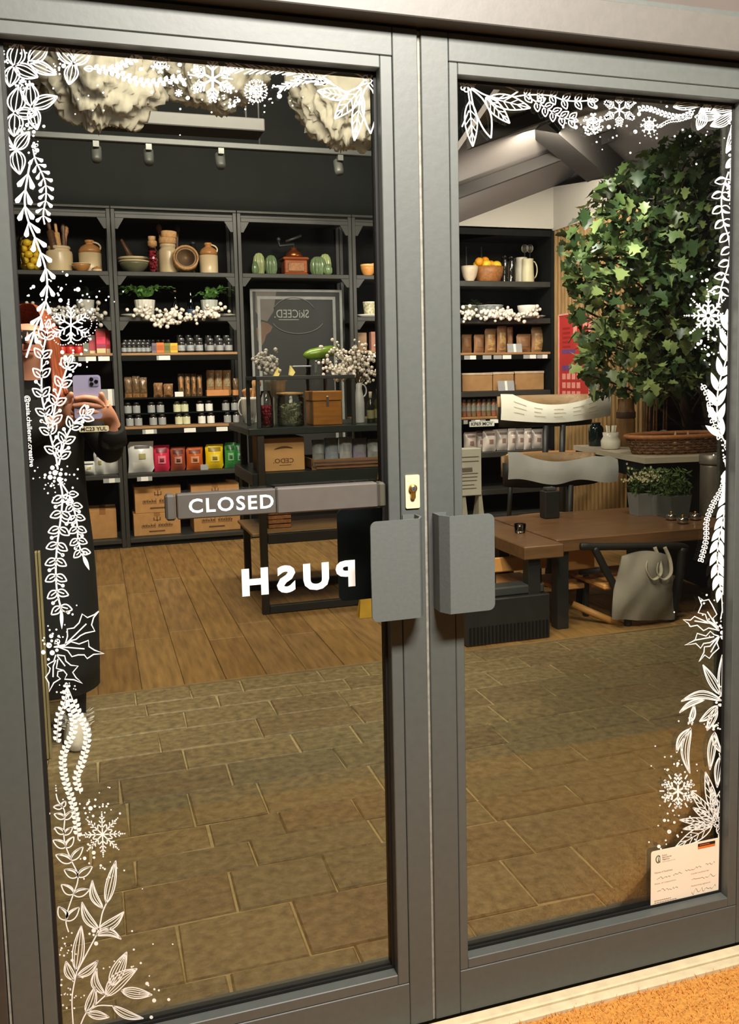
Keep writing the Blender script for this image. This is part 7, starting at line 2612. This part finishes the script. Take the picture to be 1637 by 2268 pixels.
Ink().flake(396, 206, 9, 8, 0, 3).put('decal_snowflake', 'tiny drawn star under the round leaf sprig', 'window decal', 0, LG_)
dots([(312, 153, 4.5), (398, 143, 5), (408, 186, 5), (336, 204, 3.4), (416, 217, 4.5), (521, 225, 4.5), (619, 213, 5.5), (606, 190, 3)] + spray(410, 170, 30, 40, 18, 9, 0.05) + spray(540, 220, 50, 18, 30, 10, 0.1) + spray(640, 220, 30, 20, 10, 11, 0), 'dots around the snowflakes of the top left edge', LG_)
for stem, n, ln, lb in (([(512, 151), (560, 153), (600, 153), (640, 157), (680, 168), (716, 184)], 17, 26, 'long drawn fir branch along the top left edge'), ([(618, 197), (645, 186), (680, 177), (727, 181)], 10, 19, 'short drawn fir branch under the long one')):
    k = Ink()
    S_ = [Vector((q.x, q.y)) for q in crv([(p[0], p[1], 0) for p in stem], 8)]
    k.ribbon(S_, 2.6)
    for i in range(n):
        q = S_[int((len(S_) - 2) * i / (n - 1))]
        d = (S_[min(len(S_) - 1, int((len(S_) - 2) * i / (n - 1)) + 1)] - q).normalized()
        for s in (1, -1):
            a = math.radians(180 - 26 * s)
            e = Vector((d.x * math.cos(a) - d.y * math.sin(a), d.x * math.sin(a) + d.y * math.cos(a)))
            k.ribbon([q + d * 10, q + d * 10 + e * ln], 2.8)
    k.put('decal_fir_branch', lb, 'window decal', 0.0002, LG_)
k = Ink()
k.outline([(806, 172), (780, 160), (752, 158), (730, 164), (714, 170)], 3.2, smooth=True).outline([(714, 170), (735, 185), (765, 203), (790, 195), (803, 182)], 3.2, smooth=True)
k.leaf((770, 214), (703, 201), 13, 'vein', 2.8).leaf((800, 195), (741, 263), 17, 'vein', 2.8).leaf((800, 205), (785, 312), 13, 'vein', 2.8)
k.leaf((815, 188), (821, 296), 16, 'out', 3.2).ribbon([(727, 182), (770, 206), (806, 186)], 3)
k.ribbon([(822, 186), (836, 204)], 2.6)
for x, y, r in ((809, 172, 5), (818, 168, 5), (826, 174, 5), (817, 179, 6), (808, 182, 4), (827, 164, 4)):
    k.ring(x, y, r, 2.6)
k.ribbon([(828, 168), (836, 166)], 2.4)
k.put('decal_poinsettia', 'drawn poinsettia leaves in the top corner by the meeting stile', 'window decal', 0.0006, LG_)
# left side, middle
k = Ink()
k.flake(157, 720, 40, 6, 3, 3.2)
for s in (-1, 1):
    for cx, cy, rx, ry in ((157 + s * 26, 716, 20, 20), (157 + s * 28, 716, 30, 30), (157 + s * 14, 742, 12, 12), (157 + s * 18, 742, 22, 22)):
        for q in range(16):
            a = math.radians((-130 if cy < 730 else -40) + (220 if cy < 730 else 220) * q / 15)
            k.dot(cx + s * rx * math.cos(a), cy + ry * math.sin(a), 1.4, 6)
for q in range(3):
    k.dot(152, 664 + 5 * q, 2.2, 7).dot(162, 776 + 6 * q, 2.6 - 0.4 * q, 7)
k.put('decal_snowflake', 'snowflake with dotted loops over the silver berries', 'window decal', 0.0006, LG_)
dots([(74, 635, 4), (136, 639, 3.4), (173, 641, 5), (134, 665, 4.6), (180, 665, 3), (148, 609, 3.6), (204, 685, 3), (199, 691, 3), (138, 780, 4.4), (134, 806, 3.6), (177, 808, 3.6), (180, 784, 3), (200, 751, 3)] + spray(140, 650, 55, 22, 34, 12, 0.0) + spray(165, 800, 35, 15, 14, 13, 0), 'snow dots around the snowflake with dotted loops', LG_)
for stem, n, lb, lift in (([(105, 728), (101, 751), (93, 792), (92, 838), (93, 879), (101, 918), (112, 967), (124, 1012), (128, 1040)], 7, 'upright leafy sprig with berry stalks nearest the door edge', 0.0008), ([(152, 806), (143, 831), (131, 872), (123, 898), (118, 925), (116, 955)], 4, 'middle upright leafy sprig reaching up by the phone', 0.0006), ([(190, 918), (167, 934), (149, 964), (138, 996), (130, 1030)], 4, 'short leafy sprig over the number plate', 0.0004)):
    k = Ink()
    k.sprig(stem[::-1], n, 27, 7.5, 'mid', 46, 3.4, 0.12, 0.93, tip=True, stalks=17, sw=4.0)
    k.put('decal_sprig', lb, 'window decal', lift, LG_)
dots([(116, 1036, 5), (122, 1047, 6), (111, 1057, 5.5), (132, 1062, 6), (134, 1050, 4.5), (121, 1058, 3.4), (111, 1047, 3.4), (100, 1052, 3.4), (146, 1050, 3.4), (120, 1066, 3), (113, 1076, 3), (145, 1063, 3), (136, 1040, 3)] + spray(122, 1055, 32, 26, 30, 14, 0.0), 'cluster of drawn berries where the upright sprigs meet', LG_)
k = Ink()
k.sprig([(132, 1066), (138, 1093), (137, 1125), (132, 1168), (127, 1205), (124, 1242), (124, 1281), (127, 1313), (134, 1343), (136, 1352)], 8, 27, 8, 'mid', 62, 3.4, 0.12, 0.97, tip=False, stalks=16, sw=4.0)
k.leaf((136, 1350), (137, 1394), 4, 'fill')
k.put('decal_sprig', 'long leafy sprig hanging down beside the black coat', 'window decal', 0.0006, LG_)
k = Ink()
k.sprig([(134, 1067), (152, 1095), (164, 1129), (171, 1164), (173, 1196), (180, 1223)], 6, 22, 7, 'mid', 62, 3.2, 0.2, 0.98, tip=False, stalks=11, sw=3.6)
k.leaf((184, 1230), (198, 1263), 4.5, 'fill').ribbon([(180, 1222), (186, 1236)], 3.4)
k.put('decal_sprig', 'shorter leafy sprig hanging beside the long one, tip pointing at the floor', 'window decal', 0.0003, LG_)
C_ = lambda pts: [(40 + x / 4.3615, 1040 + y / 4.3615) for x, y in pts]
k = Ink()
k.outline(C_([(455, 1690), (478, 1610), (475, 1540), (540, 1530), (590, 1480), (620, 1395), (670, 1430), (740, 1400), (782, 1365), (730, 1430), (710, 1500), (742, 1560), (650, 1580), (600, 1605), (560, 1640), (500, 1655), (455, 1690)]), 2.8).outline(C_([(350, 1712), (455, 1690), (660, 1490)]), 2.8)
k.outline(C_([(400, 1712), (455, 1700), (510, 1662), (590, 1685), (680, 1650), (685, 1710), (740, 1745), (832, 1777), (730, 1785), (668, 1826), (640, 1790), (580, 1790), (520, 1807), (480, 1750), (400, 1718)]), 2.8).outline(C_([(345, 1714), (480, 1718), (642, 1732)]), 2.8)
k.outline(C_([(375, 1790), (450, 1800), (462, 1850), (510, 1890), (580, 1898), (528, 1960), (560, 2010), (622, 2065), (540, 2030), (450, 2025), (472, 1980), (440, 1940), (385, 1950), (380, 1995), (410, 2020), (345, 2060), (300, 2145), (297, 2060), (265, 2005), (300, 1960), (310, 1920), (282, 1885), (345, 1850), (365, 1790)]), 2.8)
k.outline(C_([(380, 1800), (455, 1898)]), 2.8).outline(C_([(365, 1840), (340, 1900), (338, 2005)]), 2.8).outline(C_([(385, 1830), (370, 1920), (440, 1940)]), 2.8)
k.put('decal_holly', 'drawn holly leaves at knee height on the left glass', 'window decal', 0.0004, LG_)
dots([(*C_([(x, y)])[0], r / 4.36) for x, y, r in ((320, 1608, 21), (380, 1662, 27), (300, 1698, 27), (244, 1765, 22), (330, 1770, 25), (375, 1745, 17), (325, 1655, 14), (392, 1610, 13), (294, 1833, 14), (370, 1546, 10), (305, 1550, 10), (240, 1650, 10))] + spray(118, 1425, 20, 26, 22, 15, 0), 'drawn holly berries on the left glass', LG_)
D_ = lambda pts: [(60 + x / 2.878, 1480 + y / 2.878) for x, y in pts]
for st_, n, lb, lift in ((D_([(255, 120), (240, 215), (205, 300), (195, 380), (191, 470)]), 9, 'shortest of the three garlands of tiny leaves', 0.0002), (D_([(258, 120), (270, 230), (295, 330), (292, 410), (250, 500), (228, 580), (240, 700), (280, 820), (310, 940), (326, 1095)]), 27, 'longest of the three garlands of tiny leaves', 0.0004), (D_([(262, 130), (320, 270), (375, 380), (382, 470), (350, 600), (315, 700), (340, 800)]), 19, 'garland of tiny leaves nearest the middle of the left glass', 0.0006)):
    k = Ink()
    k.sprig(st_, n, 11.5, 4.2, 'round', 55, 2.4, 0.12, 0.96, back=True, tip=False, alt=True)
    k.put('decal_sprig', lb, 'window decal', lift, LG_)
dots([(*D_([(x, y)])[0], r) for x, y, r in ((250, 100, 3.4), (238, 113, 3), (268, 113, 3), (254, 118, 3.4))] + spray(148, 1525, 18, 10, 14, 16, 0), 'dots where the three garlands of tiny leaves begin', LG_)
k = Ink()
S_ = D_([(185, 800), (197, 845), (235, 900), (240, 960), (234, 1050), (245, 1130), (285, 1230), (322, 1310), (320, 1370), (295, 1440), (258, 1550), (248, 1620), (265, 1682)])
k.ribbon([(q.x, q.y) for q in crv([(p[0], p[1], 0) for p in S_], 5)], 2.6)
for (b, t, hw) in (((225, 885), (168, 885), 12), ((222, 885), (245, 848), 11), ((240, 955), (172, 930), 15), ((240, 965), (295, 908), 14), ((236, 1055), (176, 1015), 15), ((236, 1062), (290, 1015), 13), ((248, 1140), (165, 1097), 20), ((248, 1145), (298, 1075), 17), ((285, 1235), (182, 1190), 22), ((280, 1225), (357, 1140), 18), ((322, 1328), (236, 1285), 22), ((322, 1330), (416, 1265), 20), ((296, 1440), (218, 1380), 22), ((298, 1445), (397, 1412), 20), ((250, 1605), (200, 1520), 24), ((250, 1610), (333, 1525), 22)):
    B_, T_ = D_([b])[0], D_([t])[0]
    if t[0] > b[0]:
        k.leaf(B_, T_, -hw / 2.3, 'heavy', 2.6)
    else:
        k.leaf(B_, T_, hw / 2.3, 'heavy', 2.6)
for q, (x, y) in enumerate(((183, 748), (184, 765), (186, 780))):
    k.dot(*D_([(x, y)])[0], 1.4 + 0.3 * q)
k.put('decal_sprig', 'curving sprig of open outlined leaves low on the left glass', 'window decal', 0.0008, LG_)
Ink().flake(227, 1848, 38, 8, 3, 3.0, 92, dots=True).put('decal_snowflake', 'eight armed drawn snowflake low on the left glass', 'window decal', 0, LG_)
dots([(*D_([(x, y)])[0], r) for x, y, r in ((404, 893, 5), (432, 880, 3), (387, 861, 3), (421, 942, 3), (373, 924, 2.6), (425, 1176, 4.4), (367, 1212, 4), (427, 1207, 3), (470, 1258, 3))] + spray(215, 1790, 32, 22, 26, 17, 0) + spray(225, 1900, 40, 30, 22, 18, 0), 'snow dots around the low eight armed snowflake', LG_)
k = Ink()
for b, t, hw, bd in (((505, 1500), (566, 1226), 30, 0), ((482, 1530), (416, 1352), 24, -0.14), ((455, 1665), (350, 1490), 26, -0.12), ((455, 1665), (617, 1552), 30, 0.1), ((440, 1700), (600, 1728), 24, -0.2)):
    k.leaf(D_([b])[0], D_([t])[0], hw / 2.878, 'stripe', 2.4, bd, 3)
k.outline(D_([(510, 1490), (480, 1560), (455, 1670), (395, 1790), (320, 1930)]), 2.8, smooth=True)
k.put('decal_sprig', 'tall stem of striped leaves low on the left glass', 'window decal', 0.0004, LG_)
k = Ink()
for b, t, hw, bd in (((312, 1930), (346, 1640), 36, 0), ((300, 1990), (248, 1868), 28, -0.08), ((320, 1965), (452, 1862), 26, 0.08)):
    k.leaf(D_([b])[0], D_([t])[0], hw / 2.878, 'stripe', 2.4, bd, 3)
k.outline(D_([(318, 1930), (300, 2010), (286, 2120), (295, 2290)]), 2.8, smooth=True)
k.put('decal_sprig', 'stem of three striped leaves running down to the bottom rail', 'window decal', 0.0002, LG_)
k = Ink()
for b, t, hw, bd in (((530, 2030), (636, 1808), 40, 0), ((500, 2090), (702, 1915), 46, -0.08), ((495, 2080), (445, 1912), 26, -0.22), ((600, 2055), (798, 2082), 34, 0.02), ((375, 2195), (432, 2030), 30, 0.06), ((545, 2155), (742, 2232), 26, 0.08), ((385, 2200), (524, 2225), 26, 0)):
    k.leaf(D_([b])[0], D_([t])[0], hw / 2.878, 'stripe', 2.4, bd, 4 if hw > 30 else 3)
k.outline(D_([(335, 2290), (375, 2200), (440, 2140), (500, 2085)]), 2.8, smooth=True).outline(D_([(380, 2195), (450, 2152), (545, 2152)]), 2.6, smooth=True)
k.put('decal_lily', 'drawn lily of broad striped leaves in the bottom corner of the left glass', 'window decal', 0.0006, LG_)
dots([(*D_([(x, y)])[0], r) for x, y, r in ((425, 1672, 5), (440, 1755, 4.6), (398, 1693, 2.6), (424, 1700, 2.6), (287, 1862, 3.4), (765, 2010, 4), (810, 2118, 4.6), (903, 2112, 3.6), (792, 2225, 4), (840, 2053, 2.4))] + spray(150, 2100, 14, 14, 14, 19, 0) + spray(150, 2190, 26, 30, 26, 20, 0) + spray(290, 2130, 50, 40, 16, 21, 0), 'dots sprinkled around the lily in the bottom corner', LG_)
# small signature, lettered downwards beside the door edge
k = Ink()
vs, fs = text_mesh('@tasia.challener.creative', 0.014, 1.0)
ax, bx = min(v[0] for v in vs), max(v[0] for v in vs)
n0 = 0
for v in vs:
    t = (v[0] - ax) / (bx - ax)
    k.p.append((59 + 10 * t + (v[1] - 0.2) * 15, 876 + 158 * t))
k.f += fs
k.put('decal_signature', 'tiny white signature lettered down the left edge of the glass', 'window decal', 0, LG_)

# ------------------------------------------------ right glass
G_ = lambda pts: [(1000 + x / 2.57, 140 + y / 2.57) for x, y in pts]
k = Ink()
for x, y, r in ((62, 118, 4), (76, 112, 4.6), (92, 108, 4), (108, 118, 4), (66, 140, 4.6), (86, 148, 6), (104, 136, 5), (120, 130, 4)):
    k.ring(*G_([(x, y)])[0], r, 2.6)
k.outline(G_([(118, 138), (150, 112), (220, 104), (300, 128), (380, 160)]), 3.2, smooth=True).outline(G_([(120, 140), (190, 180), (270, 200), (330, 190), (380, 160)]), 3.2, smooth=True)
k.leaf(*G_([(210, 195), (450, 255)]), 16, 'vein', 2.8).leaf(*G_([(195, 195), (332, 342)]), 13, 'vein', 2.8)
k.outline(G_([(112, 145), (175, 200), (220, 280), (230, 345), (226, 426)]), 3.2, smooth=True).outline(G_([(108, 150), (130, 260), (180, 370), (226, 426)]), 3.2, smooth=True)
k.leaf(*G_([(104, 215), (122, 474)]), 14, 'vein', 2.8).ribbon(G_([(94, 150), (104, 220)]), 2.8).ribbon(G_([(60, 362), (100, 270)]), 2.8)
k.put('decal_poinsettia', 'drawn poinsettia leaves in the corner of the right glass by the meeting stile', 'window decal', 0.0006, RG)
k = Ink()
k.sprig(G_([(350, 192), (440, 180), (560, 184), (640, 210), (720, 216), (790, 212)]), 6, 22, 6.5, 'mid', 55, 2.8, 0.16, 0.98)
k.put('decal_sprig', 'upper leafy sprig along the top of the right glass', 'window decal', 0.0004, RG)
k = Ink()
k.sprig(G_([(440, 195), (500, 230), (560, 268), (620, 305), (680, 320)]), 5, 21, 6.5, 'mid', 55, 2.8, 0.2, 0.98)
k.put('decal_sprig', 'lower leafy sprig branching off along the top of the right glass', 'window decal', 0.0002, RG)
Ink().flake(1372, 244, 36, 6, 4, 3.2, diamonds=True).put('decal_snowflake', 'large drawn snowflake with leaf tips at the top of the right glass', 'window decal', 0.0002, RG)
Ink().flake(1314, 274, 20, 6, 2, 5).put('decal_snowflake', 'bold little snowflake nearest the leafy sprigs on the right glass', 'window decal', 0, RG)
Ink().flake(1438, 278, 18, 8, 2, 3).put('decal_snowflake', 'fine little snowflake under the double garland on the right glass', 'window decal', 0, RG)
dots([(*G_([(x, y)])[0], r) for x, y, r in ((821, 250, 4.6), (708, 364, 4.4), (896, 363, 4.6), (783, 405, 3), (1068, 290, 4.4), (1047, 390, 4.4), (1193, 220, 2.6), (1226, 246, 2.8), (998, 357, 2.4))] + spray(1290, 285, 40, 14, 18, 31, 0) + spray(1430, 300, 40, 18, 16, 32, 0) + spray(1440, 230, 30, 12, 10, 33, 0), 'dots around the snowflakes at the top of the right glass', RG)
k = Ink()
k.sprig(G_([(1065, 262), (1100, 256), (1150, 266), (1220, 292), (1300, 306), (1350, 290), (1385, 268)]), 15, 9, 3.4, 'fill', 50, 2.6, 0.04, 0.95, tip=False, back=True)
S_ = crv([(p[0], p[1], 0) for p in G_([(1190, 352), (1240, 325), (1300, 318), (1360, 300)])], 4)
for q in S_:
    k.ring(q.x, q.y + 2, 3.2, 1.8, 9)
k.put('decal_sprig', 'double garland of tiny leaves and loops at the top of the right glass', 'window decal', 0.0002, RG)
H_ = lambda pts: [(1480 + x / 3.656, 200 + y / 3.656) for x, y in pts]
k = Ink()
for b, t, hw, bd in (((262, 128), (42, 135), 38, 0.1), ((268, 140), (240, 322), 34, -0.12), ((440, 205), (215, 215), 30, 0), ((560, 150), (352, 170), 34, 0.12), ((545, 165), (342, 290), 34, -0.08), ((560, 170), (470, 510), 34, -0.08), ((565, 180), (530, 440), 36, -0.02), ((545, 530), (468, 628), 22, -0.05), ((550, 530), (530, 790), 36, -0.03)):
    k.leaf(H_([b])[0], H_([t])[0], hw / 3.656 * 1.25, 'stripe', 2.4, bd, 4, 0.62 if False else 1.15)
k.ribbon(H_([(440, 205), (545, 165)]), 2.6)
for a in range(6):
    k.ring(*H_([(315 + 20 * math.cos(a * PI / 3), 137 + 22 * math.sin(a * PI / 3))])[0], 4, 2)
for x, y, r in ((530, 470, 4), (560, 495, 4), (555, 535, 3), (500, 525, 2.4)):
    k.ring(*H_([(x, y)])[0], r, 2)
k.put('decal_mistletoe', 'drawn mistletoe of striped leaves in the outer top corner of the right glass', 'window decal', 0.0008, RG)
dots([(*H_([(x, y)])[0], r) for x, y, r in ((565, 130, 5), (545, 175, 3.6), (490, 250, 3), (505, 225, 2), (500, 268, 2), (520, 215, 1.6))] + spray(1590, 235, 22, 10, 14, 34, 0) + spray(1560, 300, 30, 25, 8, 35, 0), 'dots around the mistletoe in the outer top corner', RG)
k = Ink()
k.sprig(H_([(490, 660), (462, 740), (438, 830), (432, 930), (450, 1070), (482, 1170), (502, 1290), (488, 1410), (455, 1520), (430, 1600), (405, 1745)]), 9, 25, 8, 'heavy', 58, 2.8, 0.06, 0.87, tip=False, back=False, sw=3)
k.ribbon(H_([(425, 1640), (438, 1722)]), 2.6)
k.put('decal_sprig', 'long sprig of outlined leaves hanging down the outer edge of the right glass', 'window decal', 0.0006, RG)
k = Ink()
k.sprig(H_([(488, 735), (500, 830), (520, 920), (540, 1000), (548, 1090)]), 12, 8, 2.6, 'fill', 60, 2, 0.02, 0.95, tip=False, alt=True)
k.put('decal_sprig', 'thin seed sprig tucked behind the outlined leaves', 'window decal', 0.0002, RG)
k = Ink()
cx, cy = 1569, 699
for q in range(8):
    a = q * PI / 4 + PI / 8
    d = Vector((math.cos(a), math.sin(a)))
    c = Vector((cx, cy))
    k.leaf(c + d * 5, c + d * 26, 7.5, 'out', 3.4)
    a2 = a + PI / 8
    d2 = Vector((math.cos(a2), math.sin(a2)))
    n2 = Vector((-d2.y, d2.x))
    k.ribbon([c + d2 * 16, c + d2 * 38], 3.6)
    for s in (-1, 1):
        k.ribbon([c + d2 * 27, c + d2 * 33 + n2 * s * 6], 2.6)
    for i in range(3):
        k.dot(*(c + d2 * (43 + 5 * i)), 2.4 - 0.4 * i, 8)
k.put('decal_snowflake', 'ornate drawn snowflake halfway up the outer edge of the right glass', 'window decal', 0.0006, RG)
dots([(*H_([(x, y)])[0], r) for x, y, r in ((313, 1538, 4), (277, 1545, 2.4), (208, 1652, 3.2), (510, 1710, 3.6), (332, 1450, 2.4), (243, 2054, 3.8), (378, 2017, 3.8), (325, 2080, 3), (269, 2028, 2.8), (325, 2143, 4), (181, 1962, 2.8))] + spray(1565, 620, 26, 22, 14, 36, 0) + spray(1565, 775, 22, 24, 18, 37, 0), 'snow dots around the ornate snowflake', RG)
I_ = lambda pts: [(1480 + x / 3.335, 800 + y / 3.335) for x, y in pts]
k = Ink()
k.sprig([(1607, 980), (1595, 958), (1589, 920), (1589, 878), (1595, 842), (1607, 802), (1611, 769), (1614, 722)], 8, 44, 7.5, 'fill', 28, 3, 0.06, 0.96, tip=False)
k.leaf((1614, 722), (1611, 684), 8, 'fill')
k.put('decal_sprig', 'tall sprig of solid white leaves pointing up on the outer edge', 'window decal', 0.0004, RG)
k = Ink()
k.sprig(I_([(245, 165), (300, 270), (318, 390), (350, 500), (385, 570)]), 10, 9, 3, 'out', 45, 2.4, 0.05, 0.95, tip=False)
k.put('decal_sprig', 'small looped sprig beside the tall solid leaves', 'window decal', 0.0002, RG)
dots([(*I_([(x, y)])[0], r) for x, y, r in ((425, 635, 4), (440, 665, 4.6), (438, 692, 4), (425, 605, 3.4), (455, 650, 2.6), (418, 735, 3.6), (405, 660, 2.4))] + spray(1611, 1000, 12, 18, 30, 38, 0.05, 4), 'cluster of drawn berries between the two solid leaved sprigs', RG)
k = Ink()
k.sprig([(1606, 1022), (1613, 1067), (1609, 1106), (1600, 1160), (1592, 1199), (1589, 1235), (1592, 1280), (1598, 1310), (1599, 1330)], 11, 37, 7, 'fill', 25, 3, 0.06, 0.9, tip=False)
k.ribbon([(1599, 1320), (1600, 1352), (1596, 1372)], 2.4)
k.put('decal_sprig', 'long sprig of solid white leaves hanging down the outer edge', 'window decal', 0.0004, RG)
k = Ink()
k.sprig(I_([(412, 820), (402, 930), (335, 1050), (285, 1180), (280, 1320), (240, 1480)]), 20, 8.5, 2.8, 'out', 42, 2.2, 0.03, 0.97, tip=False)
k.put('decal_sprig', 'slender looped sprig beside the hanging solid leaves', 'window decal', 0.0002, RG)
k = Ink()
k.outline(I_([(375, 1985), (330, 1900), (360, 1870), (325, 1800), (300, 1760), (262, 1770), (225, 1738), (248, 1800), (222, 1858), (275, 1870), (290, 1915), (330, 1935), (375, 1985)]), 2.6).outline(I_([(290, 1850), (375, 1985)]), 2.6)
k.outline(I_([(378, 1990), (320, 1940), (260, 1915), (195, 1885), (165, 1912), (110, 1910), (148, 1935), (165, 1960), (215, 1950), (262, 1990), (300, 1970), (378, 1990)]), 2.6).outline(I_([(195, 1918), (300, 1935)]), 2.6)
k.outline(I_([(375, 2030), (340, 2020), (312, 1995), (280, 2030), (215, 2010), (200, 2060), (122, 2098), (205, 2085), (240, 2120), (262, 2085), (310, 2078), (340, 2060), (375, 2030)]), 2.6).outline(I_([(190, 2062), (340, 2035)]), 2.6)
k.outline(I_([(378, 2035), (360, 2080), (375, 2120), (330, 2160), (305, 2195), (270, 2170), (228, 2220), (265, 2150), (268, 2110), (310, 2105), (335, 2075), (378, 2035)]), 2.6).outline(I_([(315, 2150), (365, 2060)]), 2.6)
k.put('decal_holly', 'drawn holly leaves on the outer edge of the right glass', 'window decal', 0.0004, RG)
dots([(*I_([(x, y)])[0], r) for x, y, r in ((398, 2005, 4.4), (420, 2008, 4), (405, 2040, 5), (385, 1955, 3), (432, 2028, 3), (420, 1925, 2.4))] + spray(1600, 1400, 12, 22, 16, 39, 0) + spray(1545, 1340, 26, 30, 10, 40, 0), 'drawn holly berries on the right glass', RG)
F_ = lambda pts: [(1300 + x / 3.065, 1400 + y / 3.065) for x, y in pts]
k = Ink()
for b, t, hw, bd in (((915, 435), (920, 153), 27, 0), ((905, 425), (788, 222), 28, 0.0), ((915, 465), (640, 470), 26, 0.16), ((800, 458), (628, 548), 16, 0.1), ((888, 500), (764, 607), 28, -0.06), ((882, 515), (816, 668), 26, 0.0)):
    k.leaf(F_([b])[0], F_([t])[0], hw / 3.065, 'stripe', 2.3, bd, 3)
k.put('decal_mistletoe', 'striped drawn leaves spreading from the outer edge at knee height', 'window decal', 0.0006, RG)
k = Ink()
for b, t, hw, bd in (((700, 618), (728, 492), 18, 0.05), ((703, 655), (610, 820), 20, 0.12), ((706, 655), (700, 960), 28, 0.12), ((866, 680), (836, 936), 26, 0.02), ((866, 678), (925, 826), 20, 0.12), ((904, 845), (885, 1056), 24, 0.02)):
    k.leaf(F_([b])[0], F_([t])[0], hw / 3.065, 'stripe', 2.3, bd, 3)
k.ribbon(F_([(898, 820), (906, 860)]), 2.2)
k.put('decal_hanging_leaves', 'striped drawn leaves hanging below the mistletoe on the right glass', 'window decal', 0.0004, RG)
dots([(*F_([(x, y)])[0], r) for x, y, r in ((925, 440, 3.6), (938, 470, 3), (905, 495, 3.6), (880, 478, 3), (936, 492, 3), (862, 640, 4), (880, 632, 3), (860, 660, 3), (715, 600, 2.6), (692, 615, 2.6))] + spray(1606, 1552, 9, 12, 22, 41, 0) + spray(1527, 1602, 9, 8, 12, 42, 0) + spray(1580, 1612, 10, 7, 12, 43, 0), 'dots at the joints of the striped mistletoe leaves', RG)
Ink().flake(1502, 1752, 36, 6, 3, 4.4, rays=0.85).put('decal_snowflake', 'bold drawn snowflake low on the right glass above the card', 'window decal', 0, RG)
dots([(*F_([(x, y)])[0], r) for x, y, r in ((618, 893, 3.6), (547, 935, 2.8), (527, 1278, 3.6), (594, 1292, 3), (559, 1355, 4.6), (489, 1455, 4), (585, 1212, 2.6), (614, 1380, 2.4))] + spray(1500, 1690, 26, 20, 16, 44, 0) + spray(1480, 1840, 26, 26, 18, 45, 0), 'snow dots around the low snowflake of the right glass', RG)
k = Ink()
c = F_([(885, 1295)])[0]
for t, hw in (((805, 948), 34), ((842, 1050), 22), ((704, 1078), 28), ((720, 1192), 24), ((628, 1275), 24), ((652, 1338), 22), ((600, 1462), 40), ((914, 1066), 36), ((945, 1395), 34)):
    T_ = F_([t])[0]
    B_ = (c[0] + (T_[0] - c[0]) * 0.12, c[1] + (T_[1] - c[1]) * 0.12)
    k.leaf(B_, T_, hw / 3.065, 'vein', 2.4)
k.leaf(F_([(915, 1330)])[0], F_([(932, 1486)])[0], 9, 'out', 2.4)
for a in range(9):
    k.ring(c[0] + 7 * math.cos(a * 0.7), c[1] + 7 * math.sin(a * 0.7), 3, 1.8, 8)
for a in (-25, 5, 35):
    k.ribbon([(c[0] + 8, c[1]), (c[0] + 22 * math.cos(math.radians(a)), c[1] + 22 * math.sin(math.radians(a)))], 2.2)
k.put('decal_poinsettia', 'large drawn poinsettia just above the inspection card', 'window decal', 0.0003, RG)

# things rest a hair above what carries them
for o in list(COL.objects):
    if o.parent is None and o.get('category') and o.location.z > 0.03 and not o.name.startswith('decal') and o.type in ('EMPTY', 'MESH') and o.name.split('.')[0] not in ('shelving_unit', 'display_counter', 'alcove_shelving'):
        o.location.z += 0.0008
